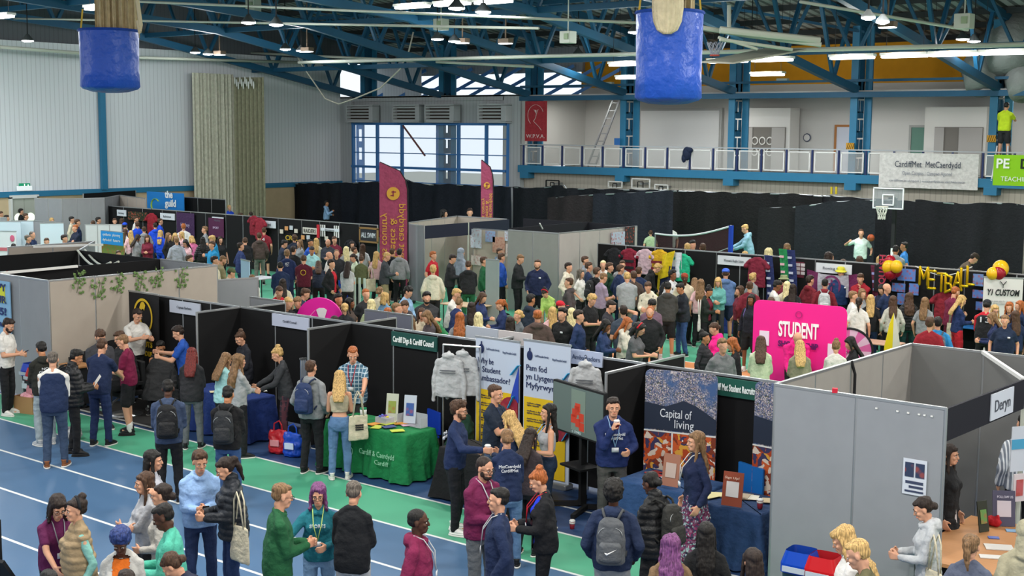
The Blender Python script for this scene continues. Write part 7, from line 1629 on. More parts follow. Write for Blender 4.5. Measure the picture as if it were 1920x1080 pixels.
o = thing('drape', 'black sheet hanging in folds against the beige wall behind the barber in white', 'cloth', (-22.66, 14.9, 0)); obj('sheet', MB().grid(lambda u, v: (.05+.05*math.sin(u*30)+.1*v, -.8+u*1.6, (1.25-.35*(1-u))*(1-v)+.02), 40, 4), mat('#141416', .8, 'cloth'), o, smooth=True)
o = thing('barber_mat', 'dark grey mat on the floor under the barber chairs', 'mat', (-20.6, 14.6, 0)); obj('mat_sheet', MB().box((0, 0, .008), (3.0, 1.5, .012)), mat('#2d2c2b', .8), o); obj('hem', MB().box((0, -.72, .017), (3.0, .06, .006)), mat('#9a9a98', .7), o)
o = thing('trolley', 'small tool trolley with a wooden top beside the black-haired man', 'trolley', at(118, 690, .8).xy.to_3d()+Vector((0, .3, 0))); obj('trolley_top', MB().box((0, 0, .82), (.6, .4, .03)), mat('#a5764c', .6, 'wood'), o); obj('trolley_body', MB().box((0, 0, .45), (.55, .36, .7)), DARK, o)
for s_ in (-1, 1): obj('wheel', MB().tube([(s_*.22, -.02, .05), (s_*.22, .02, .05)], .05, 12), DARK, o)
# television on stand
a, b = at(1037, 710, 1.78), at(1134, 738, 1.78); d = b-a; ang = math.atan2(d.y, d.x); W_ = d.length
o = thing('television', 'large black television showing red and green figures, on a floor stand', 'television', ((a.x+b.x)/2, (a.y+b.y)/2, 0), ang); h = W_*.58
obj('casing', MB().rbox((0, .03, 1.78-h/2), (W_, .06, h), .01), DARK, o); obj('screen', MB().box((0, -.004, 1.78-h/2), (W_-.05, .01, h-.06)), mat('#35423f', .25, 'screen'), o); random.seed(9)
obj('screen_picture', MB().box((-.0+W_*.02, -.012, 1.78-h*.48), (W_*.27, .004, h*.8)), mat('#6b7a70', .4, emit=.25), o); m = MB()
for k in range(7): m.box((W_*.02+random.uniform(-.11, .11), -.016, 1.78-h*(.42+.06*k)), (.12, .003, .12), 0)
obj('screen_figures', m, mat('#b03a28', .4, emit=.3), o); text('C CYMRU', .05, o, (0, -.02, 1.78-h*.93), m=mat('#9fb0b0', .5, emit=.5))
obj('stand_pole', MB().beam((0, .1, .05), (0, .1, 1.4), .1, .06), DARK, o)
for s_ in (-1, 1): obj('stand_foot', MB().beam((s_*.1, .1, .05), (s_*.4, -.35, .04), .06).beam((s_*.1, .1, .05), (s_*.35, .4, .04), .06), DARK, o)
obj('stand_shelf', MB().box((0, .05, .62), (.5, .35, .03)), DARK, o)
# hoodie rail
def hung(name, lab, x, y, z, rz, col, pr=None, short=False, s=1, two=None):
    o = thing(name, lab, 'top', (x, y, z), rz); o.scale = (s, s, s); J = skel('m', 'st')
    def mk():
        m = MB(); m.rings([ringpts(zz, a, b) for zz, a, b in ((-.70, .20, .05), (-.68, .22, .055), (-.4, .22, .055), (-.14, .21, .05), (-.06, .14, .045), (-.02, .07, .04))])
        for s_ in (-1, 1):
            if short: m.cap((s_*.17, 0, -.12), (s_*.27, 0, -.24), .055, .062)
            else: m.cap((s_*.18, 0, -.12), (s_*.25, 0, -.42), .052, .044); m.cap((s_*.25, 0, -.42), (s_*.26, .01, -.76), .045, .034)
        if not short: m.cap((-.06, -.03, -.02), (.06, -.03, -.02), .05, .05); m.cap((0, .0, .0), (0, 0, .05), .04, .02)
        return remesh(m, .013, name, 2, .014, 2, 8)
    kid('garment_body', cached(('hung', short), mk), mat(col, .85, 'cloth'), o)
    obj('hanger', MB().tube([(0, 0, .02), (0, 0, .07), (.02, 0, .1), (0, 0, .12), (-.02, 0, .1)], .006, 6), DARK, o)
    if pr: obj('print_line', MB().box((0, -.085, -.25), (.26, .01, .012)).box((0, -.087, -.29), (.26, .01, .012)), mat(pr, .7), o)
    if two: obj('colour_band', MB().box((0, -.083, -.35), (.4, .01, .07)).box((0, -.083, -.52), (.4, .01, .07)), mat(two, .7), o)
    return o
for k, (px, py, Y, lab) in enumerate(((842, 656, 15.2, 'white hoodie hanging at the end of the rail beside the green name board'), (868, 652, 15.35, 'white hoodie hanging nearest the English ambassador banner'), (1098, 672, 15.45, 'white hoodie hanging behind the television'))):
    p = atd(px, py+6, 1, Y); hung('hanging_hoodie', lab, p.x, Y, p.z-.02, R(25), '#b7b9bb', '#55585e', s=.98)
p = atd(831, 653, 1, 15.3); q = atd(893, 645, 1, 15.3)
o = thing('clothes_rail', 'thin metal clothes rail holding white hoodies by the banners', 'rail', (p.x, 15.3, 0)); obj('rail_bar', MB().tube([(0, 0, p.z+.06), (q.x-p.x, .1, p.z+.08)], .014), CHROME, o); obj('rail_leg', MB().tube([(0, 0, 0), (0, 0, p.z+.06)], .014), CHROME, o); obj('rail_leg', MB().tube([(q.x-p.x, .1, 0), (q.x-p.x, .1, p.z+.08)], .014), CHROME, o)
# blue chair behind green table + dark green bag
p = Vector((-14.3, 15.25, 0)); o = thing('plastic_chair', 'bright blue plastic chair behind the green table', 'chair', p, R(160)); obj('seat', MB().rbox((0, 0, .44), (.44, .42, .03), .06), mat('#1a3fae', .4), o); obj('backrest', MB().rbox((0, -.2, .66), (.44, .04, .36), .015), mat('#1a3fae', .4), o)
for a in (-1, 1):
    for b in (-1, 1): obj('leg', MB().tube([(a*.19, b*.17, .44), (a*.22, b*.2, 0)], .012), CHROME, o)
p = Vector((-8.5, 15.2, 0)); o = thing('plastic_chair', 'light blue plastic chair behind the dark blue table', 'chair', p, R(160)); obj('seat', MB().rbox((0, 0, .44), (.44, .42, .03), .06), mat('#1c66b0', .4), o); obj('backrest', MB().rbox((0, -.2, .72), (.5, .04, .42), .015), mat('#1c66b0', .4), o)
for a in (-1, 1):
    for b in (-1, 1): obj('leg', MB().tube([(a*.19, b*.17, .44), (a*.22, b*.2, 0)], .012), CHROME, o)
o = thing('coat_pile', 'dark green coat heaped on the floor beside the green table', 'coat', (-13.25, 14.9, 0)); kid('coat_fabric', remesh(MB().ell((0, 0, .35), (.25, .2, .35)).ell((.05, .1, .75), (.16, .14, .3)), .02, 'coat_fabric', 1, .04, 2, 7), mat('#1a3a2c', .85, 'cloth'), o)
# wooden table on the right with its things
o = thing('wooden_table', 'light wooden table with leaflets beside the striped-shirt visitor', 'table', (-5.05, 14.62, 0)); obj('tabletop', MB().box((0, 0, .73), (1.0, 2.0, .04)), mat('#b07e52', .55, 'wood'), o)
for a in (-1, 1):
    for b in (-1, 1): obj('leg', MB().beam((a*.44, b*.9, 0), (a*.44, b*.9, .71), .05), GREYM, o)
easel('purple-grey framed sign with pale square on the wooden table', *at(1882, 955, .95).xy, .75, .26, .42, R(35), mat('#4c4a60', .6), mat('#c2b9c2', .6), 'FOLLOW US', mat('#c9c6d6', .7))
easel('dark narrow photo sign on the wooden table', *at(1843, 965, .95).xy, .75, .15, .36, R(65), mat('#2c3026', .6), mat('#5f8a4a', .6, 'photo')); easel('white sign with pink print at the near edge of the wooden table', -5.58, 14.9, .75, .26, .4, R(60), mat('#c4bfc2', .6), mat('#d58a9a', .6))
easel('white and red sign leaning on the table front', -4.75, 13.5, .35, .3, .4, R(40), mat('#b8c0cc', .6), mat('#b0363a', .6, 'photo'))
o = thing('red_cloth_toy', 'small red fabric bag on the wooden table', 'bag', tuple(at(1862, 985, .76))); kid('fabric_body', remesh(MB().ell((0, 0, .05), (.1, .07, .06)).ell((.05, 0, .09), (.03, .03, .05)), .01, 'fabric_body', 1, .015, 3, 14), mat('#a81420', .8, 'cloth'), o)
for k, (px, py, w_, h_, cc, lab) in enumerate(((1873, 1026, .3, .2, '#c9c6c2', 'open white booklet lying on the wooden table'), (1860, 1044, .26, .12, '#cfcdca', 'folded white paper near the front of the wooden table'), (1863, 1008, .12, .08, '#5a6aa8', 'small blue and white card on the wooden table'), (1898, 995, .14, .1, '#7fa0c0', 'light blue card at the far edge of the wooden table'))):
    p = at(px, py, .757); obj('leaflet', MB().box((0, 0, 0), (w_, h_, .01)), mat(cc, .7), None, p, .5, label=lab, cat='leaflet')
p = at(1834, 975, .76); obj('glass_tub', MB().lathe([(.04, 0), (.05, .1), (.047, .1), (.037, .01)]), mat('#c8ccd0', .2, alpha=.4), None, (p.x-.25, p.y-.2, .75), label='clear plastic tub on the wooden table', cat='tub', smooth=True)
p = atd(1893, 830, 0, -5.15); o = thing('hanging_sign', 'tall white card sign with a light blue band on the stall post', 'sign', (p.x+.06, 15.9, 1.6), R(60)); obj('sign_panel', MB().box((0, 0, 0), (.3, .012, .55)), mat('#c3c9d4', .6), o); obj('blue_band', MB().box((0, -.01, .06), (.3, .006, .12)), mat('#4a9ac0', .6), o); o2 = thing('hanging_sign', 'small white card with red print below the banded card', 'sign', (p.x+.06, 15.9, 1.12), R(60)); obj('sign_panel', MB().box((0, 0, 0), (.17, .012, .34)), mat('#cfc4c8', .6), o2); obj('red_print', MB().box((0, -.01, 0), (.1, .006, .2)), mat('#b85a5e', .6, 'photo'), o2)
# dark equipment at lower left edge
p = at(20, 1085, .6); o = thing('equipment_stand', 'black equipment frame with a slanted panel at the lower corner', 'stand', at(8, 1040, .9).xy.to_3d()); obj('stand_frame', MB().box((-.28, 0, .62), (.3, .1, 1.24)), DARK, o); obj('slanted_panel', MB().box((.02, -.1, .75), (.4, .04, .4), .3, .6), DARK, o); obj('panel_rail', MB().beam((-.1, -.2, .95), (.2, -.2, .8), .03), GREYM, o)
# spinner wheel (pink) behind black wall
p = at(600, 603, 1.25); o = thing('prize_wheel', 'hot pink round prize wheel with a white wedge above the black wall', 'wheel', p, R(30)); r = .52
obj('wheel_disc', MB().rings([[(r*math.cos(2*math.pi*i/40), y, r*math.sin(2*math.pi*i/40)) for i in range(40)] for y in (.03, -.03)]), mat('#dd1f9a', .5), o)
obj('white_wedge', MB().slab([(.06, -.035, -.1), (-.07, -.035, .26), (.0, -.035, .3), (.1, -.035, .3), (.17, -.035, .26)], (0, -.01, 0), 1), mat('#ddd5da', .6), o); obj('line_mark', MB().beam((-.42, -.035, -.1), (-.1, -.035, .24), .015, .01), mat('#f08ac8', .6), o); obj('wheel_stand', MB().beam((0, .05, 0), (0, .05, -p.z), .06), DARK, o)
# tabs behind the row: tables in the crowd
for lab, px, py, sx_, sy_, col in (('round white table behind the corner stall', 488, 520, .8, .8, '#b9bcc0'), ('pale table where a seated student writes', 872, 570, 1.3, .7, '#c2a98a'), ('pink-covered table before the pink backdrop', 1480, 668, 1.6, .5, '#e2c9da'), ('blue-covered table at the stall beyond the bearded man', 1822, 612, 1.0, .6, '#1f5f9a'), ('bare table beside the pink and white prize wheel', 1640, 640, 1.2, .6, '#b08a76')):
    p = at(px, py, .75); o = thing('folding_table', lab, 'table', (p.x, p.y, 0)); obj('tabletop', MB().rbox((0, 0, .735), (sx_, sy_, .03), .03), mat(col, .6), o)
    for a in (-1, 1):
        for b in (-1, 1): obj('leg', MB().tube([(a*(sx_/2-.1), b*(sy_/2-.1), 0), (a*(sx_/2-.1), b*(sy_/2-.1), .72)], .015, 6), DARK, o)
for lab, pts in (('low grey desk screen behind the corner stall', ((467, 550), (520, 558))), ('low grey desk screen by the crowd beyond the pink wheel', ((668, 579), (738, 586)))): pass
p = at(918, 486, 1.75); px_banner('partition_screen', 'tall narrow pale grey screen in the middle of the crowd', 911, 936, (486, 488), 1.95, mat('#8f9c9c', .8, 'felt'), cat='screen')
# pink-white fortune wheel at backdrop
p = at(1592, 658, .95); o = thing('prize_wheel', 'pink and white segmented prize wheel with a black rim', 'wheel', p, R(25)); r = .46
for k in range(16):
    a0, a1 = 2*math.pi*k/16, 2*math.pi*(k+1)/16; obj('segment', MB().slab([(0, 0, 0), (r*math.cos(a0), 0, r*math.sin(a0)), (r*math.cos(a1), 0, r*math.sin(a1))], (0, .03, 0), 1), mat('#d8b3cb' if k % 2 else '#cf5f9c', .6), o)
obj('rim', MB().tube([(r*math.cos(2*math.pi*i/32), 0, r*math.sin(2*math.pi*i/32)) for i in range(33)], .025, 6), DARK, o); obj('hub', MB().ell((0, -.03, 0), (.05, .03, .05)), mat('#c2287c', .5), o); obj('wheel_stand', MB().beam((0, .06, 0), (0, .06, -p.z+.01), .06), DARK, o)
# surfboard, roller stand, flags
p = at(1676, 590, 1.75); o = thing('surfboard', 'upright surfboard, yellow on one side and white on the other', 'surfboard', (p.x, p.y, 0), R(30)); 
for nm, s_, cc in (('yellow_half', -1, '#d9c61a'), ('white_half', 1, '#cfd0bf')):
    pts = [(0, 0, 1.78), (s_*.08, 0, 1.55), (s_*.17, 0, 1.1), (s_*.21, 0, .6), (s_*.17, 0, .2), (s_*.08, 0, 0), (0, 0, 0)]; pts = [(x*.9, y, z) for x, y, z in pts]; obj(nm, MB().slab(pts if s_ > 0 else pts[::-1], (0, .06, 0), 1), mat(cc, .4), o)
def feather(lab, px_t, px_b, Y, yt, w_, mirror, s=1):
    t_, b_ = atd(px_t, yt, 1, Y), atd(px_b, 540, 1, Y); o = thing('feather_flag', lab, 'flag', (b_.x, Y, 0), R(39)); H_ = t_.z
    m = MB(); n = 14; k = w_
    def ed(v): return -k+ (k*1.0)*(1-math.cos(min(1, v/.22)*math.pi/2))**.0*0
    L_, Rr = [], []
    for i in range(n+1): 
        z = .5+(H_-.5)*i/n; u = max(0, (z-(H_-.95))/.95); L_.append((-k*(1.02), 0, z)); Rr.append((k*(.0)+k*(0)-0+(-k*1.02+ k*1.02*2*math.sqrt(max(0, 1-u**2.2)))*1.0 if u > 0 else k*1.02, 0, z))
    m.add([(a[0], .02*math.sin(a[2]*4), a[2]) for a in L_]+[(a[0], .02*math.sin(a[2]*4+1), a[2]) for a in Rr], [(i, n+1+i, n+2+i, i+1) for i in range(n)])
    obj('flag_cloth', m, mat('#9c4360', .75, 'cloth'), o); obj('flag_pole', MB().tube([(a[0]+.02, 0, a[2]) for a in [(k*1.02, 0, 0)]+Rr], .022, 6), DARK, o); obj('base_plate', MB().box((k, 0, .02), (.5, .5, .03)), DARK, o)
    Y_ = mat('#cf9d3c', .7); zc = H_-.95*.85-.15; obj('round_emblem', MB().rings([[(.0+.2*s*math.cos(2*math.pi*i/24), y, zc+.2*s*math.sin(2*math.pi*i/24)) for i in range(24)] for y in (-.03, -.05)]), Y_, o); obj('running_mark', MB().box((0, -.06, zc), (.03, .01, .18)).box((.02, -.06, zc+.05), (.14, .01, .03)).box((-.03, -.06, zc-.06), (.1, .01, .03)), mat('#8a2846', .7), o)
    for j, tx in enumerate(('cross country', 'athletics &', 'cardiffmet caerdydd')):
        x = (-.8+.62*j)*k; e = text(tx, .3*s, o, (x, -.05, zc-.3-(.3, .45, 0)[j]*s), m=Y_, align='RIGHT', width=(1.75, 1.5, 2.5)[j]*s, mirror=True); e.rotation_euler = Matrix(((0, 1, 0), (0, 0, -1), (-1, 0, 0))).to_euler()
feather('tall maroon feather flag with mirrored yellow lettering beside the shell stall', 729, 738, 29.2, 304, .42, True); feather('narrow maroon feather flag standing edge-on behind the shell stall', 922, 912, 38, 300, .22, True, .6)
# sports kit on the rugby row
def kit(px, py, Y, lab, col, two=None, s=.95, rz=0, name='rugby_shirt'): p = atd(px, py, 1, Y); return hung(name, lab, p.x, Y, p.z, rz, col, short=True, two=two, s=s)
kit(1152, 463, 31.45, 'black rugby shirt hanging first from the beige stall', '#1b1c20', s=1.1); kit(1180, 464, 31.45, 'maroon and black striped rugby shirt hanging second in the row', '#7a1c30', '#1b1c20', s=1.1)
kit(1210, 465, 31.45, 'pale pink shirt hanging between the striped shirts', '#bda2ab', s=1.1); kit(1237, 466, 31.45, 'yellow and maroon hooped rugby shirt hanging on the black stall', '#c49a1e', '#6a1c28', s=1.1)
kit(1280, 474, 31.3, 'bright green shirt hanging last in the row of rugby shirts', '#1fa37a', s=1.15); kit(1420, 480, 31.3, 'maroon shirt draped over the union stall wall', '#701c30', s=1.2); kit(1825, 540, 31.3, 'maroon shirt hung below the foil letters', '#7a1a28', s=1.1) if 0 else kit(1773, 545, 31.3, 'maroon shirt hung below the foil letters', '#7a1a28', s=1.2)
kit(476, 403, 32.1, 'maroon shirt slung over the sports stall wall, first of a pair', '#7c1c2c', s=1.1); kit(487, 407, 32.0, 'maroon shirt slung over the sports stall wall, second of a pair', '#86202f', s=1.2); kit(284, 398, 32.1, 'maroon shirt with yellow dots hung in the far corner row', '#8a1c2a', s=1.3); kit(657, 448, 32.1, 'black sleeveless lacrosse shirt with white trim on the sports row', '#1b1d24', '#c9ccd2', s=.9)
p = atd(1258, 475, 1, 31.3); o = thing('flag', 'yellow, navy and white flag draped over the rugby stall', 'flag', (p.x, 31.3, p.z))
obj('yellow_field', MB().grid(lambda u, v: (-.2+.4*u-.1*v, -.12+.04*math.sin(u*9+v*3), -.05-.7*v+.15*u), 12, 6), mat('#d3b81e', .8, 'cloth'), o, smooth=True); obj('navy_field', MB().grid(lambda u, v: (-.2-.2*v+.45*u, -.08+.05*math.sin(u*7), -.35-1.2*v), 10, 6), mat('#232a4a', .8, 'cloth'), o, smooth=True); obj('white_field', MB().grid(lambda u, v: (.1+.3*u, -.08+.03*math.sin(u*9), .05-.7*v), 8, 4), mat('#c9ccd4', .8, 'cloth'), o, smooth=True); obj('yellow_strip', MB().grid(lambda u, v: (-.3-.12*v+.08*u, -.13, -.3-1.5*v), 3, 6), mat('#d3b81e', .8, 'cloth'), o)
for px, py, c1, c2, lab in ((1440, 500, '#202a58', '#a9adbf', 'navy patterned scarf hung over the union stall'), (1467, 488, '#1e7a46', '#c9a0a8', 'green scarf hung over the union stall'), (1482, 490, '#202a58', '#a9adbf', 'navy and white scarf with crossed ends hung beside the notice'), (1640, 520, '#5a1c34', '#8a8fc0', 'maroon and lilac scarf hung by the rowing banner')):
    p = atd(px, py, 1, 31.35); o = thing('scarf', lab, 'scarf', (p.x, 31.35, p.z)); obj('scarf_cloth', MB().grid(lambda u, v: (-.12+.24*u+.15*v, .03*math.sin(u*6+v*5), .3-1.5*v), 4, 12), mat(c1, .8, 'cloth'), o, smooth=True)
    m = MB(); [m.box((-.0+.15*k/6, -.05, .1-.2*k), (.12, .01, .06), .0) for k in range(6)]; obj('motif', m, mat(c2, .8), o)
flatpic('notice', 1487, 490, 1507, 521, 31.575, mat('#5a1f30', .7), 'maroon notice with four white boxes on the black stall', 'notice'); x, z, wd, h = quadY(1487, 490, 1507, 521, 31.45); o = thing('notice_sheets', 'four white sheets on the maroon notice', 'paper', (x, 31.56, z)); m = MB()
for a in (-1, 1):
    for b in (0, 1, 2): m.box((a*wd*.22, 0, h*(.28-.26*b)), (wd*.36, .01, h*.2))
obj('sheet', m, mat('#bdb5b8', .7), o)
def clothflag(px0, py0, px1, py1, Y, lab, mid, side):
    x, z, wd, h = quadY(px0, py0, px1, py1, Y); o = thing('flag_banner', lab, 'flag', (x, Y, z)); f = lambda u0, u1: MB().grid(lambda u, v: (-wd/2+wd*(u0+(u1-u0)*u), .04*math.sin((u0+(u1-u0)*u)*16+v*3), h/2-h*v-.1*math.sin((u0+(u1-u0)*u)*3.14)*(1-v)), 10, 6)
    obj('side_panel', f(0, .22), mat(side, .7, 'cloth'), o, smooth=True); obj('side_panel', f(.78, 1), mat(side, .7, 'cloth'), o, smooth=True); obj('middle_panel', f(.22, .78), mat(mid, .7, 'cloth'), o, smooth=True)
    obj('round_crest', ring((0, -h*.05), .2, .06, y=-.09), mat('#6a2a55', .7), o); obj('crest_cross', MB().box((0, -.09, -h*.05), (.05, .01, .3)).box((0, -.09, 0), (.2, .01, .05)), mat('#6a2a55', .7), o)
clothflag(1513, 505, 1612, 560, 31.4, 'draped maroon and silver flag with a round crest behind the yellow hat', '#aaa6b0', '#5e1a46')
flatpic('vertical_banner', 1640, 497, 1660, 548, 31.3, mat('#16161a', .7), 'black board with vertical red lettering beside the balloons', 'banner'); p = atd(1653, 535, 1, 31.2); o = thing('red_lettering_strip', 'vertical red letters beside the balloons', 'sign', (p.x, 31.2, p.z)); obj('strip', MB().box((0, 0, .35), (.2, .01, .85)), mat('#1b1b1f', .7), o); text('SQUASH', .22, o, (.08, -.02, .35), (R(90), R(-90), 0), m=mat('#a3344a', .7), bold=.006)
for px0, py0, px1, py1, lab in ((1684, 503, 1716, 528, 'action photo with white player on the netball stall, topmost by the balloons'), (1673, 530, 1697, 548, 'small blue action photo below the topmost one'), (1705, 531, 1722, 554, 'tall narrow action photo in the netball cluster'), (1683, 549, 1698, 572, 'lowest action photo in the netball cluster'), (1825, 513, 1843, 537, 'upright action photo beside the foil letter L'), (1824, 543, 1846, 560, 'wide sunset photo beside the custom clothing banner'), (1830, 565, 1844, 582, 'lowest photo beside the custom clothing banner')):
    flatpic('action_photo', px0, py0, px1, py1, 31.5, mat('#5b7fc4' if '513' not in str(py0) else '#6a86b8', .6, 'photo'), lab, 'photo')
# balloons
def balloons(pts, Y, grp, where):
    for k, (px, py, r, c) in enumerate(pts):
        p = atd(px, py, 1, Y-.1*(k % 3)); o = thing('balloon', '%s balloon in the cluster %s' % ({'y': 'yellow', 'r': 'maroon red'}[c], where), 'balloon', p, group=grp)
        obj('balloon_skin', MB().ell((0, 0, 0), (r, r, r*1.1), n=20, m=14), mat('#d9a91c' if c == 'y' else '#8e1424', .2), o, smooth=True); obj('knot', MB().ell((0, 0, -r*1.15), (.02, .02, .03), n=6, m=4), mat('#8e1424', .4), o)
balloons([(1668, 491, .16, 'r'), (1667, 501, .17, 'y'), (1681, 500, .15, 'y'), (1679, 508, .16, 'r'), (1670, 513, .15, 'r')], 31.3, 'balloons by the red lettering', 'by the red lettering'); balloons([(1876, 504, .19, 'y'), (1873, 512, .16, 'r'), (1861, 513, .14, 'y')], 31.3, 'balloons above the custom clothing banner', 'above the custom clothing banner')
# foil letters
FO = mat('#d0a91a', .22, metal=.75)
strokes = {'M': [(0, 0, 0, 1), (0, 1, .5, .35), (.5, .35, 1, 1), (1, 1, 1, 0)], 'E': [(0, 0, 0, 1), (0, 1, .85, 1), (0, .5, .7, .5), (0, 0, .85, 0)], 'T': [(0, 1, 1, 1), (.5, 1, .5, 0)], 'B': [(0, 0, 0, 1), (0, 1, .7, .9), (.7, .9, .6, .55), (0, .52, .6, .52), (.6, .52, .8, .2), (.8, .2, 0, 0)], 'A': [(0, 0, .5, 1), (.5, 1, 1, 0), (.25, .4, .75, .4)], 'L': [(0, 1, 0, 0), (0, 0, .8, 0)]}
pxs = [(1724, 511), (1740, 518), (1757, 523), (1772, 526), (1787, 521), (1801, 514), (1813, 511)]; pa = atd(1716, 498, 1, 31.25)
for ki, (ch, (px, py)) in enumerate(zip('METBALL', pxs)):
    p = atd(px, py+22, 1, 31.2); o = thing('foil_letter', '%s foil balloon letter %s in the netball word' % ('last gold' if ki == 6 else 'gold', ch), 'balloon', p, group='gold foil letters'); m = MB()
    for a, b, c_, d_ in strokes[ch]: m.cap((a*.2, 0, b*.42), (c_*.2, 0, d_*.42), .034, .034)
    obj('foil_body', m, FO, o, smooth=True)
o = obj('string', MB().tube([atd(a, b, 1, 31.3) for a, b in ((1716, 499), (1735, 508), (1757, 515), (1775, 517), (1795, 512), (1812, 505), (1823, 500))], .012, 5), WHITE, label='thin white string holding the gold foil letters', cat='string')
# badminton net
a, b = atd(1229, 438, 1, 42), atd(1371, 424, 1, 38.5); d = b-a
o = thing('sports_net', 'dark maroon net with a white top tape between posts before the black drapes', 'net', (a.x, a.y, 0)); sag = lambda u: -.18*math.sin(u*3.14)
obj('net_mesh', MB().grid(lambda u, v: (d.x*u, d.y*u, (a.z+(b.z-a.z)*u)+sag(u)-(.95-.25*(1-u))*v), 30, 4), mat('#3a1c20', .9, alpha=.8), o); obj('top_tape', MB().tube([(d.x*u, d.y*u, a.z+(b.z-a.z)*u+sag(u)) for u in [i/24 for i in range(25)]], .035, 6), mat('#cfd0d0', .8), o)
obj('bottom_cord', MB().tube([(d.x*u, d.y*u, a.z-.7+(b.z-a.z)*u+1.6*sag(u)) for u in [i/24 for i in range(25)]], .015, 6), mat('#a9aaac', .8), o); obj('net_post', MB().beam((d.x, d.y, 0), (d.x, d.y, b.z+.02), .12), mat('#1f3fa8', .4), o); obj('net_post', MB().tube([(0, 0, 0), (0, 0, a.z)], .03), GREYM, o)
# basketball hoop
Yh = 42.2; x0, z0 = atd(1639, 352, 1, Yh), atd(1693, 392, 1, Yh); bw_, bh_ = z0.x-x0.x, x0.z-z0.z
o = thing('basketball_hoop', 'portable basketball hoop with a clear backboard before the black drape', 'hoop', (x0.x, Yh, 0)); cz = (x0.z+z0.z)/2
obj('backboard', MB().box((bw_/2, 0, cz), (bw_, .03, bh_)), mat('#8b949a', .2, alpha=.3), o); m = MB()
for c_, w_, h_ in (((bw_/2, cz), bw_, bh_), ((bw_/2, cz-.05), bw_*.36, bh_*.5)):
    for s_ in (-1, 1): m.box((c_[0]+s_*w_/2, -.02, c_[1]), (.035, .04, h_)).box((c_[0], -.02, c_[1]+s_*h_/2), (w_+.03, .04, .035))
obj('board_frame', m, mat('#cfd3d6', .5), o); zr = z0.z+.06; rc = (bw_*.42, -.3); obj('rim', MB().tube([(rc[0]+.2*math.cos(2*math.pi*i/20), rc[1]+.2*math.sin(2*math.pi*i/20), zr) for i in range(21)], .014, 6), mat('#b9b4a8', .5), o); m = MB()
for i in range(10): 
    a0 = 2*math.pi*i/10; 
    for s_ in (-1, 1): m.tube([(rc[0]+r_*math.cos(a0+s_*k_*.3), rc[1]+r_*math.sin(a0+s_*k_*.3), zr-.14*k_) for k_, r_ in enumerate((.2, .16, .12, .12))], .008, 4)
obj('hoop_net', m, mat('#c9c8bf', .8), o); obj('hoop_pole', MB().beam((bw_*.62, .25, 0), (bw_*.62, .25, cz), .12).beam((bw_*.62, .25, cz), (bw_*.5, .03, cz), .06), DARK, o); obj('base_box', MB().box((bw_*.62, .4, .12), (.7, .9, .24)), DARK, o); obj('pole_sticker', MB().box((bw_*.62, .18, 1.35), (.09, .02, .3)), WHITE, o)
p = atd(1633, 446, 1, 42.9); o = thing('basketball', 'orange basketball held up by the player in white', 'ball', p); obj('ball_skin', MB().ell((0, 0, 0), (.125, .125, .125), n=20, m=12), mat('#a8502c', .6), o, smooth=True); obj('ball_seam', MB().tube([(.126*math.cos(2*math.pi*i/20), .126*math.sin(2*math.pi*i/20), 0) for i in range(21)], .004, 5).tube([(0, .126*math.cos(2*math.pi*i/20), .126*math.sin(2*math.pi*i/20)) for i in range(21)], .004, 5), DARK, o)
# folded ceiling hoop
a, b = atd(1320, 108, 1, 33), atd(1510, 92, 1, 36); o = thing('folding_hoop', 'white folded basketball hoop frame stowed under the roof', 'hoop', a); V = lambda px, py, Y: atd(px, py, 1, Y)-a
obj('frame_tube', MB().tube([V(1316, 52, 32), V(1400, 66, 33), V(1540, 84, 34)], .07).tube([V(1350, 56, 32), V(1537, 76, 34)], .1).tube([V(1350, 74, 32), V(1485, 93, 34)], .05).tube([V(1347, 70, 32), V(1420, 92, 33)], .04), PALE, o)
obj('backboard_edge', MB().slab([V(1316, 118, 33), V(1375, 120, 33), V(1512, 95, 35), V(1440, 92, 36)], (0, 0, .05), 1), mat('#b7b5a6', .6), o); obj('support_post', MB().tube([V(1367, 10, 33), V(1367, 52, 33)], .06), PALE, o); c_ = V(1340, 104, 32); m = MB()
for i in range(10):
    a0 = 2*math.pi*i/10
    for s_ in (-1, 1): m.tube([(c_.x+r_*math.cos(a0+s_*k_*.3), c_.y+r_*math.sin(a0+s_*k_*.3), c_.z+.12*k_) for k_, r_ in enumerate((.1, .13, .18, .22))], .01, 4)
obj('hoop_net', m, mat('#8a8f9c', .8), o); obj('rim', MB().tube([(c_.x+.12*math.cos(2*math.pi*i/16), c_.y+.12*math.sin(2*math.pi*i/16), c_.z) for i in range(17)], .02, 6), mat('#a8433a', .5), o)
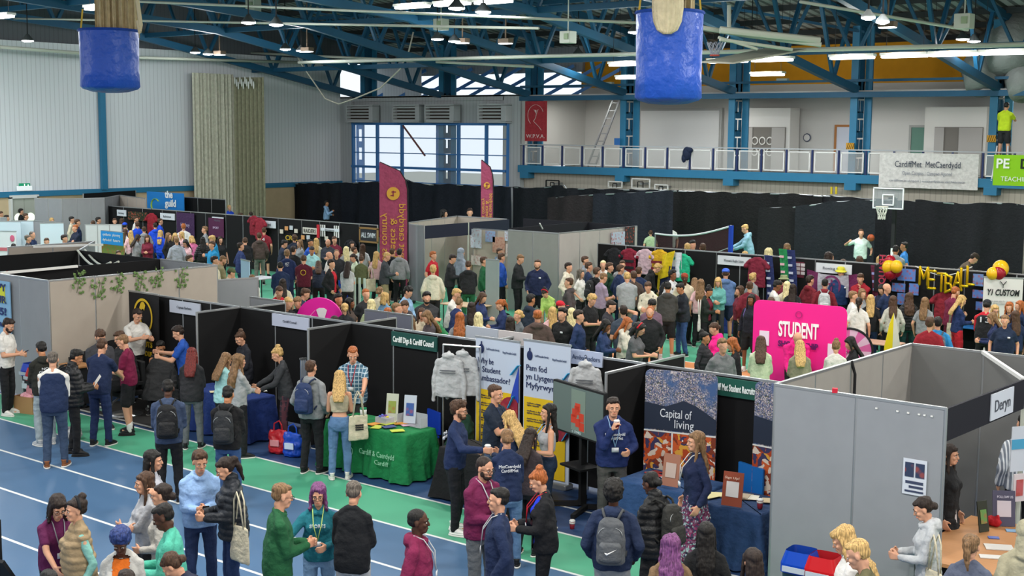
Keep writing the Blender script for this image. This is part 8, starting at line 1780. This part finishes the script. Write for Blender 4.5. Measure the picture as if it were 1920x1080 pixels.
# wall backboards and speakers under the balcony
for px0, py0, px1, py1, lab in ((1024, 338, 1048, 351, 'black framed backboard peeping over the drape'), (1185, 335, 1218, 354, 'white framed practice backboard under the balcony'), (1141, 340, 1166, 352, 'small white backboard on a bracket under the balcony'), (1228, 346, 1252, 356, 'low white backboard just over the drape edge')):
    x, z, wd, h = quadY(px0, py0, px1, py1, 49.6); o = thing('backboard', lab, 'backboard', (x, 49.6, z)); blk = 'black' in lab; m = MB(); obj('wall_bracket', MB().box((0, .4, 0), (.08, .8, .08)), GREYM, o)
    for s_ in (-1, 1): m.box((s_*wd/2, 0, 0), (.05, .05, h)).box((0, 0, s_*h/2), (wd, .05, .05))
    obj('board_frame', m, DARK if blk else mat('#cfcfca', .6), o); obj('board_square', MB().box((-wd*.15, -.03, -.05), (.04, .02, h*.6)).box((wd*.15, -.03, -.05), (.04, .02, h*.6)).box((0, -.03, h*.2), (wd*.3, .02, .04)), DARK, o)
for px in (1559, 1568): obj('yellow_strap', MB().box((0, 0, 0), (.08, .04, .3)), mat('#c9b32a', .6), None, atd(px, 357, 1, 49.86), label='yellow strap hanging below the balcony edge', cat='strap', group='yellow straps')
o = thing('step_ladder', 'aluminium step ladder under the worker in hi-vis', 'ladder', (0, 0, 0)); wk = PEOPLE[-1]['pos']; bx_ = wk.x
for s_ in (-1, 1): obj('ladder_rail', MB().beam((bx_+s_*.2, wk.y-.1, 4.9), (bx_+s_*.28, wk.y-.3, 3.6), .05).beam((bx_+s_*.2, wk.y+.1, 4.9), (bx_+s_*.28, wk.y+.5, 3.6), .05), GREYM, o)
for k in range(4): obj('rung', MB().beam((bx_-.25, wk.y-.12-.05*k, 4.52-.25*k), (bx_+.25, wk.y-.12-.05*k, 4.52-.25*k), .05), GREYM, o)
# red stair coat etc: white papers held in crowd, striped kiosk stand near flag
o = thing('bunting_stand', 'white slatted stand with a blue panel in the crowd by the maroon flag', 'stand', tuple(at(665, 520, 1.1).xy)+(0,)); obj('slat', MB().box((-.2, 0, .55), (.06, .04, 1.1)).box((0, 0, .55), (.06, .04, 1.1)).box((.2, 0, .55), (.06, .04, 1.1)).box((.4, 0, .55), (.06, .04, 1.1)), mat('#b9cfc6', .7), o); obj('blue_panel', MB().box((-.42, 0, .7), (.25, .04, .8)), mat('#1f3fb4', .6), o)
o = thing('timber_prop', 'light wooden pole leaning in the crowd beside the white stand', 'pole', at(640, 545, 0)); q = atd(660, 465, 1, o.location.y); obj('pole_shaft', MB().tube([(0, 0, 0), (q.x-o.location.x, 0, q.z)], .035, 8), mat('#b08e66', .7), o)
o = thing('kit_bag', 'blue kit bag stand with white vertical letters near the teal cardigan', 'bag', at(1376, 625, 0)); obj('bag_body', MB().rbox((0, 0, .45), (.55, .35, .9), .08), mat('#1d2f70', .7, 'cloth'), o); text('MITRE', .16, o, (.1, -.2, .45), (R(90), R(90), 0), m=WHITE)
